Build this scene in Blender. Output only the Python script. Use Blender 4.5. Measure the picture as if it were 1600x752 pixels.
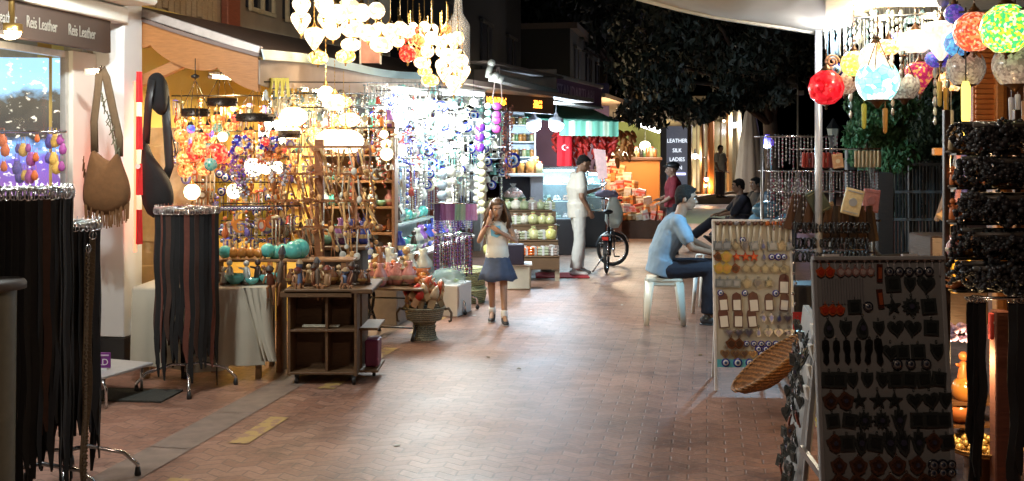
import bpy, bmesh, math, random
from math import sin, cos, pi, radians, sqrt
from mathutils import Vector, Matrix, Euler, noise
random.seed(7)
for o in list(bpy.data.objects): bpy.data.objects.remove(o)
scn = bpy.context.scene
COL = scn.collection
# ---------------- camera, world, exposure
CAMH = 1.7; F = 1600.0; HOR = 237.0
cam = bpy.data.cameras.new('camera'); cam_o = bpy.data.objects.new('camera', cam); COL.objects.link(cam_o)
cam_o.location = (0, 0, CAMH); cam_o.rotation_euler = (pi/2, 0, 0)
cam.sensor_width = 36; cam.lens = 36; cam.shift_y = -(376-HOR)/1600; cam.clip_start = .1; cam.clip_end = 500
scn.camera = cam_o
w = bpy.data.worlds.new('World'); scn.world = w; w.use_nodes = True
nt = w.node_tree; bg = nt.nodes['Background']
sky = nt.nodes.new('ShaderNodeTexSky'); sky.sky_type = 'NISHITA'; sky.sun_disc = False
sky.sun_elevation = radians(-6); sky.sun_rotation = radians(200)
nt.links.new(sky.outputs[0], bg.inputs[0]); bg.inputs[1].default_value = 0.05
scn.view_settings.view_transform = 'Standard'; scn.view_settings.look = 'None'
scn.view_settings.exposure = 0.25; scn.view_settings.gamma = 1.0
try:
    scn.cycles.use_denoising = True; scn.cycles.max_bounces = 6; scn.cycles.diffuse_bounces = 3
    scn.cycles.glossy_bounces = 3; scn.cycles.transmission_bounces = 4; scn.cycles.sample_clamp_indirect = 4
    scn.cycles.use_light_tree = True; scn.cycles.caustics_reflective = False; scn.cycles.caustics_refractive = False
except Exception: pass
GAIN = 1.0
def lamp(kind, loc, power, col, size=.3, sizey=None, rot=None, parent=None, name='light', spot=None):
    l = bpy.data.lights.new(name, kind); l.energy = power*GAIN; l.color = col
    if kind == 'AREA':
        l.size = size
        if sizey: l.shape = 'RECTANGLE'; l.size_y = sizey
    else: l.shadow_soft_size = size
    if kind == 'SPOT': l.spot_size = spot or radians(120); l.spot_blend = .6
    o = bpy.data.objects.new(name, l); COL.objects.link(o); o.location = loc
    if rot: o.rotation_euler = rot
    if parent: o.parent = parent
    return o
# ---------------- placing helpers (metres; street frame t = across, s = along)
SC, SN = .982, .187
def at(px, py, D): return Vector(((px-800)/F*D, D, CAMH-(py-HOR)/F*D))
def L(t, s, z=0): return Vector((t*SC+s*SN, -t*SN+s*SC, z))
def onT(px, t): return t/((px-800)/F*SC-SN)
def atT(px, py, t): return at(px, py, onT(px, t))
STREET = -math.atan2(SN, SC)      # z rotation that turns +Y into the street direction
def zof(py, D): return CAMH-(py-HOR)/F*D
R = random.random
def U(a, b): return a+(b-a)*R()
# ---------------- materials
MC = {}
def newmat(name):
    m = bpy.data.materials.new(name); m.use_nodes = True
    return m, m.node_tree, m.node_tree.nodes['Principled BSDF']
def M(col, rough=.6, metal=0, var=.25, scale=18, bump=.0, trans=0, alpha=1, emis=0, ecol=None, coat=0, stretch=None):
    key = (tuple(col), rough, metal, var, scale, bump, trans, alpha, emis, ecol, coat, stretch)
    if key in MC: return MC[key]
    m, t, p = newmat('surface'); n, l = t.nodes, t.links
    p.inputs['Roughness'].default_value = rough; p.inputs['Metallic'].default_value = metal
    if trans: p.inputs['Transmission Weight'].default_value = trans
    if coat: p.inputs['Coat Weight'].default_value = coat
    if alpha < 1: p.inputs['Alpha'].default_value = alpha
    tc = n.new('ShaderNodeTexCoord'); nz = n.new('ShaderNodeTexNoise'); nz.inputs['Scale'].default_value = scale
    nz.inputs['Detail'].default_value = 5
    src = tc.outputs['Object']
    if stretch:
        mp = n.new('ShaderNodeMapping'); mp.inputs['Scale'].default_value = stretch; l.new(src, mp.inputs[0]); src = mp.outputs[0]
    l.new(src, nz.inputs[0])
    mx = n.new('ShaderNodeMixRGB'); mx.inputs[1].default_value = (*[c*(1-var) for c in col], 1)
    mx.inputs[2].default_value = (*[min(1, c*(1+var)) for c in col], 1)
    l.new(nz.outputs[0], mx.inputs[0]); l.new(mx.outputs[0], p.inputs['Base Color'])
    if bump:
        b = n.new('ShaderNodeBump'); b.inputs['Strength'].default_value = bump; b.inputs['Distance'].default_value = .01
        l.new(nz.outputs[0], b.inputs['Height']); l.new(b.outputs[0], p.inputs['Normal'])
    if emis:
        p.inputs['Emission Color'].default_value = (*(ecol or col), 1); p.inputs['Emission Strength'].default_value = emis
    MC[key] = m; return m
def mosaic(cols, strength, scale=45, dark=.25):
    """lit mosaic glass: coloured cells with dark grout, lit from within"""
    m, t, p = newmat('mosaic_glass'); n, l = t.nodes, t.links
    tc = n.new('ShaderNodeTexCoord'); v = n.new('ShaderNodeTexVoronoi'); v.inputs['Scale'].default_value = scale
    e = n.new('ShaderNodeTexVoronoi'); e.feature = 'DISTANCE_TO_EDGE'; e.inputs['Scale'].default_value = scale
    l.new(tc.outputs['Object'], v.inputs[0]); l.new(tc.outputs['Object'], e.inputs[0])
    sp = n.new('ShaderNodeSeparateColor'); l.new(v.outputs['Color'], sp.inputs[0])
    r = n.new('ShaderNodeValToRGB'); r.color_ramp.interpolation = 'CONSTANT'
    el = r.color_ramp.elements
    while len(el) < len(cols): el.new(.5)
    for i, c in enumerate(cols): el[i].position = i/len(cols); el[i].color = (*c, 1)
    l.new(sp.outputs[0], r.inputs[0])
    st = n.new('ShaderNodeMapRange'); st.inputs[1].default_value = 0; st.inputs[2].default_value = .06
    st.inputs[3].default_value = dark*strength; st.inputs[4].default_value = strength
    l.new(e.outputs['Distance'], st.inputs[0]); l.new(r.outputs[0], p.inputs['Base Color'])
    l.new(r.outputs[0], p.inputs['Emission Color']); l.new(st.outputs[0], p.inputs['Emission Strength'])
    p.inputs['Roughness'].default_value = .2
    return m
def EM(col, s): return M(col, .5, 0, 0, emis=s, ecol=tuple(col))
def wood(col, rough=.5): return M(col, rough, 0, .35, 14, .2, stretch=(1, 1, 7))
BLACK = M((.015, .015, .016), .45); CHROME = M((.7, .7, .72), .18, 1, .05); BRASS = M((.55, .36, .12), .3, 1, .2)
DARKM = M((.05, .045, .04), .4, .8, .2); PEWTER = M((.2, .21, .22), .3, .9, .3); WHITE = M((.78, .78, .76), .5, 0, .05)
# ---------------- mesh builder
class MB:
    def __init__(s): s.v = []; s.f = []; s.mi = []; s.sm = []; s.m = 0; s.X = None
    def add(s, vs, fs, smooth=False):
        b = len(s.v)
        s.v += [tuple(s.X @ Vector(v)) if s.X else tuple(v) for v in vs]
        for f in fs: s.f.append([b+i for i in f]); s.mi.append(s.m); s.sm.append(smooth)
        return s
    def box(s, c, d, rot=None, ch=0):
        x, y, z = d[0]/2, d[1]/2, d[2]/2; c = Vector(c)
        m = rot.to_matrix() if isinstance(rot, Euler) else (rot or Matrix.Identity(3))
        ch = min(ch, x*.45, y*.45, z*.45)
        if ch <= 0:
            vs = [c+m@Vector((a*x, b*y, e*z)) for a in (-1, 1) for b in (-1, 1) for e in (-1, 1)]
            return s.add(vs, [(0, 1, 3, 2), (4, 6, 7, 5), (0, 4, 5, 1), (2, 3, 7, 6), (0, 2, 6, 4), (1, 5, 7, 3)])
        vs = []; idx = {}
        for a in (-1, 1):
            for b in (-1, 1):
                for e in (-1, 1):
                    for k, (i, j, q) in enumerate(((0, ch, ch), (ch, 0, ch), (ch, ch, 0))):
                        idx[(a, b, e, k)] = len(vs); vs.append(c+m@Vector((a*(x-i), b*(y-j), e*(z-q))))
        fs = []
        for a in (-1, 1):
            q = [idx[(a, -1, -1, 0)], idx[(a, 1, -1, 0)], idx[(a, 1, 1, 0)], idx[(a, -1, 1, 0)]]; fs.append(q if a > 0 else q[::-1])
            q = [idx[(-1, a, -1, 1)], idx[(-1, a, 1, 1)], idx[(1, a, 1, 1)], idx[(1, a, -1, 1)]]; fs.append(q if a > 0 else q[::-1])
            q = [idx[(-1, -1, a, 2)], idx[(1, -1, a, 2)], idx[(1, 1, a, 2)], idx[(-1, 1, a, 2)]]; fs.append(q if a > 0 else q[::-1])
        for a in (-1, 1):
            for b in (-1, 1):
                fs.append([idx[(a, b, -1, 0)], idx[(a, b, 1, 0)], idx[(a, b, 1, 1)], idx[(a, b, -1, 1)]])
                fs.append([idx[(a, -1, b, 0)], idx[(a, 1, b, 0)], idx[(a, 1, b, 2)], idx[(a, -1, b, 2)]])
                fs.append([idx[(-1, a, b, 1)], idx[(1, a, b, 1)], idx[(1, a, b, 2)], idx[(-1, a, b, 2)]])
                for e in (-1, 1): fs.append([idx[(a, b, e, 0)], idx[(a, b, e, 1)], idx[(a, b, e, 2)]])
        return s.add(vs, fs)
    def beam(s, p, q, w, h, ch=0):
        p, q = Vector(p), Vector(q); d = q-p
        m = d.to_track_quat('Y', 'Z').to_matrix()
        return s.box((p+q)/2, (w, d.length, h), m, ch)
    def tube(s, pts, r, n=8, cap=True, flat=None, side=None, smooth=True):
        pts = [Vector(p) for p in pts]; N = len(pts)
        rr = r if isinstance(r, (list, tuple)) else [r]*N
        vs = []; up = None
        for i, p in enumerate(pts):
            d = (pts[min(i+1, N-1)]-pts[max(i-1, 0)])
            d = d.normalized() if d.length > 1e-9 else Vector((0, 0, 1))
            if side is not None: a = (Vector(side)-d*d.dot(Vector(side))).normalized()
            elif up is None: a = d.orthogonal().normalized()
            else:
                a = up-d*d.dot(up); a = a.normalized() if a.length > 1e-6 else d.orthogonal().normalized()
            up = a; b = d.cross(a)
            ra, rb = rr[i] if isinstance(rr[i], (list, tuple)) else (rr[i], rr[i]*(flat or 1))
            for k in range(n):
                t = 2*pi*k/n; vs.append(p+a*cos(t)*ra+b*sin(t)*rb)
        fs = [(i*n+k, i*n+(k+1) % n, (i+1)*n+(k+1) % n, (i+1)*n+k) for i in range(N-1) for k in range(n)]
        if cap: fs += [tuple(range(n))[::-1], tuple((N-1)*n+k for k in range(n))]
        return s.add(vs, fs, smooth)
    def limb(s, p, q, r1, r2, n=12):
        p, q = Vector(p), Vector(q); d = (q-p); l = d.length or 1e-4; d = d/l
        pts = [p-d*r1*.95, p-d*r1*.7, p, q, q+d*r2*.7, q+d*r2*.95]
        return s.tube(pts, [r1*.3, r1*.72, r1, r2, r2*.72, r2*.3], n)
    def lathe(s, prof, n=12, c=(0, 0, 0), smooth=True, X=None, sq=1, cap=False):
        c = Vector(c); vs = []
        for r, z in prof:
            for k in range(n):
                t = 2*pi*k/n; p = Vector((r*cos(t), r*sin(t)*sq, z))
                vs.append(c+(X@p if X else p))
        N = len(prof)
        fs = [(i*n+k, i*n+(k+1) % n, (i+1)*n+(k+1) % n, (i+1)*n+k) for i in range(N-1) for k in range(n)]
        if cap: fs += [tuple(range(n))[::-1], tuple((N-1)*n+k for k in range(n))]
        return s.add(vs, fs, smooth)
    def ball(s, c, r, nu=12, nv=8, X=None):
        if not isinstance(r, (tuple, list)): r = (r, r, r)
        c = Vector(c); vs = []
        for i in range(nv+1):
            a = pi*(i+.02)/(nv+.04)
            for k in range(nu):
                t = 2*pi*k/nu; p = Vector((r[0]*sin(a)*cos(t), r[1]*sin(a)*sin(t), -r[2]*cos(a))); vs.append(c+(X@p if X else p))
        fs = [(i*nu+k, i*nu+(k+1) % nu, (i+1)*nu+(k+1) % nu, (i+1)*nu+k) for i in range(nv) for k in range(nu)]
        fs += [tuple(range(nu))[::-1], tuple(nv*nu+k for k in range(nu))]
        return s.add(vs, fs, True)
    def plate(s, out, th=.004, c=(0, 0, 0), X=None, y0=0):
        """outline in XZ, thickness along -Y (front faces -Y)"""
        c = Vector(c); n = len(out)
        vs = [c+(X@Vector((x, y0, z)) if X else Vector((x, y0, z))) for x, z in out]
        vs += [c+(X@Vector((x, y0-th, z)) if X else Vector((x, y0-th, z))) for x, z in out]
        fs = [tuple(range(n))[::-1], tuple(n+i for i in range(n))]+[(i, (i+1) % n, n+(i+1) % n, n+i) for i in range(n)]
        return s.add(vs, fs)
    def sheet(s, grid, smooth=True):
        nu, nv = len(grid), len(grid[0]); vs = [p for r in grid for p in r]
        return s.add(vs, [(i*nv+j, i*nv+j+1, (i+1)*nv+j+1, (i+1)*nv+j) for i in range(nu-1) for j in range(nv-1)], smooth)
    def slab(s, grid, th, smooth=True):
        """sheet with thickness downwards"""
        nu, nv = len(grid), len(grid[0]); s.sheet(grid, smooth)
        off = th if isinstance(th, Vector) else Vector((0, 0, -th))
        g2 = [[Vector(p)+off for p in r] for r in grid]; s.sheet([r[::-1] for r in g2], smooth)
        ed = [(grid[0], g2[0]), (grid[-1], g2[-1]), ([r[0] for r in grid], [r[0] for r in g2]), ([r[-1] for r in grid], [r[-1] for r in g2])]
        for a, b in ed: s.sheet([list(a), list(b)], False)
        return s
    def mesh(s, mats):
        me = bpy.data.meshes.new('mesh'); me.from_pydata(s.v, [], s.f)
        for m in (mats if isinstance(mats, (list, tuple)) else [mats]): me.materials.append(m)
        me.polygons.foreach_set('material_index', s.mi); me.polygons.foreach_set('use_smooth', s.sm)
        me.update(); return me
# ---------------- objects
def tag(o, label=None, cat=None, group=None, kind=None):
    if label: o['label'] = label
    if cat: o['category'] = cat
    if group: o['group'] = group
    if kind: o['kind'] = kind
    return o
def mat4(loc=(0, 0, 0), rot=None, sc=1):
    return Matrix.LocRotScale(Vector(loc), rot if rot is not None else Euler((0, 0, 0)), Vector((sc, sc, sc)) if not isinstance(sc, (tuple, list)) else Vector(sc))
def LM(o): return Matrix.LocRotScale(o.location, o.rotation_euler, o.scale)
def ob(name, me, parent=None, mx=None):
    o = bpy.data.objects.new(name, me); COL.objects.link(o)
    if parent: o.parent = parent
    if mx is not None: o.matrix_local = mx
    return o
def obj(name, mb, mats, parent=None, label=None, cat=None, group=None, kind=None, mx=None, bevel=0):
    o = ob(name, mb.mesh(mats), parent, mx); tag(o, label, cat, group, kind)
    if bevel:
        b = o.modifiers.new('b', 'BEVEL'); b.width = bevel; b.segments = 2; b.limit_method = 'ANGLE'
    return o
def thing(name, label, cat, loc=(0, 0, 0), rz=0, group=None, rot=None):
    o = bpy.data.objects.new(name, None); COL.objects.link(o); o.empty_display_size = .1
    o.matrix_local = mat4(loc, rot or Euler((0, 0, rz))); return tag(o, label, cat, group)
def struct(name, mb, mats): return obj(name, mb, mats, kind='structure')
class Proto:
    """shared meshes of one kind of thing: kids = [(name, mesh, [(name, mesh)...])]; body mesh or None"""
    def __init__(s, name, cat, body=None, kids=()): s.name, s.cat, s.body, s.kids = name, cat, body, kids
def stamp(p, mx, label, group=None):
    o = ob(p.name, p.body, None, mx); tag(o, label, p.cat, group)
    for k in p.kids:
        c = ob(k[0], k[1], o)
        for g in (k[2] if len(k) > 2 else ()): ob(g[0], g[1], c)
    return o
ORD = 'first second third fourth fifth sixth seventh eighth ninth tenth eleventh twelfth thirteenth fourteenth fifteenth sixteenth seventeenth eighteenth nineteenth twentieth'.split()
def nth(i):
    if i < 20: return ORD[i]
    n = i+1
    if n % 10 == 0: return {30: 'thirtieth', 40: 'fortieth', 50: 'fiftieth'}[n]
    return {2: 'twenty', 3: 'thirty', 4: 'forty'}[n//10]+'-'+ORD[n % 10-1]
def text(body, size, mx, mat, parent, ext=.002, align='LEFT', name='lettering', sx=1):
    c = bpy.data.curves.new('lettering', 'FONT'); c.body = body; c.size = size; c.extrude = ext; c.align_x = align
    c.materials.append(mat); c.resolution_u = 3
    o = bpy.data.objects.new('tmp', c); COL.objects.link(o)
    dg = bpy.context.evaluated_depsgraph_get(); dg.update(); me = bpy.data.meshes.new_from_object(o.evaluated_get(dg)); bpy.data.objects.remove(o)
    me.transform(Matrix.Scale(sx, 4, (1, 0, 0))); return ob(name, me, parent, mx)
# ---------------- small outlines (XZ)
def circ(r, n=14, cx=0, cz=0, sx=1, sz=1): return [(cx+r*sx*cos(2*pi*i/n), cz+r*sz*sin(2*pi*i/n)) for i in range(n)]
def heart(r): return [(r*.95*sin(t)**3*1.05, r*(13*cos(t)-5*cos(2*t)-2*cos(3*t)-cos(4*t))/15) for t in [2*pi*i/20 for i in range(20)]]
def star(r, k=5, q=.42): return [((r if i % 2 == 0 else r*q)*sin(pi*i/k), (r if i % 2 == 0 else r*q)*cos(pi*i/k)) for i in range(2*k)]
def shield(r): return [(-.8*r, r), (0, .86*r), (.8*r, r), (.85*r, .1*r), (.5*r, -.6*r), (0, -1.1*r), (-.5*r, -.6*r), (-.85*r, .1*r)]
def drop(r): return [(r*.75*sin(t)*sin(t/2), r*cos(t)) for t in [2*pi*i/18 for i in range(18)]]
def hamsa(r):
    o = [(-.75, .1), (-.95, .55), (-.7, .5), (-.52, .25), (-.5, .95), (-.28, 1.0), (-.22, .4), (-.13, 1.2), (.13, 1.2), (.22, .4), (.28, 1.0), (.5, .95), (.52, .25), (.7, .5), (.95, .55), (.75, .1), (.5, -.7), (0, -1.2), (-.5, -.7)]
    return [(x*r*.85, z*r) for x, z in o]
def foot(r): return [(-.28*r, r), (0, 1.15*r), (.28*r, r), (.34*r, .3*r), (.2*r, -.2*r), (.26*r, -.8*r), (0, -1.1*r), (-.26*r, -.8*r), (-.2*r, -.2*r), (-.34*r, .3*r)]
def sq(r, q=1): return [(-r*q, -r), (r*q, -r), (r*q, r), (-r*q, r)]
def cres(r): return [(r*cos(t), r*sin(t)) for t in [radians(50+260*i/12) for i in range(13)]]+[(.3*r+.78*r*cos(t), .78*r*sin(t)) for t in [radians(295-230*i/10) for i in range(11)]]
def turtle(r): return [(0, 1.25*r), (.22*r, .8*r), (.8*r, .85*r), (.95*r, .55*r), (.62*r, .35*r), (.68*r, -.25*r), (.95*r, -.7*r), (.6*r, -.75*r), (.35*r, -.6*r), (0, -.95*r), (-.35*r, -.6*r), (-.6*r, -.75*r), (-.95*r, -.7*r), (-.68*r, -.25*r), (-.62*r, .35*r), (-.95*r, .55*r), (-.8*r, .85*r), (-.22*r, .8*r)]
def chaikin(p, n=2):
    for _ in range(n): p = [q for i in range(len(p)) for q in ((p[i][0]*.75+p[(i+1) % len(p)][0]*.25, p[i][1]*.75+p[(i+1) % len(p)][1]*.25), (p[i][0]*.25+p[(i+1) % len(p)][0]*.75, p[i][1]*.25+p[(i+1) % len(p)][1]*.75))]
    return p
def inset(o, k): return [(x*k, z*k) for x, z in o]
# ================= GROUND, SKY, SETTING
def brick_ground():
    m, t, p = newmat('brick_paving'); n, l = t.nodes, t.links
    tc = n.new('ShaderNodeTexCoord'); mp = n.new('ShaderNodeMapping'); mp.inputs['Rotation'].default_value = (0, 0, -STREET)
    l.new(tc.outputs['Object'], mp.inputs[0])
    sp = n.new('ShaderNodeSeparateXYZ'); l.new(mp.outputs[0], sp.inputs[0])
    pp = n.new('ShaderNodeMath'); pp.operation = 'PINGPONG'; pp.inputs[1].default_value = .1; l.new(sp.outputs[0], pp.inputs[0])
    ml = n.new('ShaderNodeMath'); ml.operation = 'MULTIPLY'; ml.inputs[1].default_value = .55; l.new(pp.outputs[0], ml.inputs[0])
    ad = n.new('ShaderNodeMath'); l.new(sp.outputs[1], ad.inputs[0]); l.new(ml.outputs[0], ad.inputs[1])
    cb = n.new('ShaderNodeCombineXYZ'); l.new(sp.outputs[0], cb.inputs[0]); l.new(ad.outputs[0], cb.inputs[1])
    br = n.new('ShaderNodeTexBrick'); br.inputs['Scale'].default_value = 1; br.inputs['Brick Width'].default_value = .2
    br.inputs['Row Height'].default_value = .085; br.inputs['Mortar Size'].default_value = .006; br.inputs['Mortar Smooth'].default_value = .3
    br.inputs['Color1'].default_value = (.25, .125, .085, 1); br.inputs['Color2'].default_value = (.35, .195, .14, 1); br.inputs['Mortar'].default_value = (.20, .12, .09, 1)
    l.new(cb.outputs[0], br.inputs[0])
    nz = n.new('ShaderNodeTexNoise'); nz.inputs['Scale'].default_value = .9; nz.inputs['Detail'].default_value = 6; l.new(mp.outputs[0], nz.inputs[0])
    rp = n.new('ShaderNodeValToRGB'); rp.color_ramp.elements[0].position = .3; rp.color_ramp.elements[0].color = (.6, .62, .64, 1)
    rp.color_ramp.elements[1].position = .7; rp.color_ramp.elements[1].color = (1.12, 1.08, 1.05, 1); l.new(nz.outputs[0], rp.inputs[0])
    mx = n.new('ShaderNodeMixRGB'); mx.blend_type = 'MULTIPLY'; mx.inputs[0].default_value = .8; l.new(br.outputs[0], mx.inputs[1]); l.new(rp.outputs[0], mx.inputs[2])
    n2 = n.new('ShaderNodeTexNoise'); n2.inputs['Scale'].default_value = 35; n2.inputs['Detail'].default_value = 4; l.new(mp.outputs[0], n2.inputs[0])
    m2 = n.new('ShaderNodeMixRGB'); m2.blend_type = 'OVERLAY'; m2.inputs[0].default_value = .35; l.new(mx.outputs[0], m2.inputs[1]); l.new(n2.outputs[0], m2.inputs[2])
    v = n.new('ShaderNodeTexNoise'); v.inputs['Scale'].default_value = 3.2; v.inputs['Detail'].default_value = 9; v.inputs['Roughness'].default_value = .75; l.new(mp.outputs[0], v.inputs[0])
    vr = n.new('ShaderNodeValToRGB'); vr.color_ramp.elements[0].position = .36; vr.color_ramp.elements[0].color = (.5, .48, .46, 1); vr.color_ramp.elements[1].position = .5; vr.color_ramp.elements[1].color = (1, 1, 1, 1); l.new(v.outputs[0], vr.inputs[0])
    g_ = n.new('ShaderNodeTexVoronoi'); g_.inputs['Scale'].default_value = 2.6; l.new(mp.outputs[0], g_.inputs[0])
    gr = n.new('ShaderNodeValToRGB'); gr.color_ramp.elements[0].position = .045; gr.color_ramp.elements[0].color = (.5, .5, .5, 1); gr.color_ramp.elements[1].position = .06; gr.color_ramp.elements[1].color = (1, 1, 1, 1); l.new(g_.outputs['Distance'], gr.inputs[0])
    m3 = n.new('ShaderNodeMixRGB'); m3.blend_type = 'MULTIPLY'; m3.inputs[0].default_value = .8; l.new(m2.outputs[0], m3.inputs[1]); l.new(vr.outputs[0], m3.inputs[2])
    m4 = n.new('ShaderNodeMixRGB'); m4.blend_type = 'MULTIPLY'; m4.inputs[0].default_value = .6; l.new(m3.outputs[0], m4.inputs[1]); l.new(gr.outputs[0], m4.inputs[2])
    l.new(m4.outputs[0], p.inputs['Base Color'])
    rr = n.new('ShaderNodeMapRange'); rr.inputs[3].default_value = .34; rr.inputs[4].default_value = .62; l.new(nz.outputs[0], rr.inputs[0]); l.new(rr.outputs[0], p.inputs['Roughness'])
    b = n.new('ShaderNodeBump'); b.invert = True; b.inputs['Distance'].default_value = .004; b.inputs['Strength'].default_value = .6
    l.new(br.outputs['Fac'], b.inputs['Height']); l.new(b.outputs[0], p.inputs['Normal'])
    return m
GM = brick_ground()
m = MB(); m.add([(-150, -20, 0), (150, -20, 0), (150, 260, 0), (-150, 260, 0)], [(0, 1, 2, 3)]); struct('street', m, GM)
# drain strip of grey stone slabs and worn yellow paint marks along it
m = MB()
tS = -3.02
for i in range(34):
    s0 = -1+i*.8; a, b_, c, d = L(tS-.13, s0), L(tS+.13, s0), L(tS+.13, s0+.79), L(tS-.13, s0+.79)
    m.add([(v.x, v.y, .004) for v in (a, b_, c, d)], [(0, 1, 2, 3)])
struct('drain_strip', m, M((.20, .145, .115), .75, 0, .45, 9, .3))
def yellow_paint():
    m, t, p = newmat('worn_paint'); n, l = t.nodes, t.links
    nz = n.new('ShaderNodeTexNoise'); nz.inputs['Scale'].default_value = 14; nz.inputs['Detail'].default_value = 8
    tc = n.new('ShaderNodeTexCoord'); l.new(tc.outputs['Object'], nz.inputs[0])
    rp = n.new('ShaderNodeValToRGB'); rp.color_ramp.elements[0].position = .44; rp.color_ramp.elements[0].color = (.3, .17, .12, 1)
    rp.color_ramp.elements[1].position = .5; rp.color_ramp.elements[1].color = (.42, .28, .1, 1); l.new(nz.outputs[0], rp.inputs[0]); l.new(rp.outputs[0], p.inputs['Base Color'])
    return m
m = MB()
for s0, s1 in ((4.2, 4.9), (5.55, 6.15), (6.95, 7.4), (8.0, 8.5), (9.2, 9.7), (10.0, 10.8), (11.3, 11.9)):
    vs = [L(-2.74, s0), L(-2.62, s0), L(-2.62, s1), L(-2.74, s1)]
    m.add([(v.x, v.y, .005) for v in vs], [(0, 1, 2, 3)])
struct('yellow_road_markings', m, yellow_paint())
m = MB(); m.X = Matrix.Rotation(STREET, 4, 'Z') @ Matrix.Translation((0, 0, 0)); m.add([(-.6, 24.5, .006), (2.1, 24.5, .006), (2.1, 31, .006), (-.6, 31, .006)], [(0, 1, 2, 3)])
struct('green_paving_patch', m, M((.10, .16, .07), .7, 0, .4, 6))

# ================= LEATHER SHOP (left, nearest)
FT = -4.4
RZ = STREET
def frame(t, s, z=0): return Matrix.Translation(L(t, s, z)) @ Matrix.Rotation(RZ, 4, 'Z')     # local x = across, y = along street
CREAM = M((.78, .75, .66), .6, 0, .06, 5); COOLW = M((.78, .8, .8), .6, 0, .05, 5)
sh = thing('leather_shop', 'white fronted leather shop with glazed display front and brown name board', 'shop', L(FT, 0), RZ)
m = MB(); m.box((-2.6, 4, 1.4), (.12, 9, 2.8)); m.box((-1.3, -1, 1.4), (2.7, .12, 2.8)); obj('wall', m, CREAM, sh)
m = MB(); m.box((-1.4, 7.2, 1.4), (2.3, .1, 2.8)); obj('side_wall', m, M((.5, .35, .2), .6), sh)
m = MB(); m.box((-1.45, 3.6, 2.86), (2.5, 7.6, .1)); obj('ceiling_panel', m, wood((.4, .2, .08)), sh)
m = MB(); m.box((-.17, 7.28, 1.9), (.36, .26, 3.25), ch=.006); obj('pillar', m, COOLW, sh)
m = MB(); m.box((-.17, 7.28, .135), (.37, .27, .27), ch=.004); obj('plinth', m, M((.02, .02, .022), .25), sh)
m = MB(); m.box((-.25, 7.0, 1.23), (.06, .3, 2.44), ch=.004); m.box((-.3, 3.5, .2), (.06, 6.6, .4)); obj('door_panel', m, CREAM, sh)
m = MB(); m.box((-.02, 3.6, 2.74), (.14, 7.1, .12), ch=.01); m.box((.05, 3.6, 2.95), (.5, 7.1, .28), ch=.02); obj('fascia', m, M((.75, .76, .7), .5, 0, .05), sh)
m = MB(); m.box((-.03, 3.5, 2.56), (.05, 7.0, .24), ch=.004)
sg = obj('sign_board', m, M((.05, .03, .022), .6, 0, .3, 3), sh)
for k, y in enumerate((4.72, 5.16, 5.6, 6.02, 6.47)):
    text('Reis Leather', .115, Matrix.Translation((.0, y, 2.52)) @ Euler((pi/2, 0, pi/2)).to_matrix().to_4x4(), M((.26, .24, .2), .6), sg, sx=.56)
GLASS = M((.3, .33, .35), .04, 0, 0, trans=0, alpha=.06)
m = MB(); m.box((-.28, 4.8, 1.42), (.01, 4.1, 2.0)); wp = obj('window_pane', m, GLASS, sh)
m = MB()
for y in (2.75, 6.84): m.box((-.28, y, 1.42), (.05, .05, 2.05), ch=.004)
for z in (.4, 2.42): m.box((-.28, 4.8, z), (.05, 4.1, .05), ch=.004)
obj('window_frame', m, M((.6, .6, .58), .3, .5), sh)
# light box picture inside: blue sky over a dark town
def poster_mat():
    m, t, p = newmat('light_box'); n, l = t.nodes, t.links
    tc = n.new('ShaderNodeTexCoord'); sp = n.new('ShaderNodeSeparateXYZ'); l.new(tc.outputs['Generated'], sp.inputs[0])
    nz = n.new('ShaderNodeTexNoise'); nz.inputs['Scale'].default_value = 11; nz.inputs['Detail'].default_value = 9; l.new(tc.outputs['Generated'], nz.inputs[0])
    ad = n.new('ShaderNodeMath'); ad.operation = 'MULTIPLY_ADD'; ad.inputs[1].default_value = .28; l.new(nz.outputs[0], ad.inputs[0]); l.new(sp.outputs[2], ad.inputs[2])
    rp = n.new('ShaderNodeValToRGB'); e = rp.color_ramp.elements
    for _ in range(4): e.new(.5)
    for i, (q, c) in enumerate(((0, (.25, .07, .18)), (.44, (.12, .08, .4)), (.52, (.15, .35, .8)), (.60, (.025, .02, .018)), (.86, (.07, .06, .04)), (.93, (.3, .6, .9)))):
        e[i].position = q; e[i].color = (*c, 1)
    l.new(ad.outputs[0], rp.inputs[0])
    v = n.new('ShaderNodeTexNoise'); v.inputs['Scale'].default_value = 26; l.new(tc.outputs['Generated'], v.inputs[0])
    th = n.new('ShaderNodeMapRange'); th.inputs[1].default_value = .60; th.inputs[2].default_value = .68; l.new(v.outputs[0], th.inputs[0])
    mx = n.new('ShaderNodeMixRGB'); mx.inputs[2].default_value = (.9, .85, .7, 1); l.new(th.outputs[0], mx.inputs[0]); l.new(rp.outputs[0], mx.inputs[1])
    l.new(mx.outputs[0], p.inputs['Base Color']); l.new(mx.outputs[0], p.inputs['Emission Color']); p.inputs['Emission Strength'].default_value = 1.3
    return m
m = MB(); m.box((0, 0, -.06), (1.6, .05, 1.12), ch=.004)
obj('light_box', m, poster_mat(), label='backlit picture of a blue sky over a dark town inside the leather shop', cat='light box', mx=mat4(at(-30, 193, 7.75), Euler((0, 0, radians(8)))))
m = MB(); m.box((-1.9, 5.7, 2.55), (.18, 1.0, .05)); 
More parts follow.
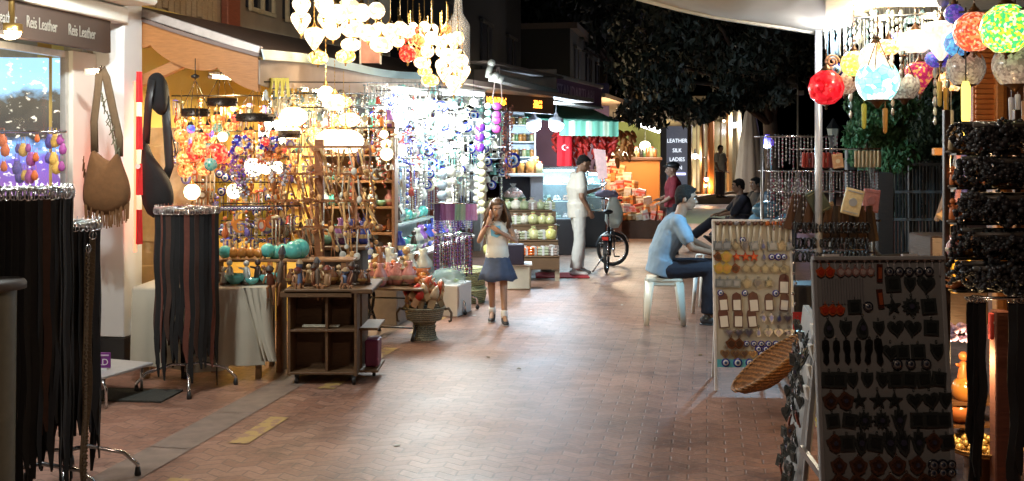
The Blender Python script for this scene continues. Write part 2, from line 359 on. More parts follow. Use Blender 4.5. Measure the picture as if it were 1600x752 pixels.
# ceiling spotlight in the shop
t_ = thing('ceiling_lamp', 'round warm ceiling lamp glowing under the leather shop ceiling', 'lamp', at(15, 50, 6.6))
m = MB(); m.ball((0, 0, 0), (.07, .07, .05)); obj('bulb', m, EM((1, .85, .6), 12), t_)
m = MB(); m.lathe([(.03, .3), (.03, .05), (.08, .05), (.08, .0)], 12); obj('fitting', m, BRASS, t_)
lamp('POINT', (0, 0, -.12), 14, (1, .78, .5), .06, parent=t_)

# ================= TRINKET SHOP building: yellow inner wall, brown boarded upper floor, gable fascia, awning
WT = -4.9
ts = thing('trinket_shop', 'trinket shop with yellow walls, boarded upper floor and long grey brown awning', 'shop', L(WT, 7.4), RZ)
YEL = M((.75, .52, .13), .7, 0, .12, 3)
m = MB(); m.box((-.06, 2.2, 1.5), (.12, 5.2, 3.0)); obj('yellow_wall', m, YEL, ts)
m = MB(); m.box((-.06, 9.0, 1.5), (.12, 8.4, 3.0)); obj('wall', m, M((.26, .19, .14), .7, 0, .3, 3), ts)
# upper floor wall with vertical boards
m = MB(); m.box((-.2, 3.5, 4.3), (.14, 10, 2.8)); uw = obj('upper_wall', m, M((.34, .24, .15), .8, 0, .3, 4), ts)
m = MB()
for i in range(22): m.box((-.1, .1+i*.11, 3.72-.02*(i % 3)), (.03, .095, 1.35+.05*(i % 2)), ch=.006)
obj('boarding', m, wood((.40, .27, .15), .7), ts)
m = MB(); m.box((-.08, 2.75, 3.7), (.08, .3, 1.5), ch=.01); obj('red_post', m, wood((.28, .08, .04), .6), ts)
for k, y in enumerate((3.5, 4.5)):
    m = MB(); m.box((-.1, y, 3.75), (.05, .6, .9)); wn = obj('window', m, M((.03, .03, .035), .1), ts)
    m = MB()
    for dy in (-.3, 0, .3): m.box((-.06, y+dy, 3.75), (.04, .045, .95))
    for z in (3.28, 3.75, 4.22): m.box((-.055, y, z), (.04, .65, .045))
    obj('frame', m, M((.5, .38, .22), .6), wn)
# brown panels and blue cloths between the door openings further along
for k, (px0, px1, c) in enumerate(((536, 552, (.16, .05, .03)), (600, 613, (.10, .04, .03)), (640, 654, (.2, .05, .03)), (671, 688, (.24, .06, .035)), (700, 712, (.1, .05, .04)))):
    D = onT((px0+px1)/2, -3.85); a = at(px0, 0, D); b = at(px1, 0, D); loc = LM(ts).inverted() @ ((a+b)/2)
    m = MB(); m.box((loc.x, loc.y, 1.2), (.1, (b-a).length*1.2, 2.4), ch=.01); obj('door_post', m, wood(c), ts)
for k, (px0, px1) in enumerate(((612, 636), (655, 668))):
    D = onT((px0+px1)/2, -3.8); a = at(px0, 0, D); b = at(px1, 0, D)
    m = MB(); wd = (b-a).length
    m.slab([[Vector((-wd/2+wd*i/10, .012*sin(i*1.9), 1.95)), Vector((-wd/2+wd*i/10, .03*sin(i*1.9+.5), .35))] for i in range(11)], Vector((0, .006, 0)))
    obj('hanging_cloth', m, M(((.35, .55, .75), (.3, .36, .45))[k], .8, 0, .2, 8), None, ('light blue cloth hanging beside a red brown door post', 'grey blue cloth strip hanging between two red brown door posts')[k], 'cloth', mx=mat4((a.x+wd/2, D, 0)))
# gable fascia with scalloped lower edge (across the street end of the awning)
m = MB(); top = []; bot = []
N = 60
for i in range(N+1):
    t = WT+(WT*-1-3.42)*i/N; z = 2.93-.48*i/N
    q = i/N*5.2; bot.append((t-WT, z-.20-.09*abs(sin(pi*q*.5))**.7)); top.append((t-WT, z-.02))
m.plate(top+bot[::-1], .05); obj('gable_fascia', m, wood((.36, .15, .045)), ts, mx=mat4((0, .08, 0)))
m = MB(); m.beam((0, .04, 2.96), (1.5, .04, 2.48), .05, .07, .006); obj('gable_trim', m, M((.55, .5, .48), .35, .4), ts)
m = MB(); m.beam((.3, .1, 2.2), (1.05, .1, 2.5), .06, .09, .008); obj('bracket', m, wood((.42, .19, .07)), ts)
# awning slab, slightly wavy front edge
ZE = lambda s: 2.46+.19*min(1, (s-7.4)/5.6)+.02*sin((s-7.4)*1.5)
m = MB(); g = []
for i in range(41):
    y = .0+i*.28; s = 7.4+y; r = []
    for j in range(9):
        q = j/8; r.append(Vector((1.5*q, y, (2.95+.03*y)*(1-q)+ZE(s)*q-.03*sin(pi*q))))
    g.append(r)
m.slab(g, .03); obj('awning', m, M((.17, .12, .105), .6, 0, .25, 7, .1), ts)
m = MB(); m.slab([[Vector((1.51, .02+i*.2, ZE(7.4+i*.2)+.03)), Vector((1.53, .02+i*.2, ZE(7.4+i*.2)-.05))] for i in range(33)], Vector((.012, 0, 0))); obj('awning_edge', m, M((.5, .66, .7), .4, 0, .15, 4), ts)
m = MB(); m.slab([[Vector((1.49, .02+i*.1, ZE(7.4+i*.1)-.05)), Vector((1.49, .02+i*.1, ZE(7.4+i*.1)-.24-.03*abs(sin(i*.7))))] for i in range(104)], Vector((.008, 0, 0))); obj('valance', m, M((.36, .29, .24), .8, 0, .2, 6), ts)
# panel door on yellow wall
m = MB(); m.box((0, 0, .95), (.7, .04, 1.9), ch=.006); m.box((0, -.025, 1.35), (.5, .02, .8), ch=.01); m.box((0, -.025, .45), (.5, .02, .6), ch=.01)
dp = LM(ts).inverted() @ at(268, 237, 8.55)
obj('door', m, M((.6, .45, .28), .5), ts, mx=mat4((dp.x+.0, dp.y, 0), Euler((0, 0, -RZ))))
# lit shop interior backdrop: a back wall perpendicular to the street near the pillar, yellow
m = MB(); m.box((-.75, .9, 1.5), (.08, .08, 3)); 
m = MB(); m.box((.35, 2.3, 1.25), (1.4, .06, 2.5)); obj('inner_partition', m, YEL, ts)

# ================= FAR BUILDINGS
def building(name, label, t, s0, s1, h, col, depth=5, storeys=2, winc=(.02, .02, .03), lit=()):
    b = thing(name, label, 'building', L(t, s0), RZ)
    side = -1 if t < 0 else 1
    m = MB(); m.box((side*depth/2, (s1-s0)/2, h/2+1.5), (depth, s1-s0, h-3)); 
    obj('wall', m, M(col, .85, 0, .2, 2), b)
    for st in range(storeys):
        n = max(1, int((s1-s0)/2.4))
        for i in range(n):
            y = (i+.5)*(s1-s0)/n; z = 3.9+st*2.6
            if z+.8 > h: continue
            m = MB(); m.box((-side*.01, y, z), (.08, 1.0, 1.3)); wn = obj('window', m, M(winc, .4), b)
            m = MB(); m.box((-side*.05, y, z), (.06, .06, 1.35)); m.box((-side*.05, y, z-.68), (.1, 1.15, .07)); m.box((-side*.05, y, z+.68), (.08, 1.15, .07)); obj('frame', m, M((.04, .035, .03), .6), wn)
    m = MB(); m.box((side*depth/2, (s1-s0)/2, h+.08), (depth+.4, s1-s0, .16)); obj('roof', m, M((.08, .06, .05), .8), b)
    return b
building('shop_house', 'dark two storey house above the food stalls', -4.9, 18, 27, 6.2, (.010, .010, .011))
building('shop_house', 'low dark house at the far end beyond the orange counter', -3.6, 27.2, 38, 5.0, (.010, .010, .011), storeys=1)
# ================= FOOD SHOP and what is beyond it (left, middle distance)
def boxat(mb, px0, py0, px1, py1, D, th, ch=.01):
    """box whose near face covers the given extent at distance D"""
    a, b = at(px0, py0, D), at(px1, py1, D)
    mb.box(((a.x+b.x)/2, D+th/2, (a.z+b.z)/2), (abs(b.x-a.x), th, abs(a.z-b.z)), ch=ch); return mb
fs = thing('food_shop', 'food shop with dark purple back wall and dark ceiling behind the man in white', 'shop', (0, 0, 0))
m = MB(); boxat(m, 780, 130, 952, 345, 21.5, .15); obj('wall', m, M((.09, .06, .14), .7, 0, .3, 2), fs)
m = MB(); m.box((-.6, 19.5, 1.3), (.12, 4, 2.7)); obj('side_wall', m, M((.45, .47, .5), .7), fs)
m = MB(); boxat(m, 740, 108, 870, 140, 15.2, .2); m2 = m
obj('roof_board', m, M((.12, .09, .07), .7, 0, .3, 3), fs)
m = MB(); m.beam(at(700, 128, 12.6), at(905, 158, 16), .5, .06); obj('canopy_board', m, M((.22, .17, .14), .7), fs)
# retractable awning cassette with white end arm
ra = thing('rolled_awning', 'long rolled awning case with a white hooked end above the orange display', 'awning', at(768, 125, 12.8))
o0 = at(768, 125, 12.8); rel = lambda px, py, D: at(px, py, D)-o0
m = MB(); m.beam(rel(775, 122, 12.8), rel(868, 146, 15.3), .1, .11, .02); obj('case', m, M((.42, .42, .38), .4), ra)
m = MB(); m.tube([rel(767, 101, 12.8), rel(764, 112, 12.8), rel(763, 122, 12.8)], .04, 10); m.ball(rel(768, 99, 12.8), .05); m.tube([rel(764, 121, 12.7), rel(778, 122, 12.7), rel(786, 126, 12.7)], .055, 10); m.ball(rel(775, 119, 12.65), .05)
obj('arm', m, M((.62, .66, .62), .4, 0, .1), ra)
m = MB(); m.beam(rel(752, 97, 12.9), rel(866, 122, 15.5), .3, .03); obj('cloth_roll', m, M((.10, .075, .06), .8), ra)
# lilac sign box running away from us
A_, B_ = at(867, 136, 15.3), at(941, 148, 18.0); dv = B_-A_; ang = math.atan2(dv.y, dv.x)
sb = thing('sign_box', 'lilac sign box with unlit lettering above the green awning', 'sign', A_, ang); LN = Vector((dv.x, dv.y)).length
m = MB(); m.box((LN/2, .12, -.02), (LN, .22, .34), ch=.01); obj('panel', m, M((.28, .13, .24), .5, 0, .15, 6), sb)
m = MB(); m.box((LN/2, .12, .17), (LN+.06, .28, .06), ch=.01); m.box((LN/2, .12, -.2), (LN+.06, .28, .04), ch=.01); m.box((-.01, .12, -.01), (.05, .27, .4), ch=.01); obj('frame', m, M((.5, .46, .42), .5), sb)
text('STANDARTLARI', .27, Matrix.Translation((.1, .0, -.12)) @ Euler((pi/2, 0, 0)).to_matrix().to_4x4(), M((.62, .42, .55), .5), sb, sx=1.15)
# LED strip sign, orange dot columns
ld = thing('led_sign', 'dark running light sign with glowing orange dots under the awning case', 'sign', at(760, 157, 14.0))
m = MB(); e0 = at(760, 157, 14); e1 = at(863, 165, 15)
m.beam((0, 0, 0), e1-e0, .06, .26, .006); obj('panel', m, M((.09, .04, .02), .5), ld)
m = MB(); dd = e1-e0
for i in range(46):
    q = (i+1)/110 if i < 31 else (i-31)/110+.70
    for j in range(7):
        if R() < .62: c = dd*q*1.0; m.box((c.x, c.y-.045, c.z-.05+j*.016), (.006, .006, .012))
obj('lit_dots', m, EM((1, .35, .03), 9), ld)
# green awning
ga = thing('green_awning', 'green fabric awning with pale striped valance over the red hangings', 'awning', (0, 0, 0))
GRN = M((.10, .32, .22), .7, 0, .15, 5)
A, B, C, Dd, E = at(874, 188, 17), at(966, 190, 17.2), at(905, 160, 20), at(812, 163, 20), at(822, 183, 16.6)
m = MB(); m.slab([[A.lerp(B, i/8), Dd.lerp(C, i/8)] for i in range(9)], .02); m.slab([[E, A], [Dd+Vector((0, 0, .02)), Dd.lerp(A, .02)+Vector((0, 0, .02))]], .02); obj('cloth', m, GRN, ga)
def stripes():
    mm, t, p = newmat('striped_cloth'); n, l = t.nodes, t.links
    tc = n.new('ShaderNodeTexCoord'); wv = n.new('ShaderNodeTexWave'); wv.inputs['Scale'].default_value = 1.1; l.new(tc.outputs['Object'], wv.inputs[0])
    r = n.new('ShaderNodeValToRGB'); r.color_ramp.elements[0].position = .6; r.color_ramp.elements[0].color = (.16, .42, .28, 1); r.color_ramp.elements[1].position = .8; r.color_ramp.elements[1].color = (.62, .72, .5, 1)
    l.new(wv.outputs[0], r.inputs[0]); l.new(r.outputs[0], p.inputs['Base Color']); p.inputs['Roughness'].default_value = .8; return mm
m = MB(); m.slab([[A.lerp(B, i/24)+Vector((0, -.03+.012*sin(i*2), 0)), A.lerp(B, i/24)+Vector((0, -.03+.02*sin(i*2), -.25-.01*(i % 2)))] for i in range(25)], Vector((0, .008, 0))); obj('valance', m, stripes(), ga)
m = MB(); m.tube([A+Vector((0, -.02, .01)), B+Vector((0, -.02, .01))], .02, 8); obj('rail', m, M((.03, .12, .08), .4), ga)
# two floodlights
for k, px in enumerate((834, 869)):
    f = thing('floodlight', ('left', 'right')[k]+' of the two blue white floodlights glowing under the green awning', 'lamp', at(px, 196, 16.2), group='floodlights under the green awning')
    m = MB(); m.ball((0, 0, 0), (.115, .06, .1), 14, 10); obj('bulb', m, EM((.75, .87, 1), 40), f)
    m = MB(); m.lathe([(.03, .2), (.04, .14), (.12, .1), (.12, .03)], 14, (0, .04, 0)); obj('hood', m, M((.3, .3, .32), .4, .5), f)
    m = MB(); m.tube([(0, .04, .18), (0, .04, .5)], .008, 6); obj('cord', m, BLACK, f)
    lamp('POINT', (0, -.14, -.1), 95, (.62, .82, 1), .08, parent=f)
# red hangings, flag
for i in range(30):
    px = 868+i*4.2; D = 17.9+.25*(i % 3); h = U(.32, .62); wd = U(.04, .08); z = zof(207, D)
    if 876 < px < 888: continue
    m = MB()
    for j in range(5): m.limb((U(-wd, wd), U(-.04, .04), -j*h/5), (U(-wd, wd), U(-.04, .04), -(j+1)*h/5), wd*.6, wd*.4, 6)
    warm = i > 21
    obj('pepper_string', m, M((.5, .18, .04) if warm else (.55, .03, .02), .5, 0, .4, 30), None, ('%s string of dried peppers from the left under the green awning' % nth(i)), 'dried peppers', 'strings of red peppers under the awning', mx=mat4((at(px, 0, D).x, D, z)))
m = MB(); m.slab([[Vector((-.13+.26*i/8, .02*sin(i*1.6), .33)), Vector((-.13+.26*i/8, .03*sin(i*1.6+1), -.3))] for i in range(9)], Vector((0, .004, 0)))
fl = obj('flag', m, M((.7, .01, .02), .7, 0, .1), None, 'bright red hanging flag with white crescent and star under the green awning', 'flag', mx=mat4(at(882, 238, 17.6)))
m = MB(); m.plate(cres(.05), .004); m.plate([(x+.05, z-.0) for x, z in star(.025)], .004); obj('emblem', m, WHITE, fl, mx=mat4((0, -.035, .08)))
# shelving back wall with jars (800-835,180-260)
def jar_proto(c, lidc, h=.16, r=.05):
    m = MB(); m.lathe([(r*.8, 0), (r, .01), (r, h*.75), (r*.7, h*.86), (r*.7, h*.9)], 12, cap=True)
    k = MB(); k.lathe([(r*.78, h*.88), (r*.78, h), (0.001, h+.004)], 12)
    return Proto('jar', 'jar', m.mesh(M(c, .15, 0, .3, 40, coat=.5)), [('lid', k.mesh(M(lidc, .3, .4)))])
JP = [jar_proto(c, l_) for c, l_ in (((.3, .12, .03), (.6, .5, .2)), ((.05, .04, .03), (.5, .5, .5)), ((.45, .4, .2), (.6, .1, .05)), ((.12, .2, .08), (.7, .7, .65)), ((.5, .2, .05), (.2, .2, .2)))]
JN = ['amber jar', 'dark jar', 'pale yellow jar', 'green jar', 'orange jar']
shf = thing('shelf_unit', 'white lit shelf unit full of small jars at the food shop corner', 'shelves', at(808, 237, 17.5))
m = MB(); x0 = -.2; 
for px in (797, 836): m.box((at(px, 0, 17.5).x-at(808, 0, 17.5).x, .15, -.0), (.03, .3, 1.5), ch=.004)
obj('side_panel', m, WHITE, shf)
m = MB(); m.box((.09, .3, .0), (.43, .02, 1.5)); obj('back_panel', m, M((.65, .72, .8), .6), shf)
for r, py in enumerate((196, 222, 246)):
    m = MB(); m.box((.09, .15, zof(py, 17.5)-1.7), (.42, .3, .02)); obj('shelf', m, WHITE, shf)
    for i in range(6):
        k = (i+r*2) % 5; px = 801+i*6
        stamp(JP[k], mat4((at(px, 0, 17.5).x, 17.58, zof(py, 17.5)+.01), None, .85), '%s, %s from the left on the %s shelf of the white shelf unit' % (JN[k], nth(i), ('top', 'middle', 'lowest')[r]), 'jars on the white shelves')
# grey counter with jars on it, grey post, dark opening
gc = thing('grey_counter', 'tall grey counter with dark niche left of the glass display case', 'counter', at(812, 400, 16.2)*Vector((1, 1, 0)) if False else Vector((at(812, 0, 16.2).x, 16.2, 0)))
zt = zof(274, 16.2)
m = MB(); m.box((.02, .3, zt), (.72, .6, .05), ch=.008); obj('countertop', m, M((.5, .5, .5), .3), gc)
m = MB(); m.box((.27, .3, zt/2), (.2, .55, zt-.05), ch=.006); obj('post', m, M((.22, .22, .24), .5, 0, .2), gc)
m = MB(); m.box((-.08, .5, zt/2), (.5, .1, zt-.06)); obj('back_panel', m, M((.02, .025, .05), .5), gc)
for i in range(9):
    k = (1, 1, 4, 3, 0, 1, 4, 0, 2)[i]; px = 785+i*7.2
    stamp(JP[k], mat4((at(px, 0, 16.3).x, 16.3+.12*(i % 2), zt+.026), None, U(1.1, 1.7)), '%s %s standing on the tall grey counter' % (nth(i), JN[k]), 'jars on the grey counter')
# glass display case
def gcase(px0, px1, py0, py1, D, label):
    g = thing('display_case', label, 'display case', (at((px0+px1)/2, 0, D).x, D, 0))
    wd = (px1-px0)/F*D; zt, zb = zof(py0, D), max(.35, zof(py1, D))
    m = MB(); m.box((0, .35, zb/2), (wd+.06, .7, zb), ch=.01); obj('base', m, M((.035, .03, .03), .3), g)
    m = MB(); m.box((0, .68, (zb+zt)/2), (wd, .03, zt-zb)); obj('back_panel', m, M((.55, .72, .75), .4), g)
    m = MB(); m.box((0, .35, zt), (wd+.04, .72, .04), ch=.01)
    for x in (-wd/2, wd/2):
        for y in (.02, .68): m.box((x, y, (zb+zt)/2), (.03, .03, zt-zb))
    obj('frame', m, CHROME, g)
    m = MB(); m.box((0, .01, (zb+zt)/2), (wd-.04, .008, zt-zb-.04)); obj('glass_front', m, M((.7, .9, .95), .03, 0, 0, alpha=.12), g)
    tu = MB(); tu.tube([(-wd/2+.05, .1, zt-.05), (wd/2-.05, .1, zt-.05)], .018, 8); t_ = obj('tube_lamp', tu, EM((.7, .95, 1), 12), g)
    lamp('AREA', (0, .12, zt-.08), 22, (.6, .92, 1), wd*.8, .05, parent=g)
    n = 0
    for r in range(3):
        z = zb+.02+r*(zt-zb)/3
        m = MB(); m.box((0, .35, z-.012), (wd-.06, .55, .012)); obj('shelf', m, M((.6, .75, .78), .2), g)
        for i in range(int(wd/.16)):
            m = MB(); x = -wd/2+.1+i*.16; m.box((x, .3, z+.02), (.13, .34, .03), ch=.008)
            for k in range(9): m.ball((x+U(-.045, .045), .16+U(0, .28), z+.05+U(0, .02)), U(.018, .03), 8, 5)
            n += 1
            obj('food_tray', m, M([(.6, .6, .5), (.35, .5, .4), (.7, .65, .6), (.4, .2, .1), (.2, .35, .2)][(i+r) % 5], .4, 0, .4, 30), None, '%s tray of food on the %s shelf of the %s' % (nth(i), ('lowest', 'middle', 'top')[r], ('wide glass case' if wd > 1 else 'narrow glass case')), 'food tray', 'trays in the glass cases', mx=mat4((at((px0+px1)/2, 0, D).x, D, 0)))
gcase(846, 902, 262, 343, 16.8, 'wide lit glass display case with trays behind the man in white')
gcase(916, 944, 268, 330, 18.2, 'narrow lit glass display case just right of the man in white')
# orange counter box and stacked boxes on it/in front
oc = thing('orange_counter', 'glowing orange panelled kiosk below a row of jars and boxes', 'kiosk', (at(996, 0, 24).x, 24, 0))
m = MB(); a = at(958, 250, 24); b = at(1029, 342, 24); m.box((0, .5, (a.z+.1)/2), (b.x-a.x, 1, a.z-.1), ch=.02); obj('panel', m, M((.75, .24, .04), .6, 0, .08, 2), oc)
m = MB(); m.box((0, .5, a.z+.02), (b.x-a.x+.1, 1.1, .08), ch=.02); obj('countertop', m, wood((.2, .08, .03)), oc)
lamp('AREA', (0, -.9, 2.6), 45, (1, .72, .4), .8, .8, rot=(radians(-20), 0, 0), parent=oc)
for i in range(13):
    px = 962+i*5.2
    stamp(JP[(i*2) % 5], mat4((at(px, 0, 24).x, 24.2, a.z+.06), None, U(1.0, 1.6)), '%s, %s along the top of the orange kiosk' % (JN[(i*2) % 5], nth(i)), 'jars on the orange kiosk')
BOXC = [((.75, .6, .42), 'cream'), ((.7, .22, .05), 'orange'), ((.65, .09, .04), 'red'), ((.78, .68, .6), 'white'), ((.45, .22, .08), 'brown'), ((.75, .45, .22), 'tan'), ((.65, .3, .28), 'pink')]
def giftbox(c, c2):
    m = MB(); m.box((0, 0, .5), (1, .8, 1), ch=.03); k = MB(); k.box((0, 0, .62), (1.02, .82, .22)); k.plate(circ(.2, 10), .02, c=(0, -.41, .3))
    return Proto('gift_box', 'box', m.mesh(M(c, .35, 0, .2, 6)), [('printed_band', k.mesh(M(c2, .35)))])
GB = [giftbox(c, BOXC[(i+3) % 7][0]) for i, (c, _) in enumerate(BOXC)]
n = 0
for r in range(9):                                      # steps of boxes falling from upper left to lower right
    y0 = 236+r*12; x0 = 938+max(0, r-5)*9; x1 = 948+r*10.5
    nn = int((x1-x0)/10)+1
    for i in range(nn):
        px = x0+(x1-x0)*i/max(1, nn-1); D = 21.5-r*.18; k = (n*3+r) % 7; n += 1
        zb = zof(y0+12, D)
        stamp(GB[k], mat4((at(px, 0, D).x, D, max(zb, 0)), Euler((U(-.15, .15), U(-.2, .2), U(-.8, .8))), (U(.10, .19), .14, U(.12, .2))), '%s box, %s from left on the %s step of the stacked boxes' % (BOXC[k][1], nth(i), nth(r)), 'boxes stacked in front of the orange kiosk')
st = thing('stepped_stand', 'dark stepped stand carrying the boxes in front of the orange kiosk', 'stand', (0, 0, 0))
for r in range(9):
    D = 21.5-r*.18; a = at(936, 0, D).x; b = at(952+r*10.5, 0, D).x; zt = zof(236+(r+1)*12, D)
    m = MB(); m.box(((a+b)/2, D, zt/2-.004), (b-a, .16, max(zt-.006, .05))); obj('step', m, M((.10, .05, .03), .7), st)
for k, (px, py, c, nm) in enumerate(((905, 345, (.12, .05, .03), 'dark brown'), (950, 340, (.25, .08, .04), 'red brown'), (985, 338, (.15, .07, .04), 'low brown'))):
    D = 18.5+k*1.2; x = at(px, 0, D).x
    t_ = thing('bench_chest', nm+' wooden chest on the ground before the boxes and cases', 'chest', (x, D, 0))
    m = MB(); m.box((0, 0, .3), (.5, .4, .4), ch=.015); obj('body', m, wood(c), t_); m = MB(); m.box((0, 0, .52), (.54, .44, .04), ch=.01); obj('lid', m, wood(c), t_)
    for dx in (-.2, .2): m = MB(); m.box((dx, -.15, .05), (.05, .05, .1)); m.box((dx, .15, .05), (.05, .05, .1)); obj('leg', m, BLACK, t_)
# hanging white striped paper bag beside man's face
m = MB(); m.plate([(-.1, .25), (.1, .22), (.14, -.25), (-.02, -.28)], .08); obj('wrapped_sweets', m, M((.7, .4, .35), .4, 0, .3, 20), None, 'pink and white wrapped packet hanging near the face of the man in white', 'packet', mx=mat4(at(936, 255, 17.5)))
# lime wall with lamp, and hanging white lamp
m = MB(); boxat(m, 962, 170, 1032, 252, 27, .1); lw = obj('lime_wall', m, M((.40, .45, .16), .8, 0, .25, 2), None, 'lime green wall above the orange kiosk, washed by a lamp', 'wall')
g = thing('globe_lamp', 'small glowing globe lamp before the lime green wall', 'lamp', at(1008, 228, 26))
m = MB(); m.ball((0, 0, 0), (.14, .1, .12)); obj('bulb', m, EM((1, .95, .7), 8), g); m = MB(); m.tube([(0, 0, .1), (0, 0, 1)], .012, 6); obj('cord', m, BLACK, g); lamp('POINT', (0, -.3, 0), 60, (1, .9, .5), .1, parent=g)
m = MB(); m.lathe([(.3, 0), (.26, .06), (.1, .16), (.02, .2)], 14); obj('conical_lamp', m, M((.7, .65, .55), .4, emis=.8, ecol=(1, .9, .7)), None, 'white conical lamp shade hanging over the boxes', 'lamp shade', mx=mat4(at(970, 243, 23)))
t_ = thing('added_box_lamp', 'warm bulb added over the stepped heap of boxes to brighten them', 'lamp', at(958, 206, 20.4)); m = MB(); m.ball((0, 0, 0), .06, 12, 8); obj('bulb', m, EM((1, .75, .45), 14), t_); m = MB(); m.tube([(0, 0, .05), (0, 0, .4)], .01, 6); obj('cord', m, BLACK, t_); lamp('POINT', (0, -.25, -.1), 130, (1, .72, .45), .1, parent=t_)  # bulb added to throw warm light on the dull boxes
# tube light under far eaves
def tube_lamp(name, label, p, q, r, col, em, watts, drop=Vector((0, 0, -.06)), housing=True, rot=None, omni=False):
    p, q = Vector(p), Vector(q); c = (p+q)/2; t = thing(name, label, 'tube light', c)
    m = MB(); m.tube([p-c, q-c], r, 10); obj('tube', m, EM(col, em), t)
    if housing: m = MB(); m.beam(p-c+Vector((0, 0, r*2.2)), q-c+Vector((0, 0, r*2.2)), r*3.4, r*1.6, .004); obj('housing', m, WHITE, t)
    for e in (p-c, q-c): m = MB(); m.tube([e, e+(e.normalized()*.03)], r*1.15, 10); obj('end_cap', m, M((.5, .5, .5), .4), t)
    d = (q-p)
    if omni:
        for e in (-.3, .3): lamp('POINT', d*e+Vector((0, -.06, -.06)), watts/2, col, .06, parent=t)
        return t
    l = lamp('AREA', drop, watts, col, d.length, .06, parent=t)
    a = math.atan2(d.y, d.x); l.rotation_euler = rot or Euler((0, 0, a))
    return t
tube_lamp('tube_light', 'bright white tube light under the eave left of the tree', at(996, 193, 22), at(1029, 205, 25), .05, (1, .97, .9), 14, 60)
tube_lamp('tube_light', 'dim yellowish tube light under the eave beyond the green awning', at(968, 178, 21), at(990, 186, 23), .04, (1, .8, .4), 3, 12)
m = MB(); m.beam(at(900, 150, 20), at(1045, 195, 27), 1.2, .08); obj('eave', m, M((.3, .22, .14), .8), None, 'brown eave over the tube lights beyond the green awning', 'eave')
for k, px in enumerate((966, 975)):
    t_ = thing('spotlight', ('left', 'right')[k]+' of two unlit black spotlights under the eave', 'spotlight', at(px, 184, 19.5), group='black spotlights under the eave')
    m = MB(); m.lathe([(.03, .05), (.06, .0), (.07, -.08)], 12, cap=True); obj('hood', m, BLACK, t_); m = MB(); m.tube([(0, 0, .05), (0, 0, .2)], .012, 6); obj('stem', m, BLACK, t_)
# ---- far facade in the middle: plaster wall with lit lettering column, timber posts, glass fronts
ff = thing('corner_building', 'far corner building with timber posts, glass fronts and pale plaster', 'building', (0, 0, 0))
m = MB(); boxat(m, 1028, 160, 1074, 312, 31, .3); obj('plaster_wall', m, M((.30, .29, .26), .8, 0, .3, 2), ff)
m = MB(); boxat(m, 1074, 150, 1158, 312, 36.5, .3); obj('wall', m, M((.34, .27, .15), .7, 0, .5, 1.2), ff)
for k, (px, wd, c) in enumerate(((1078, 7, (.2, .14, .07)), (1098, 5, (.32, .15, .05)), (1112, 8, (.55, .2, .05)), (1141, 7, (.45, .33, .16)), (1156, 6, (.2, .16, .1)))):
    m = MB(); boxat(m, px-wd/2, 165, px+wd/2, 318, 34.5+k*.1, .3, .02); obj('timber_post', m, wood(c), ff)
for k, (a, b, c) in enumerate(((1082, 1096, (.5, .45, .25)), (1101, 1108, (.35, .3, .18)), (1117, 1137, (.35, .28, .14)))):
    m = MB(); boxat(m, a, 190, b, 300, 36, .06); pn = obj('window', m, M(c, .2, 0, .5, 3, emis=.18, ecol=c), ff)
    m = MB(); boxat(m, a, 245, b, 248, 35.9, .04); boxat(m, (a+b)/2-.7, 190, (a+b)/2+.7, 300, 35.9, .04); obj('frame', m, wood((.25, .15, .08)), pn)
m = MB(); boxat(m, 1068, 306, 1160, 320, 33.2, 1.2, .03); obj('step', m, M((.22, .2, .16), .8, 0, .3, 3), ff)
m = MB(); m.beam(at(1072, 312, 31), at(1150, 300, 33), .08, .08, .01); obj('rail', m, wood((.5, .4, .22)), ff)
ls = thing('lettered_sign', 'grey upright sign with rows of lit white words behind the man in the black hat', 'sign', at(1058, 240, 30.6))
m = MB(); m.box((0, .04, 0), (.62, .06, 2.3), ch=.01); obj('panel', m, M((.2, .21, .24), .5, emis=.1, ecol=(.6, .65, .8)), ls)
for k, (s_, py) in enumerate((('LEATHER', 220), ('SILK', 235), ('LADIES', 249), ('MEN', 262))):
    text(s_, .165, Matrix.Translation((0, 0, zof(py+3, 30.6)-zof(240, 30.6))) @ Euler((pi/2, 0, 0)).to_matrix().to_4x4(), EM((.85, .93, 1), 1.3), ls, align='CENTER', sx=.9)
m = MB(); m.box((.0, 0, zof(272, 30.6)-zof(240, 30.6)), (.5, .02, .05)); obj('light_bar', m, EM((.6, .6, 1), 5), ls)
for k, (px, py, c, r) in enumerate(((1086, 244, (1, 1, .9), .1), (1096, 246, (1, .98, .9), .1), (1104, 280, (.7, .6, 1), .08), (1102, 290, (1, .5, .2), .07), (1147, 195, (1, 1, 1), .11), (1153, 193, (1, 1, 1), .06), (1156, 203, (.9, .9, 1), .06), (1131, 189, (1, .7, .4), .05), (1202, 226, (.7, .6, 1), .1), (1196, 218, (.25, .2, 1), .09), (1062, 193, (1, 1, 1), .09), (1210, 292, (1, .8, .6), .05))):
    D = 35 if k not in (8, 9, 11) else 26
    t_ = thing('street_light', '%s far point of light counted from the left, %s' % (nth(k), ['white', 'white', 'violet', 'orange', 'white', 'white', 'bluish', 'orange', 'violet', 'blue', 'white', 'pinkish'][k]), 'lamp', at(px, py, D), group='far lights')
    m = MB(); m.ball((0, 0, 0), r, 10, 8); obj('bulb', m, EM(c, 10), t_)
    if k in (0, 3, 4, 6, 8): lamp('POINT', (0, -.35, 0), 70, c, .1, parent=t_)
    m = MB(); m.lathe([(.02, .25), (.03, r*1.2), (r*.9, r*.6)], 8); obj('cap', m, BLACK, t_)
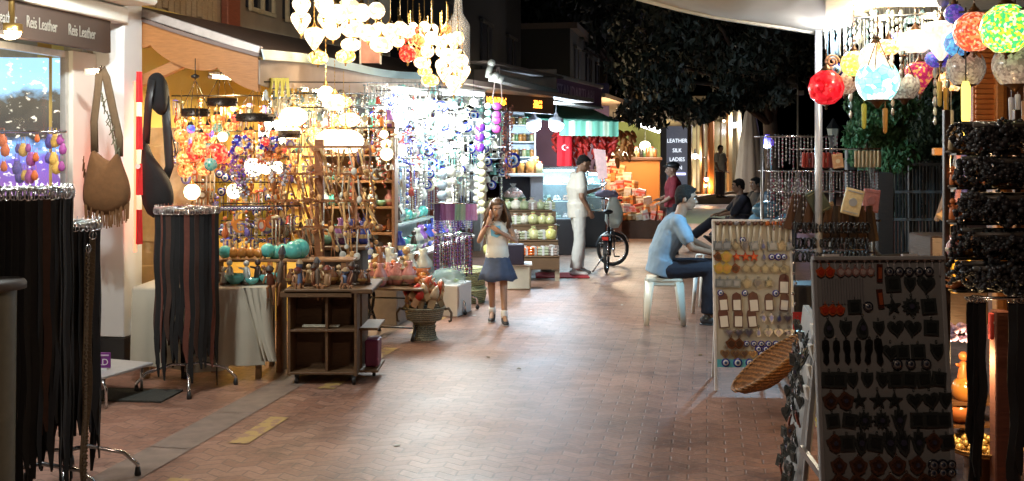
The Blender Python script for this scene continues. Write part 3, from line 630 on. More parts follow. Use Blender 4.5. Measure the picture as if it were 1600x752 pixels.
# closed parasol, leaning a little
cp = thing('closed_parasol', 'tall folded grey parasol beyond the seated people', 'parasol', (at(1172, 0, 24).x, 24, 0))
m = MB(); m.lathe([(.26+.04*0, .75), (.31, 1.0), (.26, 1.5), (.19, 2.1), (.11, 2.6), (.03, 2.75)], 24)
for i, v in enumerate(m.v): k = i % 24; s_ = 1+(.18 if k % 3 == 0 else -.06); m.v[i] = (v[0]*s_, v[1]*s_, v[2])
obj('folded_cloth', m, M((.34, .33, .32), .9, 0, .15, 4), cp)
m = MB(); m.tube([(0, 0, 0), (0, 0, .9)], .03, 10); obj('pole', m, M((.2, .2, .2), .4), cp)
m = MB(); m.lathe([(.3, 0), (.3, .05), (.06, .09)], 16); obj('base', m, M((.2, .2, .2), .7), cp)
# faint street name sign with post
t_ = thing('street_sign', 'unlit outlined sign on a thin post right of the parasol', 'sign', at(1221, 129, 22))
m = MB(); m.box((0, 0, 0), (.72, .03, .27), ch=.004); obj('panel', m, M((.05, .055, .055), .5), t_)
m = MB()
for z in (-.12, .12): m.box((0, -.018, z), (.7, .006, .012))
for x in (-.345, .345): m.box((x, -.018, 0), (.012, .006, .24))
obj('border', m, M((.12, .13, .13), .5), t_)
m = MB(); m.tube([(.37, .05, -3.2), (.37, .05, -.1)], .025, 8); m.box((.42, .03, -.22), (.14, .05, .1)); obj('post', m, M((.12, .12, .12), .5), t_)
# ================= LEFT: belts, bags, tables, lamps, trinkets
def belt_proto(col, ln, wd=.034, braided=False):
    m = MB(); n = 14; g = []
    for i in range(n+1):
        z = -.02-ln*i/n; x = .012*sin(i*.9)*(i/n); g.append([Vector((-wd/2+x, .004*sin(i), z)), Vector((wd/2+x, .004*sin(i), z))])
    g[-1] = [Vector((-.006, 0, -.045-ln)), Vector((.006, 0, -.045-ln))]
    m.slab(g, Vector((0, .005, 0)))
    if braided:
        for i in range(int(ln/.02)): m.box((0, -.003, -.04-i*.02), (wd*.8, .006, .011), Euler((0, .5*(-1)**i, 0)))
    b = MB(); b.tube([(wd*.62*cos(t), -.004, .0+.024*sin(t)) for t in [2*pi*i/10 for i in range(11)]], .0032, 5, False); b.tube([(0, -.006, .02), (0, -.006, -.02)], .0025, 5)
    return Proto('belt', 'belt', m.mesh(M(col, .85, 0, .3, 30)), [('buckle', b.mesh(CHROME))])
BP = {'black': [belt_proto((.006, .006, .007), l_) for l_ in (1.02, 1.12, 1.2)], 'dark brown': [belt_proto((.05, .022, .014), l_) for l_ in (1.0, 1.12)],
      'red brown': [belt_proto((.14, .045, .03), 1.12, .04)], 'braided tan': [belt_proto((.12, .09, .055), 1.3, .026, True)]}
def belt_rack(x, y, z, r, n, cols, name, ln=1.0, legs=True):
    t = thing('belt_rack', '%s round chrome rack hung with leather belts' % name, 'rack', (x, y, 0))
    m = MB(); m.tube([(0, 0, .12), (0, 0, z)], .014, 8); obj('pole', m, CHROME, t)
    m = MB(); m.tube([(r*cos(a), r*sin(a), z) for a in [2*pi*i/28 for i in range(29)]], .006, 6, False)
    for a in range(4): m.tube([(0, 0, z), (r*cos(a*pi/2), r*sin(a*pi/2), z)], .005, 6)
    obj('ring', m, CHROME, t)
    m = MB()
    for i in range(n): a = 2*pi*i/n; m.tube([(r*cos(a), r*sin(a), z), ((r+.02)*cos(a), (r+.02)*sin(a), z-.02), ((r+.03)*cos(a), (r+.03)*sin(a), z+.02)], .0028, 5)
    obj('hook', m, CHROME, t, kind='stuff')
    for a in range(4):
        an = a*pi/2+.35; m = MB(); rr = .34
        m.tube([(0, 0, .17), (.3*rr*cos(an), .3*rr*sin(an), .18), (.8*rr*cos(an), .8*rr*sin(an), .13), (rr*cos(an), rr*sin(an), .06), (rr*cos(an), rr*sin(an), .01)], .011, 8)
        lg = obj('leg', m, CHROME, t); m = MB(); m.lathe([(.016, 0), (.018, .015), (.012, .05)], 8, (rr*cos(an), rr*sin(an), 0), cap=True); obj('foot', m, BLACK, lg)
    for i in range(n):
        a = 2*pi*i/n; c = cols[i % len(cols)]; p = random.choice(BP[c]); s = ln*U(.86, 1.04)
        stamp(p, mat4((x+(r+.025)*cos(a), y+(r+.025)*sin(a), z-.02), Euler((0, 0, a+pi/2+U(-.5, .5))), (1, 1, s)), '%s leather belt hanging on the %s rack' % (c, name), '%s belts on the %s rack' % (c, name))
    return t
bk = ['black']*11+['dark brown']
belt_rack(at(30, 0, 4.95).x, 4.95, 1.52, .21, 52, bk, 'nearest and tallest', 1.18)
belt_rack(at(105, 0, 5.25).x, 5.25, 1.34, .13, 34, bk, 'second lower', 1.02)
belt_rack(at(292, 0, 7.35).x, 7.35, 1.30, .19, 40, ['black', 'black', 'red brown', 'black', 'dark brown', 'black'], 'small freestanding')
for i, (px, D, zt, nm) in enumerate(((145, 4.9, 1.3, 'braided tan belt hanging lowest at the right of the near belt racks'), (137, 4.85, 1.24, 'narrow braided belt beside the lowest hanging one'))):
    stamp(BP['braided tan'][0], mat4((at(px, 0, D).x, D, zt), Euler((0, .03, .3+i)), (1, 1, (zt-.12)/1.35)), nm)
# grey column top standing at the left picture edge (display stool)
t_ = thing('display_stool', 'round grey topped stool at the very left edge among the belts', 'stool', (at(-12, 0, 4.55).x, 4.55, 0))
m = MB(); m.lathe([(.001, 1.13), (.13, 1.13), (.14, 1.115), (.14, 1.09), (.001, 1.085)], 24); obj('seat', m, M((.08, .07, .065), .6), t_)
m = MB(); m.lathe([(.09, .03), (.1, 1.09)], 20); obj('column', m, M((.12, .12, .09), .5), t_); m = MB(); m.lathe([(.15, 0), (.15, .03), (.001, .035)], 20); obj('base', m, BLACK, t_)
# glowing purses on a rail stand in for lamp reflections in the shop window
REFLS = [((.35, .08, .3), 'purple'), ((.6, .15, .05), 'orange red'), ((.12, .1, .35), 'blue'), ((.65, .4, .1), 'amber')]
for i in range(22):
    c, nm = REFLS[(i*3+1) % 4]; m = MB(); m.lathe([(.001, -.16), (.05, -.14), (.065, -.07), (.035, 0), (.028, .02)], 12, sq=.5); m.tube([(-.03, 0, .01), (-.02, 0, .1), (.02, 0, .1), (.03, 0, .01)], .004, 5)
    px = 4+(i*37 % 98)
    obj('purse', m, M(c, .35, 0, .6, 40, emis=.1, ecol=c), None, '%s pouch-shaped lamp reflection, %s from left in the leather shop window' % (nm, nth(i)), 'pouch', 'lamp reflections in the leather shop window', mx=mat4((at(px, 0, 7.2).x, 7.2+.03*(i % 4), zof(212+14*(i % 5), 7.2)), None, U(.3, .6)))
m = MB(); m.tube([at(-5, 206, 7.2), at(104, 206, 7.2)], .008, 6); obj('hanging_rail', m, CHROME, None, 'thin added rail carrying the pouch-shaped lamp reflections in the leather shop window', 'rail')
# fringed suede shoulder bag
t_ = thing('fringed_bag', 'brown suede shoulder bag with fringe hanging on the white pillar', 'bag', at(168, 108, 7.35))
def rel0(o): return lambda px, py, dy=0: at(px, py, o.y+dy)-o
r_ = rel0(at(168, 108, 7.35))
SU = M((.14, .062, .02), .9, 0, .25, 25, .3)
out = [r_(146, 232), r_(139, 262), r_(132, 295), r_(133, 322), r_(150, 335), r_(172, 338), r_(195, 330), r_(205, 312), r_(203, 285), r_(192, 258), r_(186, 236), r_(176, 252), r_(166, 250), r_(154, 240)]
m = MB(); o2 = chaikin([(p.x, p.z) for p in out]); cx = sum(p[0] for p in o2)/len(o2); cz = sum(p[1] for p in o2)/len(o2)
n = len(o2); rings = [(1, 0), (.97, -.045), (.8, -.075), (.45, -.09)]
vs = [(cx+(x-cx)*k, y, cz+(z-cz)*k) for k, y in rings for x, z in o2]; fs = [(i*n+j, i*n+(j+1) % n, (i+1)*n+(j+1) % n, (i+1)*n+j) for i in range(3) for j in range(n)]+[tuple(3*n+j for j in range(n)), tuple(range(n))[::-1]]
m.add(vs, fs, True); obj('body', m, SU, t_)
m = MB(); m.tube([r_(148, 238), r_(147, 190), r_(153, 140), r_(155, 114)], [(.028, .006)]*4, 8, side=(1, 0, 0)); m.tube([r_(155, 114), r_(160, 108), r_(166, 122), r_(176, 170), r_(186, 215), r_(186, 245)], [(.03, .006)]*6, 8, side=(1, 0, 0)); obj('strap', m, M((.12, .075, .04), .9, 0, .3, 20), t_)
m = MB()
for i in range(34):
    q = i/33; x = 136+68*q; y = 318+14*sin(q*pi); p = r_(x, y); l_ = .10*U(.8, 1.2)
    m.box((p.x, -.05+U(-.02, .02), p.z-l_/2), (.009, .003, l_+.02), Euler((0, U(-.1, .1), 0)))
for i in range(16): p = r_(133+i*.6, 245+i*5.0); m.box((p.x-.005, -.02, p.z-.05), (.006, .003, .11), Euler((0, U(-.1, .1), 0)))
obj('fringe', m, SU, t_)
m = MB()
for i in range(26): q = i/25; p = r_(160+26*q, 145+95*q); m.box((p.x+U(-.01, .01), -.014, p.z-.02), (.007, .003, .06), Euler((0, U(-.7, .7), 0)))
obj('tassel', m, M((.16, .15, .1), .9), t_)
m = MB(); m.tube([r_(156, 108, .3), r_(156, 108, .02), r_(158, 104, -.04)], .009, 6); m.box(r_(148, 112, .05), (.14, .02, .04)); obj('wall_hook', m, CHROME, None, 'small metal hook holding the fringed bag on the white pillar', 'hook', mx=mat4(at(168, 108, 7.35)))
# red pennants on the pillar edge with a red strip lamp behind them
for i, (y0, y1) in enumerate(((112, 160), (182, 234), (256, 305), (328, 382))):
    D = 7.75; x = at(217, 0, D).x; h = (y1-y0)/F*D
    m = MB(); m.slab([[Vector((-.02+.04*j/6, .012*sin(j*1.3), 0)), Vector((-.03+.055*j/6, .02*sin(j*1.3+1), -h))] for j in range(7)], Vector((0, .003, 0)))
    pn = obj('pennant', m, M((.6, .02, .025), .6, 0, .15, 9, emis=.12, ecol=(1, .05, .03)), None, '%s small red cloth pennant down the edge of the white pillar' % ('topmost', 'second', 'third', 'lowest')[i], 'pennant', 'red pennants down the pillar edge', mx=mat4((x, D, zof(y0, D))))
    if i in (2,): m = MB(); m.plate(circ(.02, 10), .004); obj('emblem', m, WHITE, pn, mx=mat4((0, -.02, -.02)))
t_ = thing('red_strip_lamp', 'thin glowing red strip lamp on the pillar edge behind the pennants', 'lamp', at(211, 240, 7.82))
m = MB(); m.tube([(0, 0, -.75), (0, 0, .55)], .011, 8); obj('tube', m, EM((1, .12, .06), 4), t_)
lamp('POINT', (-.05, -.12, -.1), 1.5, (1, .15, .08), .15, parent=t_)
# black bags right of pillar
for nm, pts, D in (('black rucksack with hanging strap at the yellow wall behind the pennants', [(232, 118), (250, 112), (262, 130), (264, 175), (248, 182), (232, 160)], 8.0), ('large black handbag hanging low between pennants and belts', [(226, 215), (234, 240), (252, 262), (266, 285), (272, 310), (268, 338), (222, 340), (222, 240)], 7.9)):
    o = at(*pts[0], D); q = [Vector((a, 0, b)) for a, b in chaikin([((at(x, y, D)-o).x, (at(x, y, D)-o).z) for x, y in pts])]; t_ = thing('black_bag', nm, 'bag', o)
    cx = sum(p.x for p in q)/len(q); cz = sum(p.z for p in q)/len(q); n = len(q); m = MB(); rings = [(.9, .05), (1.02, 0), (.93, -.05), (.55, -.075)]
    m.add([(cx+(p.x-cx)*k, y, cz+(p.z-cz)*k) for k, y in rings for p in q], [(i*n+j, i*n+(j+1) % n, (i+1)*n+(j+1) % n, (i+1)*n+j) for i in range(3) for j in range(n)]+[tuple(3*n+j for j in range(n)), tuple(range(n))[::-1]], True)
    obj('body', m, M((.006, .006, .007), .85, 0, .4, 12, .5), t_)
    m = MB()
    if 'rucksack' in nm: m.tube([at(258, 150, D)-o, at(261, 200, D)-o, at(265, 260, D)-o, at(256, 285, D)-o], [(.035, .006)]*4, 8, side=(1, 0, 0)); m.tube([at(262, 180, D)-o, at(272, 225, D)-o, at(276, 243, D)-o, at(268, 245, D)-o], .006, 6)
    else: m.tube([at(228, 225, D)-o, at(232, 160, D)-o, at(238, 125, D)-o], [(.03, .006)]*3, 8, side=(1, 0, 0))
    obj('strap', m, BLACK, t_)
# mat, bench, purple sign, pavement shelf
m = MB(); m.box((0, 0, .008), (.56, .34, .014), ch=.004); obj('door_mat', m, M((.035, .035, .03), .95, 0, .4, 60, .5), None, 'dark doormat on the paving before the white pillar', 'doormat', mx=mat4((at(212, 0, 7.15).x, 7.12, 0), Euler((0, 0, -.12))))
t_ = thing('low_bench', 'low grey topped bench with bent chrome leg left of the doormat', 'bench', (at(165, 0, 6.95).x, 6.95, 0), -.35)
m = MB(); m.box((-.1, .1, .2), (.42, .5, .02), ch=.005); obj('seat', m, M((.35, .35, .36), .3, 0, .2), t_)
for x in (.05, -.28):
    m = MB(); m.tube([(x, -.12, .19), (x+.05, -.14, .18), (x+.08, -.14, .13), (x+.08, -.14, .01)], .01, 8); obj('leg', m, CHROME, t_); m = MB(); m.tube([(x, .3, .19), (x, .3, .01)], .01, 8); obj('leg', m, CHROME, t_)
t_ = thing('purple_sign', 'small purple card sign with white letters standing behind the near belts', 'sign', at(150, 563, 7.0))
m = MB(); m.box((0, 0, 0), (.2, .012, .105), ch=.002); obj('card', m, M((.16, .02, .2), .4), t_)
text('GOLD', .062, Matrix.Translation((.088, -.007, -.032)) @ Euler((pi/2, 0, 0)).to_matrix().to_4x4(), WHITE, t_, align='RIGHT', ext=.001)
m = MB(); m.box((.03, -.008, .035), (.12, .003, .01)); obj('small_print', m, M((.6, .5, .65), .5), t_); m = MB(); m.box((0, .02, -.07), (.15, .05, .05)); obj('base', m, WHITE, t_)
# table with pale cloth
tb = thing('cloth_table', 'trestle table behind the freestanding belt rack, hidden by its cloth', 'table', (at(330, 0, 7.9).x, 7.9, 0))
m = MB(); m.box((0, 0, .665), (.95, .55, .03)); obj('tabletop', m, wood((.3, .2, .1)), tb)
for x in (-.42, .42):
    for y in (-.22, .22): m = MB(); m.box((x, y, .325), (.04, .04, .65)); obj('leg', m, wood((.3, .2, .1)), tb)
m = MB(); X0 = at(330, 0, 7.9).x; zc = .69; pts = []
def fold(u): return .014*sin(u*31)+.01*sin(u*17+1)
g = []
for i in range(61):
    u = i/60; x = X0-.5+1.0*u; zb = .09+.02*sin(u*9)
    if u > .72: zb = .12
    g.append([Vector((x, 8.18, zc)), Vector((x, 7.62, zc)), Vector((x, 7.605, zc-.02))]+[Vector((x+fold(u)*.3*q, 7.6-.02*q-(.02+fold(u))*q, zc-(zc-zb)*q)) for q in (.3, .6, 1)])
m.slab(g, Vector((0, .004, -.003)))
g = []
for i in range(13):
    u = i/12; tip = Vector((X0+.56, 7.5, .07)); a_ = Vector((X0+.30+.2*u, 7.6, zc)) if u < .8 else Vector((X0+.5, 7.6+.3*(u-.8)/.2, zc))
    g.append([a_, a_.lerp(tip, .5)+Vector((.02*sin(i*2), -.03*cos(i*2.2), 0)), a_.lerp(tip, .85)+Vector((.02*sin(i*2), -.02, 0))+Vector(((u-.5)*.08, 0, 0))])
m.slab(g, Vector((0, .004, 0)))
obj('table_cloth', m, M((.42, .38, .30), .85, 0, .08, 9), None, 'pale cloth draped to the ground over the table, one corner hanging in a point', 'tablecloth')
# wooden corner cart with shelves on castors
cw = thing('shelf_cart', 'brown wooden display cart with open shelves standing on castors', 'cart', (at(505, 0, 7.45).x, 7.45, 0), .0)
W1 = wood((.115, .06, .026), .6)
m = MB(); m.box((.04, .28, .685), (.64, .62, .035), ch=.006); m.box((-.05, .0, .665), (.52, .06, .04)); obj('top', m, W1, cw)
m = MB(); m.box((-.25, .28, .37), (.02, .56, .6)); obj('side_panel', m, W1, cw)
m = MB(); m.box((.24, .05, .37), (.02, .16, .6), ch=.003); m.box((.25, .3, .37), (.02, .3, .6)); obj('side_panel', m, W1, cw)
m = MB(); m.box((0, .24, .37), (.48, .02, .6)); obj('back_panel', m, W1, cw)
m = MB(); m.box((.02, .12, .37), (.018, .2, .58)); obj('divider', m, W1, cw)
for z in (.395, .085): m = MB(); m.box((.0, .25, z), (.49, .5, .018), ch=.003); m.box((.32, .27, z), (.14, .4, .018), ch=.003); obj('shelf', m, W1, cw)
for x, y in ((-.2, .05), (.22, .02), (.33, .3), (-.2, .45)):
    m = MB(); m.box((x, y, .065), (.03, .03, .03)); m.X = Matrix.Translation((x, y, .03)) @ Matrix.Rotation(pi/2, 4, 'Y'); m.lathe([(.03, -.01), (.03, .01)], 12, cap=True); obj('castor', m, BLACK, cw)
m = MB()
for i in range(6): m.tube([(-.17, .08+.012*i, .412+.003*(i % 2)), (.1, .07+.014*i, .414)], .005, 6)
obj('stick_bundle', m, M((.55, .5, .38), .6), None, 'bundle of thin pale sticks lying on the middle shelf of the wooden cart', 'sticks', mx=mat4((at(505, 0, 7.45).x, 7.45, 0)))
m = MB(); m.box((.18+.15, .25, .2), (.1, .2, .2), ch=.01); obj('purple_bin', m, M((.12, .02, .06), .4), None, 'small dark purple box on the lowest shelf of the wooden cart', 'box', mx=mat4((at(505, 0, 7.45).x, 7.45, 0)))
# wooden figures sitting at the table/cart edge with legs dangling
def doll(c1, c2):
    m = MB(); m.limb((0, 0, .03), (0, .005, .1), .028, .024, 8); m.ball((0, 0, .15), .026, 10, 8)
    k = MB(); k.limb((.012, 0, .02), (.018, -.06, .02), .011, .009, 6); k.limb((.018, -.06, .02), (.018, -.062, -.06), .009, .008, 6); k.limb((-.012, 0, .02), (-.018, -.06, .02), .011, .009, 6); k.limb((-.018, -.06, .02), (-.02, -.062, -.06), .009, .008, 6)
    k.limb((.03, 0, .1), (.045, -.02, .05), .008, .006, 6); k.limb((-.03, 0, .1), (-.045, -.02, .05), .008, .006, 6)
    h = MB(); h.lathe([(.034, .158), (.028, .17), (.012, .19), (.001, .192)], 10)
    return Proto('wooden_doll', 'wooden doll', m.mesh(M(c1, .5, 0, .2)), [('limbs', k.mesh(M((.3, .14, .06), .5))), ('hat', h.mesh(M(c2, .5)))])
DP = [doll((.14, .04, .02), (.05, .03, .02)), doll((.10, .14, .25), (.3, .2, .1)), doll((.35, .2, .1), (.15, .03, .02)), doll((.16, .12, .09), (.06, .05, .05))]
for i, px in enumerate((424, 436, 461, 467, 492, 497, 511, 538, 543)):
    D = 7.5; stamp(DP[(i*3) % 4], mat4((at(px, 0, D).x, D, .705), Euler((U(-.25, .25), U(-.2, .2), U(-1, 1))), (U(.8, 1.2), U(.8, 1.2), U(.7, 1.3) if i != 1 else 1.7)), '%s seated wooden doll from the left along the cart and table edge, legs dangling' % nth(i), 'wooden dolls sitting on the edge')
# bowls, globes and clutter on the tables
def bowlp(c, cat='bowl', r=.08, nm='glass_bowl'):
    m = MB(); m.lathe([(.001, 0), (r*.4, .003), (r*.85, r*.4), (r, r*.95), (r*.93, r*.95), (r*.78, r*.4), (.001, r*.1)], 16)
    k = MB(); k.lathe([(r*.35, 0), (r*.4, -.012), (r*.3, -.012)], 12)
    return Proto(nm, cat, m.mesh(M(c, .15, 0, .3, 18, coat=.6)), [('foot', k.mesh(BRASS))])
def vasep(c, c2):
    m = MB(); m.lathe([(.001, 0), (.03, .002), (.055, .05), (.05, .1), (.02, .14), (.028, .17), (.02, .172)], 14); k = MB(); k.lathe([(.056, .045), (.059, .06), (.056, .075)], 14)
    return Proto('vase', 'vase', m.mesh(M(c, .2, 0, .3, 25, coat=.5)), [('band', k.mesh(M(c2, .3, .6)))])
def figp(c):
    m = MB(); m.limb((0, 0, .03), (0, 0, .11), .03, .02, 8); m.ball((0, 0, .15), .022, 8, 6); m.limb((.02, 0, .11), (.045, -.02, .07), .009, .007, 6); m.limb((-.02, 0, .11), (-.04, -.03, .12), .009, .007, 6)
    k = MB(); k.lathe([(.04, 0), (.04, .012), (.025, .02)], 10, cap=True)
    return Proto('figurine', 'figurine', m.mesh(M(c, .35, .1, .4, 30)), [('base', k.mesh(M((.08, .05, .03), .4)))])
def ballp(c, r=.06):
    m = MB(); m.ball((0, 0, r), r, 16, 12); k = MB(); k.lathe([(r*.5, -.002), (r*.45, .014), (r*.3, .02)], 12)
    return Proto('glass_globe', 'globe', m.mesh(M(c, .12, 0, .4, 14, coat=.8)), [('stand', k.mesh(BRASS))])
VB = {'turquoise bowl': bowlp((.12, .42, .40), r=.075), 'brass bowl': bowlp((.5, .25, .07)), 'white bowl': bowlp((.6, .6, .55), r=.06), 'green bowl': bowlp((.2, .42, .3), r=.06), 'copper pot': bowlp((.55, .18, .06), 'pot', .07, 'copper_pot'),
      'blue vase': vasep((.05, .08, .4), (.6, .5, .3)), 'brown vase': vasep((.18, .07, .03), (.5, .3, .1)), 'pale vase': vasep((.55, .6, .55), (.3, .4, .4)), 'purple vase': vasep((.25, .12, .4), (.6, .6, .6)), 'pink vase': vasep((.55, .25, .25), (.6, .5, .4)),
      'dark figurine': figp((.04, .025, .02)), 'brown figurine': figp((.22, .09, .04)), 'tan figurine': figp((.5, .35, .18)), 'silver figurine': figp((.5, .52, .5)), 'orange figurine': figp((.6, .18, .05)),
      'turquoise globe': ballp((.10, .46, .42), .055), 'grey globe': ballp((.3, .32, .3), .05), 'amber globe': ballp((.5, .2, .04), .045)}
def rowon(names, px0, px1, D, z, n, where, dj=.08, s0=.9, s1=1.2):
    cnt = {}
    for i in range(n):
        nm = names[i % len(names)] if len(names) < 3 else random.choice(names); px = px0+(px1-px0)*(i+.5)/n; d = D[0]+(D[1]-D[0])*(i+.5)/n+U(-dj, dj)
        k = cnt.get(nm, 0); cnt[nm] = k+1
        stamp(VB[nm], mat4((at(px, 0, d).x, d, z), Euler((0, 0, U(-1, 1))), U(s0, s1)), '%s %s from the left %s' % (nth(k), nm, where), 'goods '+where)
rowon(['amber globe', 'turquoise globe', 'grey globe'], 345, 425, (7.85, 7.9), .88, 6, 'on the riser behind the cloth table', .01)
for k, (px, r) in enumerate(((430, 1.0), (441, 1.1), (459, 1.35), (466, 1.45))): stamp(VB['turquoise globe' if k != 2 else 'turquoise globe'], mat4((at(px, 0, 7.95).x, 7.95+.05*(k % 2), .86), None, r), '%s of four turquoise glass globes over the wooden dolls' % nth(k), 'turquoise globes')
t_ = thing('display_riser', 'brown wooden riser with goods behind the cloth table and the cart', 'riser', (at(440, 0, 7.98).x, 7.98, 0))
m = MB(); m.box((0, 0, .86), (1.15, .22, .02), ch=.004); obj('top', m, wood((.25, .12, .05)), t_)
for x in (-.5, 0, .5): m = MB(); m.box((x, 0, .42), (.04, .2, .85)); obj('leg', m, wood((.25, .12, .05)), t_)
rowon(['pale vase', 'dark figurine', 'brown figurine', 'turquoise bowl', 'silver figurine'], 345, 425, (7.75, 7.8), .695, 9, 'on the cloth table', .04, .7, 1.1)
rowon(['brown figurine', 'tan figurine', 'copper pot', 'brown vase', 'dark figurine'], 450, 580, (7.62, 7.7), .705, 14, 'on top of the wooden cart', .04, .6, 1.0)
rowon(['dark figurine', 'silver figurine', 'blue vase', 'green bowl', 'pale vase', 'purple vase'], 470, 572, (8.7, 8.9), .9, 12, 'on the dark table behind the cart', .05, .9, 1.4)
t_ = thing('side_table', 'dark cloth covered table behind the cart, crowded with figurines', 'table', (at(520, 0, 8.8).x, 8.8, 0))
m = MB(); m.box((0, 0, .885), (.62, .4, .03), ch=.004); obj('top', m, wood((.12, .07, .04)), t_); m = MB(); m.box((0, 0, .44), (.56, .36, .86), ch=.01); obj('skirt', m, M((.06, .05, .045), .9), t_)
# iron sewing-machine table with copper goods
it = thing('iron_table', 'long table on curled black iron legs holding copper and leather goods', 'table', (at(616, 0, 9.35).x, 9.3, 0), -.2)
it.scale = (1, 1, .71)
m = MB(); m.box((0, .1, .66), (.62, .5, .03), ch=.006); obj('tabletop', m, wood((.16, .1, .06)), it)
for x in (-.25, .22):
    m = MB()
    for sgn in (-1, 1): m.tube([(x, .1+sgn*.03, .62), (x, .1+sgn*.08, .5), (x, .1+sgn*.02, .34), (x, .1+sgn*.1, .2), (x, .1+sgn*.2, .08), (x, .1+sgn*.24, .015)], [.018, .016, .014, .016, .018, .02], 8)
    m.tube([(x, .1+.07*cos(a), .42+.09*sin(a)) for a in [2*pi*i/12 for i in range(13)]], .01, 6); m.tube([(x, .1+.1*cos(a), .22+.06*sin(a)) for a in [pi*i/8 for i in range(9)]], .01, 6)
    obj('leg', m, M((.02, .02, .022), .3, .5), it)
m = MB(); m.tube([(-.25, .1, .12), (.22, .1, .12)], .012, 8); m.tube([(-.25, .1, .5), (.22, .1, .5)], .01, 8); obj('stretcher', m, BLACK, it)
rowon(['copper pot', 'amber globe', 'orange figurine', 'copper pot', 'tan figurine', 'pink vase'], 580, 662, (9.25, 9.45), .485, 20, 'on the iron legged table', .12, .7, 1.3)
rowon(['copper pot', 'brown vase', 'pale vase', 'tan figurine'], 585, 665, (9.6, 9.7), .485, 12, 'at the back of the iron legged table', .02, 1.2, 1.9)
# wicker basket on pedestal, full of leather slippers
def wicker(col):
    m, t, p = newmat('wicker'); n, l = t.nodes, t.links
    tc = n.new('ShaderNodeTexCoord'); b = n.new('ShaderNodeTexWave'); b.bands_direction = 'Z'; b.inputs['Scale'].default_value = 14; b.inputs['Distortion'].default_value = 3; b.inputs['Detail Scale'].default_value = 4; l.new(tc.outputs['Object'], b.inputs[0])
    r = n.new('ShaderNodeValToRGB'); r.color_ramp.elements[0].color = (*[c*.4 for c in col], 1); r.color_ramp.elements[1].color = (*col, 1); l.new(b.outputs[0], r.inputs[0]); l.new(r.outputs[0], p.inputs['Base Color']); p.inputs['Roughness'].default_value = .7
    bu = n.new('ShaderNodeBump'); bu.inputs['Distance'].default_value = .01; l.new(b.outputs[0], bu.inputs['Height']); l.new(bu.outputs[0], p.inputs['Normal']); return m
wb = thing('wicker_basket', 'pale wicker basket on a flared wicker pedestal with a curled handle', 'basket', (at(663, 0, 9.3).x, 9.3, 0))
wb.scale = (.74, .74, .84)
WK = wicker((.36, .34, .24))
m = MB(); m.lathe([(.17, 0), (.14, .05), (.12, .14), (.15, .19), (.215, .21), (.245, .33), (.25, .34), (.23, .34), (.2, .22), (.001, .215)], 28); 
for i in range(28): a = 2*pi*i/28; m.tube([((.13+.02*abs(.1-z)*10)*cos(a), (.13+.02*abs(.1-z)*10)*sin(a), z) for z in (.0, .05, .1, .15)], .007, 5)
obj('body', m, WK, wb)
m = MB(); m.tube([(.25*cos(a), .25*sin(a), .34) for a in [2*pi*i/32 for i in range(33)]], .014, 8, False); obj('rim', m, WK, wb)
for sgn in (1, -1): m = MB(); m.tube([(sgn*.25, 0, .32), (sgn*.3, -.02, .33), (sgn*.335, -.02, .28), (sgn*.33, -.02, .2), (sgn*.3, -.02, .19)], .015, 8); obj('handle', m, M((.13, .1, .07), .5), wb)
def slipper(c, c2):
    m = MB(); m.plate([(-.03, -.09), (.03, -.09), (.035, 0), (.03, .09), (0, .12), (-.03, .09), (-.035, 0)], .012); k = MB(); k.tube([(0, -.005, -.0), (0, -.03, .04), (0, -.03, .09), (0, -.015, .14)], [(.036, .01), (.042, .02), (.034, .018), (.006, .006)], 10, side=(1, 0, 0))
    return Proto('leather_slipper', 'slipper', m.mesh(M(c2, .6)), [('upper', k.mesh(M(c, .35, 0, .2, 30)))])
SP = [(slipper((.5, .03, .02), (.35, .18, .08)), 'red'), (slipper((.3, .13, .05), (.3, .2, .1)), 'brown'), (slipper((.5, .08, .03), (.4, .25, .12)), 'orange red'), (slipper((.4, .3, .2), (.3, .2, .1)), 'tan')]
bx, by = at(663, 0, 9.3).x, 9.3
for i in range(34):
    a = i*2.4; r = .17*sqrt((i+.5)/34); k = i % 4
    stamp(SP[k][0], mat4((bx+r*cos(a), by+r*sin(a), .33+.10*(1-r/.17)+.04*(i % 3)), Euler((U(-.9, .3), U(-.9, .9), U(-1.2, 1.2))), U(.7, .95)), '%s leather slipper heaped in the wicker basket' % SP[k][1], SP[k][1]+' slippers in the wicker basket')
# revolving necklace rack with chrome legs
nr = thing('necklace_rack', 'round two tier chrome rack on castor legs hung with bead necklaces', 'rack', (at(708, 0, 10.9).x, 10.9, 0))
NX, NY = at(708, 0, 10.9).x, 10.9
m = MB(); m.tube([(0, 0, .15), (0, 0, 1.35)], .014, 8); obj('pole', m, CHROME, nr)
for z, r in ((1.08, .2), (.82, .2)): m = MB(); m.tube([(r*cos(a), r*sin(a), z) for a in [2*pi*i/24 for i in range(25)]], .006, 6, False); m.tube([(-r, 0, z), (r, 0, z)], .005, 6); m.tube([(0, -r, z), (0, r, z)], .005, 6); obj('ring', m, CHROME, nr)
for a in range(4):
    an = a*pi/2+.5; m = MB(); m.tube([(0, 0, .2), (.14*cos(an), .14*sin(an), .19), (.28*cos(an), .28*sin(an), .12), (.29*cos(an), .29*sin(an), .04)], .012, 8); lg = obj('leg', m, CHROME, nr); m = MB(); m.ball((.29*cos(an), .29*sin(an), .022), .022, 8, 6); obj('castor', m, BLACK, lg)
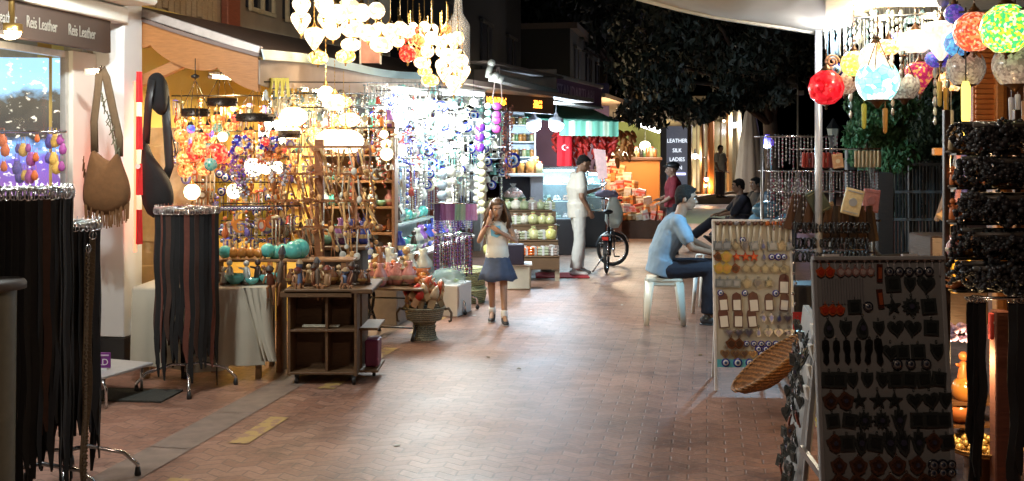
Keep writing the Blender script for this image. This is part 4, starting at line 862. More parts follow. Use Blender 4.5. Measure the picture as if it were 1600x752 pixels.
def strandp(cols, ln, r=.008, name='bead_necklace', cat='necklace', loop=True, n=None):
    m = MB(); n = n or int(ln/(r*2.1))
    for i in range(n):
        q = (i+.5)/n; m.m = i % len(cols)
        x = .022*sin(q*pi) if loop else 0
        for sg in ((-1, 1) if loop else (0,)):
            m.ball((sg*x+U(-.001, .001), 0, -ln*q), r*(1+.25*(i % 3 == 0)), 6, 4)
    mats = [M(c, .12, 0, .2, 30, coat=.7) for c in cols]
    k = MB(); k.tube([(0, 0, .015), (0, 0, -ln*.98)], .0014, 4); kk = k.mesh(BLACK)
    return Proto(name, cat, m.mesh(mats), [('cord', kk)])
NK = [(strandp([(.1, .08, .45), (.5, .5, .6)], .3), 'blue'), (strandp([(.3, .12, .45), (.15, .05, .2)], .32), 'purple'), (strandp([(.6, .6, .6), (.3, .35, .4)], .3), 'silver grey'), (strandp([(.05, .04, .05), (.3, .05, .05)], .33), 'black and red'), (strandp([(.3, .5, .5), (.7, .7, .65)], .28), 'pale green')]
for tier, (z, r, sc_) in enumerate(((1.08, .2, .7), (.82, .2, 1.25))):
    for i in range(26):
        a = 2*pi*i/26; k = (0, 1, 0, 2, 4)[i % 5] if tier == 0 else (3, 1, 2, 3, 1)[i % 5]
        stamp(NK[k][0], mat4((NX+r*cos(a), NY+r*sin(a), z-.01), Euler((0, 0, a+pi/2)), (1, 1, sc_*U(.85, 1.1))), '%s bead necklace on the %s ring of the necklace rack' % (NK[k][1], ('upper', 'lower')[tier]), '%s necklaces, %s ring' % (NK[k][1], ('upper', 'lower')[tier]))
# purple and green folded scarves in a row
SC_ = [((.06, .03, .1), 'black purple'), ((.2, .08, .25), 'plum'), ((.28, .15, .33), 'lilac'), ((.2, .08, .25), 'plum'), ((.2, .35, .28), 'green'), ((.28, .4, .34), 'pale green'), ((.38, .18, .45), 'violet'), ((.5, .28, .55), 'pink violet')]
for i, (c, nm) in enumerate(SC_):
    px = 683+i*8.2; D = 10.6; m = MB(); m.slab([[Vector((-.03+.06*j/5, .008*sin(j*2+i), 0)), Vector((-.03+.06*j/5+.012*sin(i), .012*sin(j*2.2+i), -.17))] for j in range(6)], Vector((0, .006, 0)))
    obj('folded_scarf', m, M(c, .7, 0, .25, 30), None, '%s small %s purse scarf hanging in the row over the necklace rack' % (nth(i), nm), 'scarf', 'purple and green scarves in a row', mx=mat4((at(px, 0, D).x, D, zof(319, D))))
m = MB(); m.tube([at(672, 318, 10.6), at(748, 318, 10.6)], .008, 6); obj('hanging_rail', m, CHROME, None, 'chrome rail carrying the purple and green scarves', 'rail')
# low white glass show box next to basket
gb = thing('glass_show_box', 'low white counter box with rounded glass top behind the wicker basket', 'display case', (at(697, 0, 10.7).x, 10.7, 0), -.3)
gb.scale = (.72, .72, .9)
m = MB(); m.box((0, .1, .18), (.5, .6, .36), ch=.01); obj('base', m, WHITE, gb)
m = MB(); m.lathe([(.26, .36), (.25, .44), (.2, .5), (.1, .54), (.001, .55)], 20, (0, .1, 0)); obj('glass_top', m, M((.6, .85, .8), .05, 0, 0, alpha=.35), gb)
for i in range(9):
    m = MB(); m.ball((0, 0, .02), (.03, .03, .02), 8, 6); c = [(.5, .6, .1), (.6, .6, .6), (.1, .1, .1)][i % 3]
    obj('trinket_box', m, M(c, .3), None, '%s trinket under the rounded glass top' % ['lime', 'white', 'black'][i % 3], 'trinket', 'trinkets under the rounded glass', mx=mat4((gb.location.x+.1*cos(i*2.1), gb.location.y+.07+.1*sin(i*2.1), .326)))
# two low pale green wicker stools/baskets behind girl
for k, (px, py) in enumerate(((730, 420), (735, 445))):
    m = MB(); m.lathe([(.001, .005), (.2, 0), (.22, .1), (.2, .19), (.001, .2)], 20); t_ = thing('round_basket', ('upper', 'lower')[k]+' of two stacked pale yellow green lidded baskets beside the girl', 'basket', (at(730, 0, 11.6).x, 11.6, .2-.2*k+.0))
    obj('body', m, wicker((.5, .5, .25)), t_); m = MB(); m.tube([(.215*cos(a), .215*sin(a), .15) for a in [2*pi*i/24 for i in range(25)]], .012, 6, False); obj('rim', m, M((.55, .55, .3), .6), t_)
# ================= HANGING LAMPS AND ORNAMENTS, LEFT
def globe_proto(kind, mat, r=.08, chain=.25, metal=BRASS, name='mosaic_lamp'):
    P = {'round': [(.001, -1), (.45, -.9), (.85, -.55), (1, 0), (.85, .55), (.45, .9), (.3, .95)],
         'heart': [(.001, -1.25), (.22, -1.0), (.6, -.45), (.93, .1), (1, .45), (.85, .8), (.5, .98), (.25, .95)],
         'oval': [(.001, -.72), (.55, -.66), (.95, -.35), (1.08, 0), (.95, .35), (.55, .62), (.3, .68)],
         'cup': [(.001, -.75), (.5, -.7), (.85, -.4), (.95, .1), (.8, .55)]}[kind]
    m = MB(); m.lathe([(a*r, b*r) for a, b in P], 18)
    kids = [('globe', m.mesh(mat))]; top = P[-1][1]*r; bot = P[0][1]*r
    k = MB(); k.lathe([(r*.34, top-.012), (r*.36, top), (r*.22, top+.02), (r*.08, top+.035), (r*.05, top+.05)], 12); kids.append(('cap', k.mesh(metal)))
    k = MB(); k.lathe([(.001, bot-.03), (.01, bot-.022), (.006, bot-.01), (r*.22, bot+.006), (r*.05, bot+.01)], 10); kids.append(('finial', k.mesh(metal)))
    k = MB(); z = top+.045
    for i in range(int(chain/.016)):
        k.box((0, 0, z+.008), (.007 if i % 2 else .002, .002 if i % 2 else .007, .015)); z += .016
    kids.append(('chain', k.mesh(metal)))
    return Proto(name, 'lamp', None, kids)
WM = EM((1, .80, .5), 4); WM2 = EM((1, .9, .72), 7)
HOT = mosaic([(1, .70, .38), (1, .58, .25), (1, .82, .56), (1, .9, .72)], 2.0, 45, .35)
AMB = mosaic([(1, .5, .1), (1, .65, .2), (.9, .4, .05), (1, .75, .3)], 2.6, 60)
ORG = mosaic([(1, .18, .04), (1, .3, .08), (.9, .1, .03), (1, .45, .15)], 1.6, 60)
REDM = mosaic([(1, .03, .02), (.9, .1, .04), (.8, .02, .02), (1, .2, .1)], 1.6, 60)
BLUEM = mosaic([(.1, .1, .7), (.2, .1, .6), (.1, .3, .8), (.4, .2, .7)], 1.0, 60)
GRNM = mosaic([(.1, .35, .3), (.2, .4, .3), (.05, .25, .2), (.3, .4, .3)], .35, 60)
LP = {'white heart': globe_proto('heart', HOT, .075), 'white round': globe_proto('round', HOT, .07), 'amber': globe_proto('oval', AMB, .085), 'orange': globe_proto('round', ORG, .06), 'red': globe_proto('round', REDM, .075),
      'white oval': globe_proto('oval', HOT, .1), 'small white': globe_proto('round', WM, .05), 'green grey': globe_proto('round', GRNM, .055), 'small orange': globe_proto('cup', ORG, .045), 'blue': globe_proto('round', BLUEM, .05), 'big white': globe_proto('oval', WM, .15)}
def hang(kind, px, py, D, label, group, sc=1, rz=0): return stamp(LP[kind], mat4(at(px, py, D), Euler((0, 0, rz or U(0, 6))), sc), label, group)
# upper chandelier cluster before the awning
cl = [('white heart', 471, 12, 1), ('white heart', 470, 35, 1.1), ('white heart', 491, 60, 1.15), ('white heart', 506, 10, 1.1), ('white heart', 512, 35, 1.15), ('amber', 497, 90, .95), ('amber', 540, 88, .95), ('white round', 527, 22, 1.15), ('white round', 545, 14, 1.3), ('white oval', 552, 45, 1), ('white round', 565, 20, 1.1),
      ('white round', 520, 50, 1.0), ('white round', 575, 52, 1.05), ('white round', 592, 47, 1), ('white round', 588, 17, 1.0), ('white oval', 596, 70, .9), ('white round', 610, 50, 1), ('white round', 625, 45, .9), ('white round', 622, 64, .8), ('white oval', 548, 70, .8), ('white round', 637, 50, .8)]
for i, (k, px, py, s) in enumerate(cl): hang(k, px, py, 8.2+.09*(i % 7), '%s glass lamp, %s from the left in the bright cluster above the awning edge' % (k, nth(i)), 'lamps of the upper left cluster', s)
cr = [('red', 637, 84, 1.1), ('orange', 655, 62, 1), ('amber', 657, 66, .8), ('orange', 650, 84, .8), ('small orange', 641, 66, 1), ('white round', 645, 45, .9), ('small white', 663, 42, 1.1), ('white round', 676, 47, .9), ('small white', 674, 60, 1.3), ('orange', 698, 46, .8), ('white round', 668, 80, .95), ('white oval', 660, 98, .8), ('amber', 664, 112, .8), ('amber', 672, 126, 1), ('white round', 700, 62, 1), ('white round', 715, 60, 1.0), ('white round', 700, 88, 1.1), ('white round', 716, 88, 1.0),
      ('white round', 690, 102, .9), ('white round', 714, 102, 1.1), ('white heart', 694, 115, 1.0), ('white heart', 722, 115, 1.15), ('white heart', 709, 132, 1.2), ('white round', 705, 75, 1.0), ('white round', 722, 95, .9), ('white round', 688, 66, .8), ('red', 638, 62, .7), ('red', 655, 48, .6), ('small white', 690, 80, 1.2)]
for i, (k, px, py, s) in enumerate(cr): hang(k, px, py, 9.6+.1*(i % 8), '%s glass lamp, %s from the left in the cascade right of the pink panel' % (k, nth(i)), 'lamps of the right cascade', s)
# ring frames carrying them
for nm, px, D, w_ in (('left', 550, 8.5, .5), ('right', 680, 9.9, .28)):
    c = at(px, -30, D); t_ = thing('lamp_frame', '%s round iron frame from which the bright lamp cluster hangs' % nm, 'lamp frame', c)
    m = MB()
    for q in (1, .66, .33): m.tube([(w_*q*cos(a), w_*q*sin(a), .12*(1-q)) for a in [2*pi*i/28 for i in range(29)]], .008, 6, False)
    for a in range(6): m.tube([(0, 0, .1), (w_*cos(a*pi/3), w_*sin(a*pi/3), 0)], .006, 5)
    obj('ring', m, DARKM, t_); m = MB(); m.tube([(0, 0, .1), (0, 0, .9)], .01, 6); obj('rod', m, DARKM, t_); lamp('POINT', (0, -.15, -.35), 60 if nm == 'left' else 35, (1, .8, .55), .15, parent=t_)
m = MB(); m.lathe([(.12, -.6), (.12, -.1), (.05, .02), (.03, .3)], 20); obj('glass_chimney', m, M((.5, .5, .5), .1, 0, .5, 60, alpha=.4), None, 'tall clear glass bell jar hanging right of the lamp cascade', 'bell jar', mx=mat4(at(716, 24, 10.4)))
t_ = thing('pink_panel', 'small pink and white picture panel standing on the awning behind the lamps', 'picture', at(579, 78, 9.2))
m = MB(); m.box((0, 0, 0), (.17, .012, .24)); obj('print', m, M((.65, .33, .28), .5, 0, .4, 12), t_); m = MB(); m.box((-.09, -.002, 0), (.015, .025, .26)); m.box((.09, -.002, 0), (.015, .025, .26)); obj('frame', m, WHITE, t_)
# iron ring chandeliers with small coloured globes
RG = [(305, 176, 7.95, .105, 'left'), (347, 160, 8.1, .115, 'second'), (399, 184, 8.0, .15, 'third'), (447, 210, 8.6, .12, 'fourth')]
for k, (px, py, D, r, nm) in enumerate(RG):
    o = at(px, py, D); t_ = thing('ring_chandelier', '%s iron ring chandelier from the pillar, dangling small coloured globes' % nm, 'chandelier', o, group='ring chandeliers under the awning')
    m = MB(); m.lathe([(r, -.03), (r, .03), (r-.006, .03), (r-.006, -.03), (r, -.03)], 28)
    for i in range(20): a = 2*pi*i/20; m.ball((r*cos(a), r*sin(a), 0), .008, 6, 4)
    obj('band', m, M((.03, .02, .014), .4, .6), t_)
    m = MB()
    for a in range(4): m.tube([(r*cos(a*pi/2), r*sin(a*pi/2), .03), (.01*cos(a), .01*sin(a), .24)], .0025, 5)
    m.tube([(0, 0, .24), (0, 0, .42)], .004, 5); m.lathe([(.001, .26), (.03, .27), (.035, .285), (.001, .3)], 10); obj('chain', m, DARKM, t_)
    for i in range(8):
        a = 2*pi*i/8; dz = -.13-.06*(i % 3); x, y = (r-.01)*cos(a), (r-.01)*sin(a)
        mt = [ORG, REDM, ORG, GRNM, AMB, ORG, BLUEM, ORG][(i+k) % 8]
        m = MB(); m.ball((x, y, dz), .034, 12, 8); gl = obj('globe', m, mt, t_)
        m = MB(); m.lathe([(.02, dz+.03), (.012, dz+.05), (.003, dz+.06)], 8, (x, y, 0)); m.tube([(x, y, dz+.05), (x, y, -.03)], .0018, 4); obj('cap', m, DARKM, gl)
for i, (k, px, py, D, s) in enumerate([('orange', 283, 212, 7.8, .9), ('orange', 287, 247, 7.8, .9), ('red', 305, 238, 7.8, 1), ('orange', 311, 232, 7.7, .9), ('orange', 290, 266, 7.8, 1), ('orange', 318, 264, 7.9, .9), ('green grey', 329, 257, 7.8, .95), ('red', 339, 240, 7.9, 1.1), ('green grey', 326, 232, 7.9, .8), ('amber', 337, 218, 8, .55), ('small white', 348, 214, 8, .8), ('orange', 284, 195, 8, .8), ('green grey', 340, 200, 8, .7), ('orange', 352, 247, 8, .8), ('small white', 366, 299, 8.2, 1.25), ('small white', 300, 300, 8.2, 1.3), ('small white', 396, 262, 8, 1.5), ('small white', 416, 263, 8, 1), ('small white', 434, 262, 8, 1),
    ('small white', 509, 147, 8.6, 1.4), ('white oval', 523, 160, 8.6, 1.0), ('amber', 537, 160, 8.7, .8), ('big white', 458, 182, 8.5, .75), ('amber', 490, 206, 8.4, .6), ('white oval', 546, 187, 8.6, .85), ('amber', 528, 190, 8.7, .6), ('big white', 540, 221, 8.5, .95), ('big white', 518, 218, 8.5, .8), ('amber', 495, 218, 8.5, .7), ('small white', 603, 225, 9.4, .9), ('small white', 604, 241, 9.4, 1.2), ('small white', 600, 210, 9.4, .8), ('white oval', 456, 207, 8.7, .8)]):
    hang(k, px, py, D+.02*(i % 5), '%s lamp, %s along the stall from the pillar beneath the awning' % (k, nth(i)), 'single lamps beneath the awning', s)
# bright panel lamp
t_ = thing('square_lamp', 'square white glowing panel lamp between bead clusters under the awning', 'lamp', at(428, 207, 8.9))
m = MB(); m.box((0, 0, 0), (.26, .03, .2), ch=.01); obj('diffuser', m, EM((1, .97, .85), 5), t_); m = MB(); m.box((0, .03, 0), (.28, .04, .22), ch=.01); obj('housing', m, WHITE, t_)
# blue and purple bead clusters
def cluster(cols, n, r, w_, h):
    m = MB()
    for i in range(n):
        m.m = i % len(cols); a = U(0, 6.28); q = sqrt(R()); m.ball((w_*q*cos(a), w_*q*sin(a)*.6, -.04-h*R()), r*U(.7, 1.2), 8, 6)
    k = MB()
    for i in range(5): a = i*1.25; k.tube([(0, 0, .14), (w_*.8*cos(a), w_*.4*sin(a), -h)], .0015, 4)
    return Proto('glass_bead_cluster', 'bead cluster', m.mesh([M(c, .1, 0, .2, 30, coat=.8) for c in cols]), [('cord', k.mesh(BLACK))])
CLN = [(cluster([(.03, .03, .35), (.05, .06, .5), (.6, .6, .7)], 34, .017, .07, .12), 'deep blue'), (cluster([(.25, .08, .35), (.12, .05, .4), (.5, .3, .6)], 34, .015, .07, .2), 'purple'), (cluster([(.6, .15, .03), (.7, .25, .05)], 26, .018, .06, .12), 'orange'), (cluster([(.35, .33, .4), (.2, .2, .25), (.6, .6, .65)], 30, .014, .07, .22), 'smoky grey'), (cluster([(.6, .08, .04), (.7, .5, .4)], 30, .014, .06, .15), 'red')]
for i, (k, px, py) in enumerate([(0, 380, 206), (0, 370, 215), (1, 366, 232), (1, 388, 232), (1, 378, 252), (0, 412, 208), (0, 424, 208), (2, 418, 222), (2, 436, 226), (4, 408, 228), (3, 398, 245), (3, 425, 245), (3, 380, 272), (2, 386, 282), (3, 444, 250), (1, 352, 228), (3, 372, 262)]):
    stamp(CLN[k][0], mat4(at(px, py, 7.9+.04*(i % 4)), Euler((0, 0, i)), .8), '%s glass bead cluster, %s from the pillar at lamp height' % (CLN[k][1], nth(i)), 'glass bead clusters')
# ---- small hanging ornaments
def eyep(r=.03, cord=.05, name='eye_bead', pendant=False, ring=(.02, .03, .3)):
    m = MB(); Y = Euler((pi/2, 0, 0)).to_matrix()
    for j, (q, y) in enumerate(((1, 0), (.66, -.003), (.45, -.005), (.22, -.007))):
        m.m = j; m.lathe([(r*q, -.001-y-(.004 if j == 0 else 0)), (r*q, .002-y), (.0005, .0035-y)], 16, (0, 0, -cord-r), X=Y)
    k = MB(); k.tube([(0, .001, 0), (0, .001, -cord-r*.1)], .0015, 4)
    return Proto(name, 'eye bead', m.mesh([M(ring, .12, 0, .1, coat=.8), M((.75, .75, .72), .2), M((.15, .35, .7), .2), M((.01, .01, .01), .1)]), [('cord', k.mesh(BLACK))])
def dropp(c, kind, name):
    m = MB(); m.m = 0
    if kind == 'drop': 
        m.ball((0, 0, -.05), .012, 8, 6); m.ball((0, 0, -.08), .009, 8, 6); m.lathe([(.001, -.16), (.018, -.145), (.02, -.125), (.004, -.09)], 10)
    elif kind == 'disc': m.plate(circ(.035, 16, 0, -.085), .006); m.m = 1; m.plate(circ(.02, 12, 0, -.085), .003, y0=-.006)
    elif kind == 'crescent': m.plate([(x, z-.09) for x, z in cres(.042)], .01)
    elif kind == 'chime':
        m.lathe([(.03, -.04), (.032, -.03), (.001, -.02)], 12)
        for i in range(6): a = i*pi/3; m.m = i % 2; m.tube([(.024*cos(a), .024*sin(a), -.05), (.024*cos(a), .024*sin(a), -.17-.015*(i % 3))], .004, 6)
    elif kind == 'bell': m.lathe([(.03, -.11), (.022, -.095), (.018, -.06), (.006, -.045)], 12)
    elif kind == 'strand':
        for i in range(12): m.m = i % 2; m.ball((0, 0, -.02-i*.024), .011*(1+.3*(i % 3 == 0)), 8, 5)
    elif kind == 'spiral': m.tube([(.028*cos(i*.5)*(1-i/50), .028*sin(i*.5)*(1-i/50), -.03-i*.004) for i in range(40)], .003, 5)
    k = MB(); k.tube([(0, 0, .02), (0, 0, -.05)], .0012, 4)
    return Proto(name, name.replace('_', ' '), m.mesh([M(c, .08, 0, .3, 30, coat=.8), M((.75, .78, .75), .1, .6)]), [('cord', k.mesh(DARKM))])
ORN = []
for c, nm in (((.72, .8, .76), 'clear white'), ((.25, .6, .55), 'mint green'), ((.6, .62, .6), 'silver'), ((.15, .25, .3), 'smoky'), ((.75, .75, .6), 'ivory'), ((.5, .08, .06), 'red'), ((.1, .12, .5), 'blue')):
    for kd in ('drop', 'disc', 'crescent', 'chime', 'bell', 'strand', 'spiral'):
        ORN.append((dropp(c, kd, {'drop': 'glass_drop', 'disc': 'glass_disc', 'crescent': 'crescent_ornament', 'chime': 'wind_chime', 'bell': 'small_bell', 'strand': 'bead_strand', 'spiral': 'spiral_mobile'}[kd]), nm, kd))
def pick(cols, kinds): return random.choice([o for o in ORN if o[1] in cols and o[2] in kinds])
EYE = eyep(.035, .06); EYES = eyep(.022, .03)
def rail(p, q, label): m = MB(); m.tube([p, q], .006, 6); return obj('hanging_rail', m, DARKM, None, label, 'rail')
RN = 'top second third fourth fifth sixth seventh lowest'.split()
# glitter field: rows of glass ornaments
ALLK = ('drop', 'disc', 'crescent', 'chime', 'bell', 'strand', 'spiral')
rows = [(588, 790, 142, 10.2, 15.0, 40), (580, 790, 158, 10.6, 15.2, 40), (585, 788, 176, 10.0, 14.8, 40), (585, 780, 194, 10.6, 14.8, 38), (590, 775, 212, 10.2, 14.2, 36), (596, 790, 230, 10.7, 14.8, 38), (600, 788, 248, 10.3, 14.8, 38), (604, 786, 268, 10.6, 14.8, 36)]
for r, (a, b, y, D0, D1, n) in enumerate(rows):
    rail(at(a, y, D0), at(b, y, D1), '%s glass ornament rail beside the girl' % RN[r])
    for i in range(n):
        q = (i+.5)/n; D = D0+(D1-D0)*q; px = a+(b-a)*q; pale = ('clear white', 'mint green', 'silver', 'ivory') if px > 650 else ('clear white', 'smoky', 'silver', 'red', 'blue', 'ivory')
        o, nm, kd = pick(pale, ALLK)
        if R() < .12: o, nm = EYE, 'blue eye'
        lab = '%s %s, %s from the left on the %s glass ornament rail' % (nm, o.name.replace('_', ' ') if o is not EYE else 'bead', nth(i), RN[r])
        stamp(o, mat4((at(px, y, D).x, D+U(-.05, .05), zof(y, D)-.005), Euler((0, 0, U(-.5, .5))), U(1.1, 2.1)), lab, 'ornaments on the %s rail' % RN[r])
# yellowish bells/strand fringe under the valance (left to right)
for r, (a, b, y, D0, D1, n) in enumerate(((412, 690, 128, 8.0, 12.2, 44), (418, 600, 146, 8.2, 10.6, 30), (470, 640, 168, 8.8, 11.0, 20))):
    rail(at(a, y, D0), at(b, y+(2 if r == 0 else 0), D1), '%s thin rail of chimes directly under the awning valance' % RN[r])
    for i in range(n):
        q = (i+.5)/n; D = D0+(D1-D0)*q; px = a+(b-a)*q
        o, nm, kd = pick(('ivory', 'smoky', 'silver') if px < 560 else ('clear white', 'smoky', 'mint green'), ('chime', 'strand', 'bell', 'drop'))
        stamp(o, mat4((at(px, y, D).x, D, zof(y, D)-.005), Euler((0, 0, U(-.5, .5))), (1, 1, U(.8, 1.3))), '%s %s, %s from the left on the %s rail under the valance' % (nm, o.name.replace('_', ' '), nth(i), RN[r]), 'chimes on the %s valance rail' % RN[r])
# yellow ribbons near left end
for i in range(7):
    px = 421+i*4.6; D = 8.1; m = MB(); m.slab([[Vector((-.012, .004*sin(j), -.03*j)), Vector((.012, .006*sin(j+1), -.03*j))] for j in range(6)], Vector((0, .003, 0)))
    obj('ribbon', m, M((.75, .6, .1), .6, 0, .2), None, '%s yellow ribbon hanging at the left end of the valance' % nth(i), 'ribbon', 'yellow ribbons under the valance', mx=mat4((at(px, 0, D).x, D, zof(122, D)), Euler((0, U(-.2, .2), U(-.5, .5)))))
# purple and pink capiz strands, ivory shell strand
def shellp(c, n, r, name='shell_strand'):
    m = MB()
    for i in range(n): m.ball((U(-.01, .01), U(-.01, .01), -.05-i*r*1.9), (r, r*.7, r*.85), 10, 7)
    k = MB(); k.tube([(0, 0, .05), (0, 0, -.05-n*r*1.9)], .002, 4); return Proto(name, 'shell strand', m.mesh(M(c, .25, 0, .25, 25, coat=.5)), [('cord', k.mesh(BLACK))])
for i, (c, px, py, D, n, r, nm) in enumerate((((.12, .03, .35), 750, 193, 12.6, 3, .065, 'three dark violet shells on a cord beside the magenta ones'), ((.65, .12, .6), 776, 160, 12.9, 2, .06, 'magenta capiz shells hanging below the wire loop'), ((.65, .1, .5), 777, 182, 12.9, 2, .06, 'lower magenta shell pair hanging left of the brown creeper'), ((.35, .7, .6), 763, 160, 13.2, 6, .05, 'long mint green shell strand between violet and magenta ones'), ((.75, .72, .45), 752, 240, 12.8, 8, .05, 'long ivory yellow shell strand hanging above the girl'), ((.75, .74, .6), 745, 262, 12.9, 7, .045, 'second paler ivory shell strand hanging above the girl'), ((.7, .7, .62), 705, 262, 11.5, 5, .06, 'white shell strand over the purple scarves'), ((.4, .5, .55), 692, 266, 11.4, 4, .06, 'grey blue shell strand over the purple scarves'), ((.6, .35, .1), 583, 268, 10, 9, .03, 'amber bead strand before the blue cloth'))):
    stamp(shellp(c, n, r), mat4(at(px, py, D)), nm)
m = MB(); m.tube([(0, 0, .28), (-.03, 0, .1), (-.055, 0, -.1), (-.04, 0, -.2), (.02, 0, -.24), (.06, 0, -.15), (.05, 0, .05), (.02, 0, .28)], .008, 6); obj('wire_loop', m, M((.5, .4, .38), .4), None, 'long wire loop hook hanging from the dark roof board above the magenta shells', 'hook', mx=mat4(at(777, 140, 12.9)))
# brown creeper / dried garland
t_ = thing('dried_garland', 'long brown red dried garland hanging at the corner of the food shop', 'garland', at(793, 165, 14)); m = MB()
for i in range(260): z = -R()*1.0; m.box((U(-.08, .08)*(1-.3*abs(z)), U(-.05, .05), z), (.03, .004, .018), Euler((U(0, 6), U(0, 6), U(0, 6))))
obj('leaves', m, M((.16, .05, .03), .7, 0, .5, 30), t_); m = MB(); m.tube([(0, 0, .05), (0, 0, -1)], .008, 6); obj('cord', m, BLACK, t_)
stamp(eyep(.11, .02, 'eye_disc'), mat4(at(801, 236, 14.2)), 'large blue eye disc hanging at the foot of the brown garland')
# door-post bead strands on the trinket facade
FS = [((.1, .15, .6), 'blue eye'), ((.5, .05, .1), 'crimson'), ((.65, .5, .3), 'amber shell'), ((.7, .7, .7), 'silver'), ((.3, .4, .45), 'grey blue')]
FSP = [strandp([c, (.7, .7, .7)], 1.0, .013, 'bead_strand', 'bead strand', False) for c, _ in FS]
for i in range(38):
    px = 590+i*4.2; k = (i*3+i//4) % 5; D = onT(px, -3.7); z = zof(U(270, 300), D)
    stamp(FSP[k], mat4((at(px, 0, D).x, D, z), None, (1, 1, min(1.15, (z-.9)))), '%s bead strand, %s from the left before the red brown door posts' % (FS[k][1], nth(i)), 'bead strands before the door posts')
m = MB(); rail(Vector((at(586, 0, 12.3).x, 12.3, zof(270, 12.3))), Vector((at(735, 0, 17.5).x, 17.5, zof(285, 17.5))), 'rail carrying long bead strands before the door posts')
# low clutter behind: shelves with glass things between x 590 and 740, y 360-420
t_ = thing('long_counter', 'long pale counter of glassware beyond the iron legged table', 'counter', (at(640, 0, 11.6).x, 11.6, 0), STREET)
m = MB(); m.box((0, 0, .3), (.7, 3.2, .6), ch=.01); obj('body', m, M((.2, .17, .15), .6), t_); m = MB(); m.box((0, 0, .615), (.76, 3.3, .03), ch=.005); obj('top', m, WHITE, t_)
m = MB(); m.box((-.25, 0, .86), (.3, 3.2, .02)); m.box((-.39, 0, .74), (.02, 3.2, .26)); obj('upper_shelf', m, M((.5, .6, .6), .2), t_)
for r, (z, dt) in enumerate(((.631, .2), (.631, .0), (.871, -.25))):
    for i in range(22):
        nm = random.choice(['pale vase', 'purple vase', 'silver figurine', 'green bowl', 'white bowl', 'blue vase', 'turquoise globe', 'pink vase', 'dark figurine']); c = LM(t_) @ Vector((dt, -1.5+i*.14, 0))
        stamp(VB[nm], mat4((c.x, c.y, z), Euler((0, 0, U(-1, 1))), U(.8, 1.5)), '%s, %s along the %s row of the long glassware counter' % (nm, nth(i), ('front', 'middle', 'upper')[r]), 'glassware, %s row' % ('front', 'middle', 'upper')[r])
# ---- tiered wooden rack of ladles and combs (tall stand)
wr = thing('tiered_rack', 'tall brown wooden stand with four crossed tiers of hanging wooden things', 'rack', (at(499, 0, 8.35).x, 8.35, 0))
WX, WY = at(499, 0, 8.35).x, 8.35
m = MB(); m.box((0, 0, .9), (.07, .07, 1.8), ch=.006); obj('post', m, wood((.24, .09, .03)), wr)
m = MB(); m.box((0, 0, .03), (.5, .08, .05)); m.box((0, 0, .035), (.08, .5, .05)); obj('base', m, wood((.2, .08, .03)), wr)
def ladle(c):
    m = MB(); m.tube([(0, 0, 0), (.02, 0, -.08), (.045, 0, -.16)], .006, 6); m.ball((.052, -.008, -.18), (.024, .012, .028), 10, 6); k = MB(); k.tube([(.008*cos(a), 0, .008+.008*sin(a)) for a in [2*pi*i/8 for i in range(9)]], .002, 4)
    return Proto('wooden_ladle', 'wooden ladle', m.mesh(wood(c)), [('loop', k.mesh(BLACK))])
def comb(c):
    m = MB(); m.plate([(0, 0), (.02, 0), (.05, -.12), (.03, -.125)], .008); m.tube([(.04, -.004, -.12), (.055, -.004, -.19)], .004, 5); m.tube([(.025, -.004, -.12), (.03, -.004, -.2)], .004, 5); m.ball((.045, 0, -.21), .014, 8, 5)
    return Proto('wooden_slingshot', 'slingshot', m.mesh(wood(c)), [])
WP = [(ladle((.6, .35, .14)), 'pale wooden ladle'), (ladle((.3, .13, .05)), 'dark wooden ladle'), (comb((.65, .42, .18)), 'pale wooden slingshot'), (comb((.35, .16, .07)), 'brown wooden slingshot'), (ladle((.55, .55, .5)), 'grey painted ladle')]
for r, py in enumerate((232, 274, 316, 357)):
    z = zof(py, WY); m = MB(); m.beam((-.42, -.0, z+.012), (.42, .0, z+.012), .02, .02); m.beam((0, -.3, z-.01), (0, .3, z-.01), .02, .02); m.beam((-.42, -.1, z+.012), (.42, -.1, z+.012), .012, .012); obj('tier', m, wood((.3, .12, .04)), wr)
    for row, dy in enumerate((-.1, 0)):
        for i in range(22):
            x = -.41+i*.039
            if abs(x) < .04 and dy == 0: continue
            if R() < .3: continue
            k = random.choice((0, 2, 2, 4, 0) if x > 0 and row == 0 else (1, 3, 1, 0, 3))
            stamp(WP[k][0], mat4((WX+x, WY+dy-.01, z+U(-.006, 0)), Euler((U(-.3, .3), U(-.3, .3), U(-1.2, 1.2))), U(.7, 1.25)), '%s, %s from left, %s bar of the brown stand\'s %s tier' % (WP[k][1], nth(i), ('front', 'rear')[row], RN[r]), 'wooden things on the %s tier' % RN[r])
# yellow hanging cloths with eyes left of rack; white twin post
for i, (px, w_, y0, y1, c, nm) in enumerate(((352, 40, 262, 372, (.45, .33, .03), 'olive yellow cloth panel with blue eye beads behind the chandeliers'), (403, 50, 300, 372, (.42, .34, .05), 'second olive yellow cloth panel left of the brown stand'))):
    D = 8.7; wd = w_/F*D; m = MB(); m.slab([[Vector((-wd/2+wd*j/12, .015*sin(j*1.5), 0)), Vector((-wd/2+wd*j/12, .02*sin(j*1.5+.5), -(y1-y0)/F*D))] for j in range(13)], Vector((0, .005, 0)))
    obj('draped_cloth', m, M(c, .8, 0, .3, 15), None, nm, 'cloth', mx=mat4((at(px, 0, D).x, D, zof(y0, D))))
for i, (px, py) in enumerate(((343, 262), (352, 268), (346, 290), (383, 290), (401, 322), (346, 352), (355, 356), (402, 338), (420, 300), (365, 268))):
    stamp(EYE, mat4(at(px, py-8, 8.45), None, 1.0), '%s of the loose blue eye beads hung before the olive cloths' % nth(i), 'eye beads before the olive cloths')
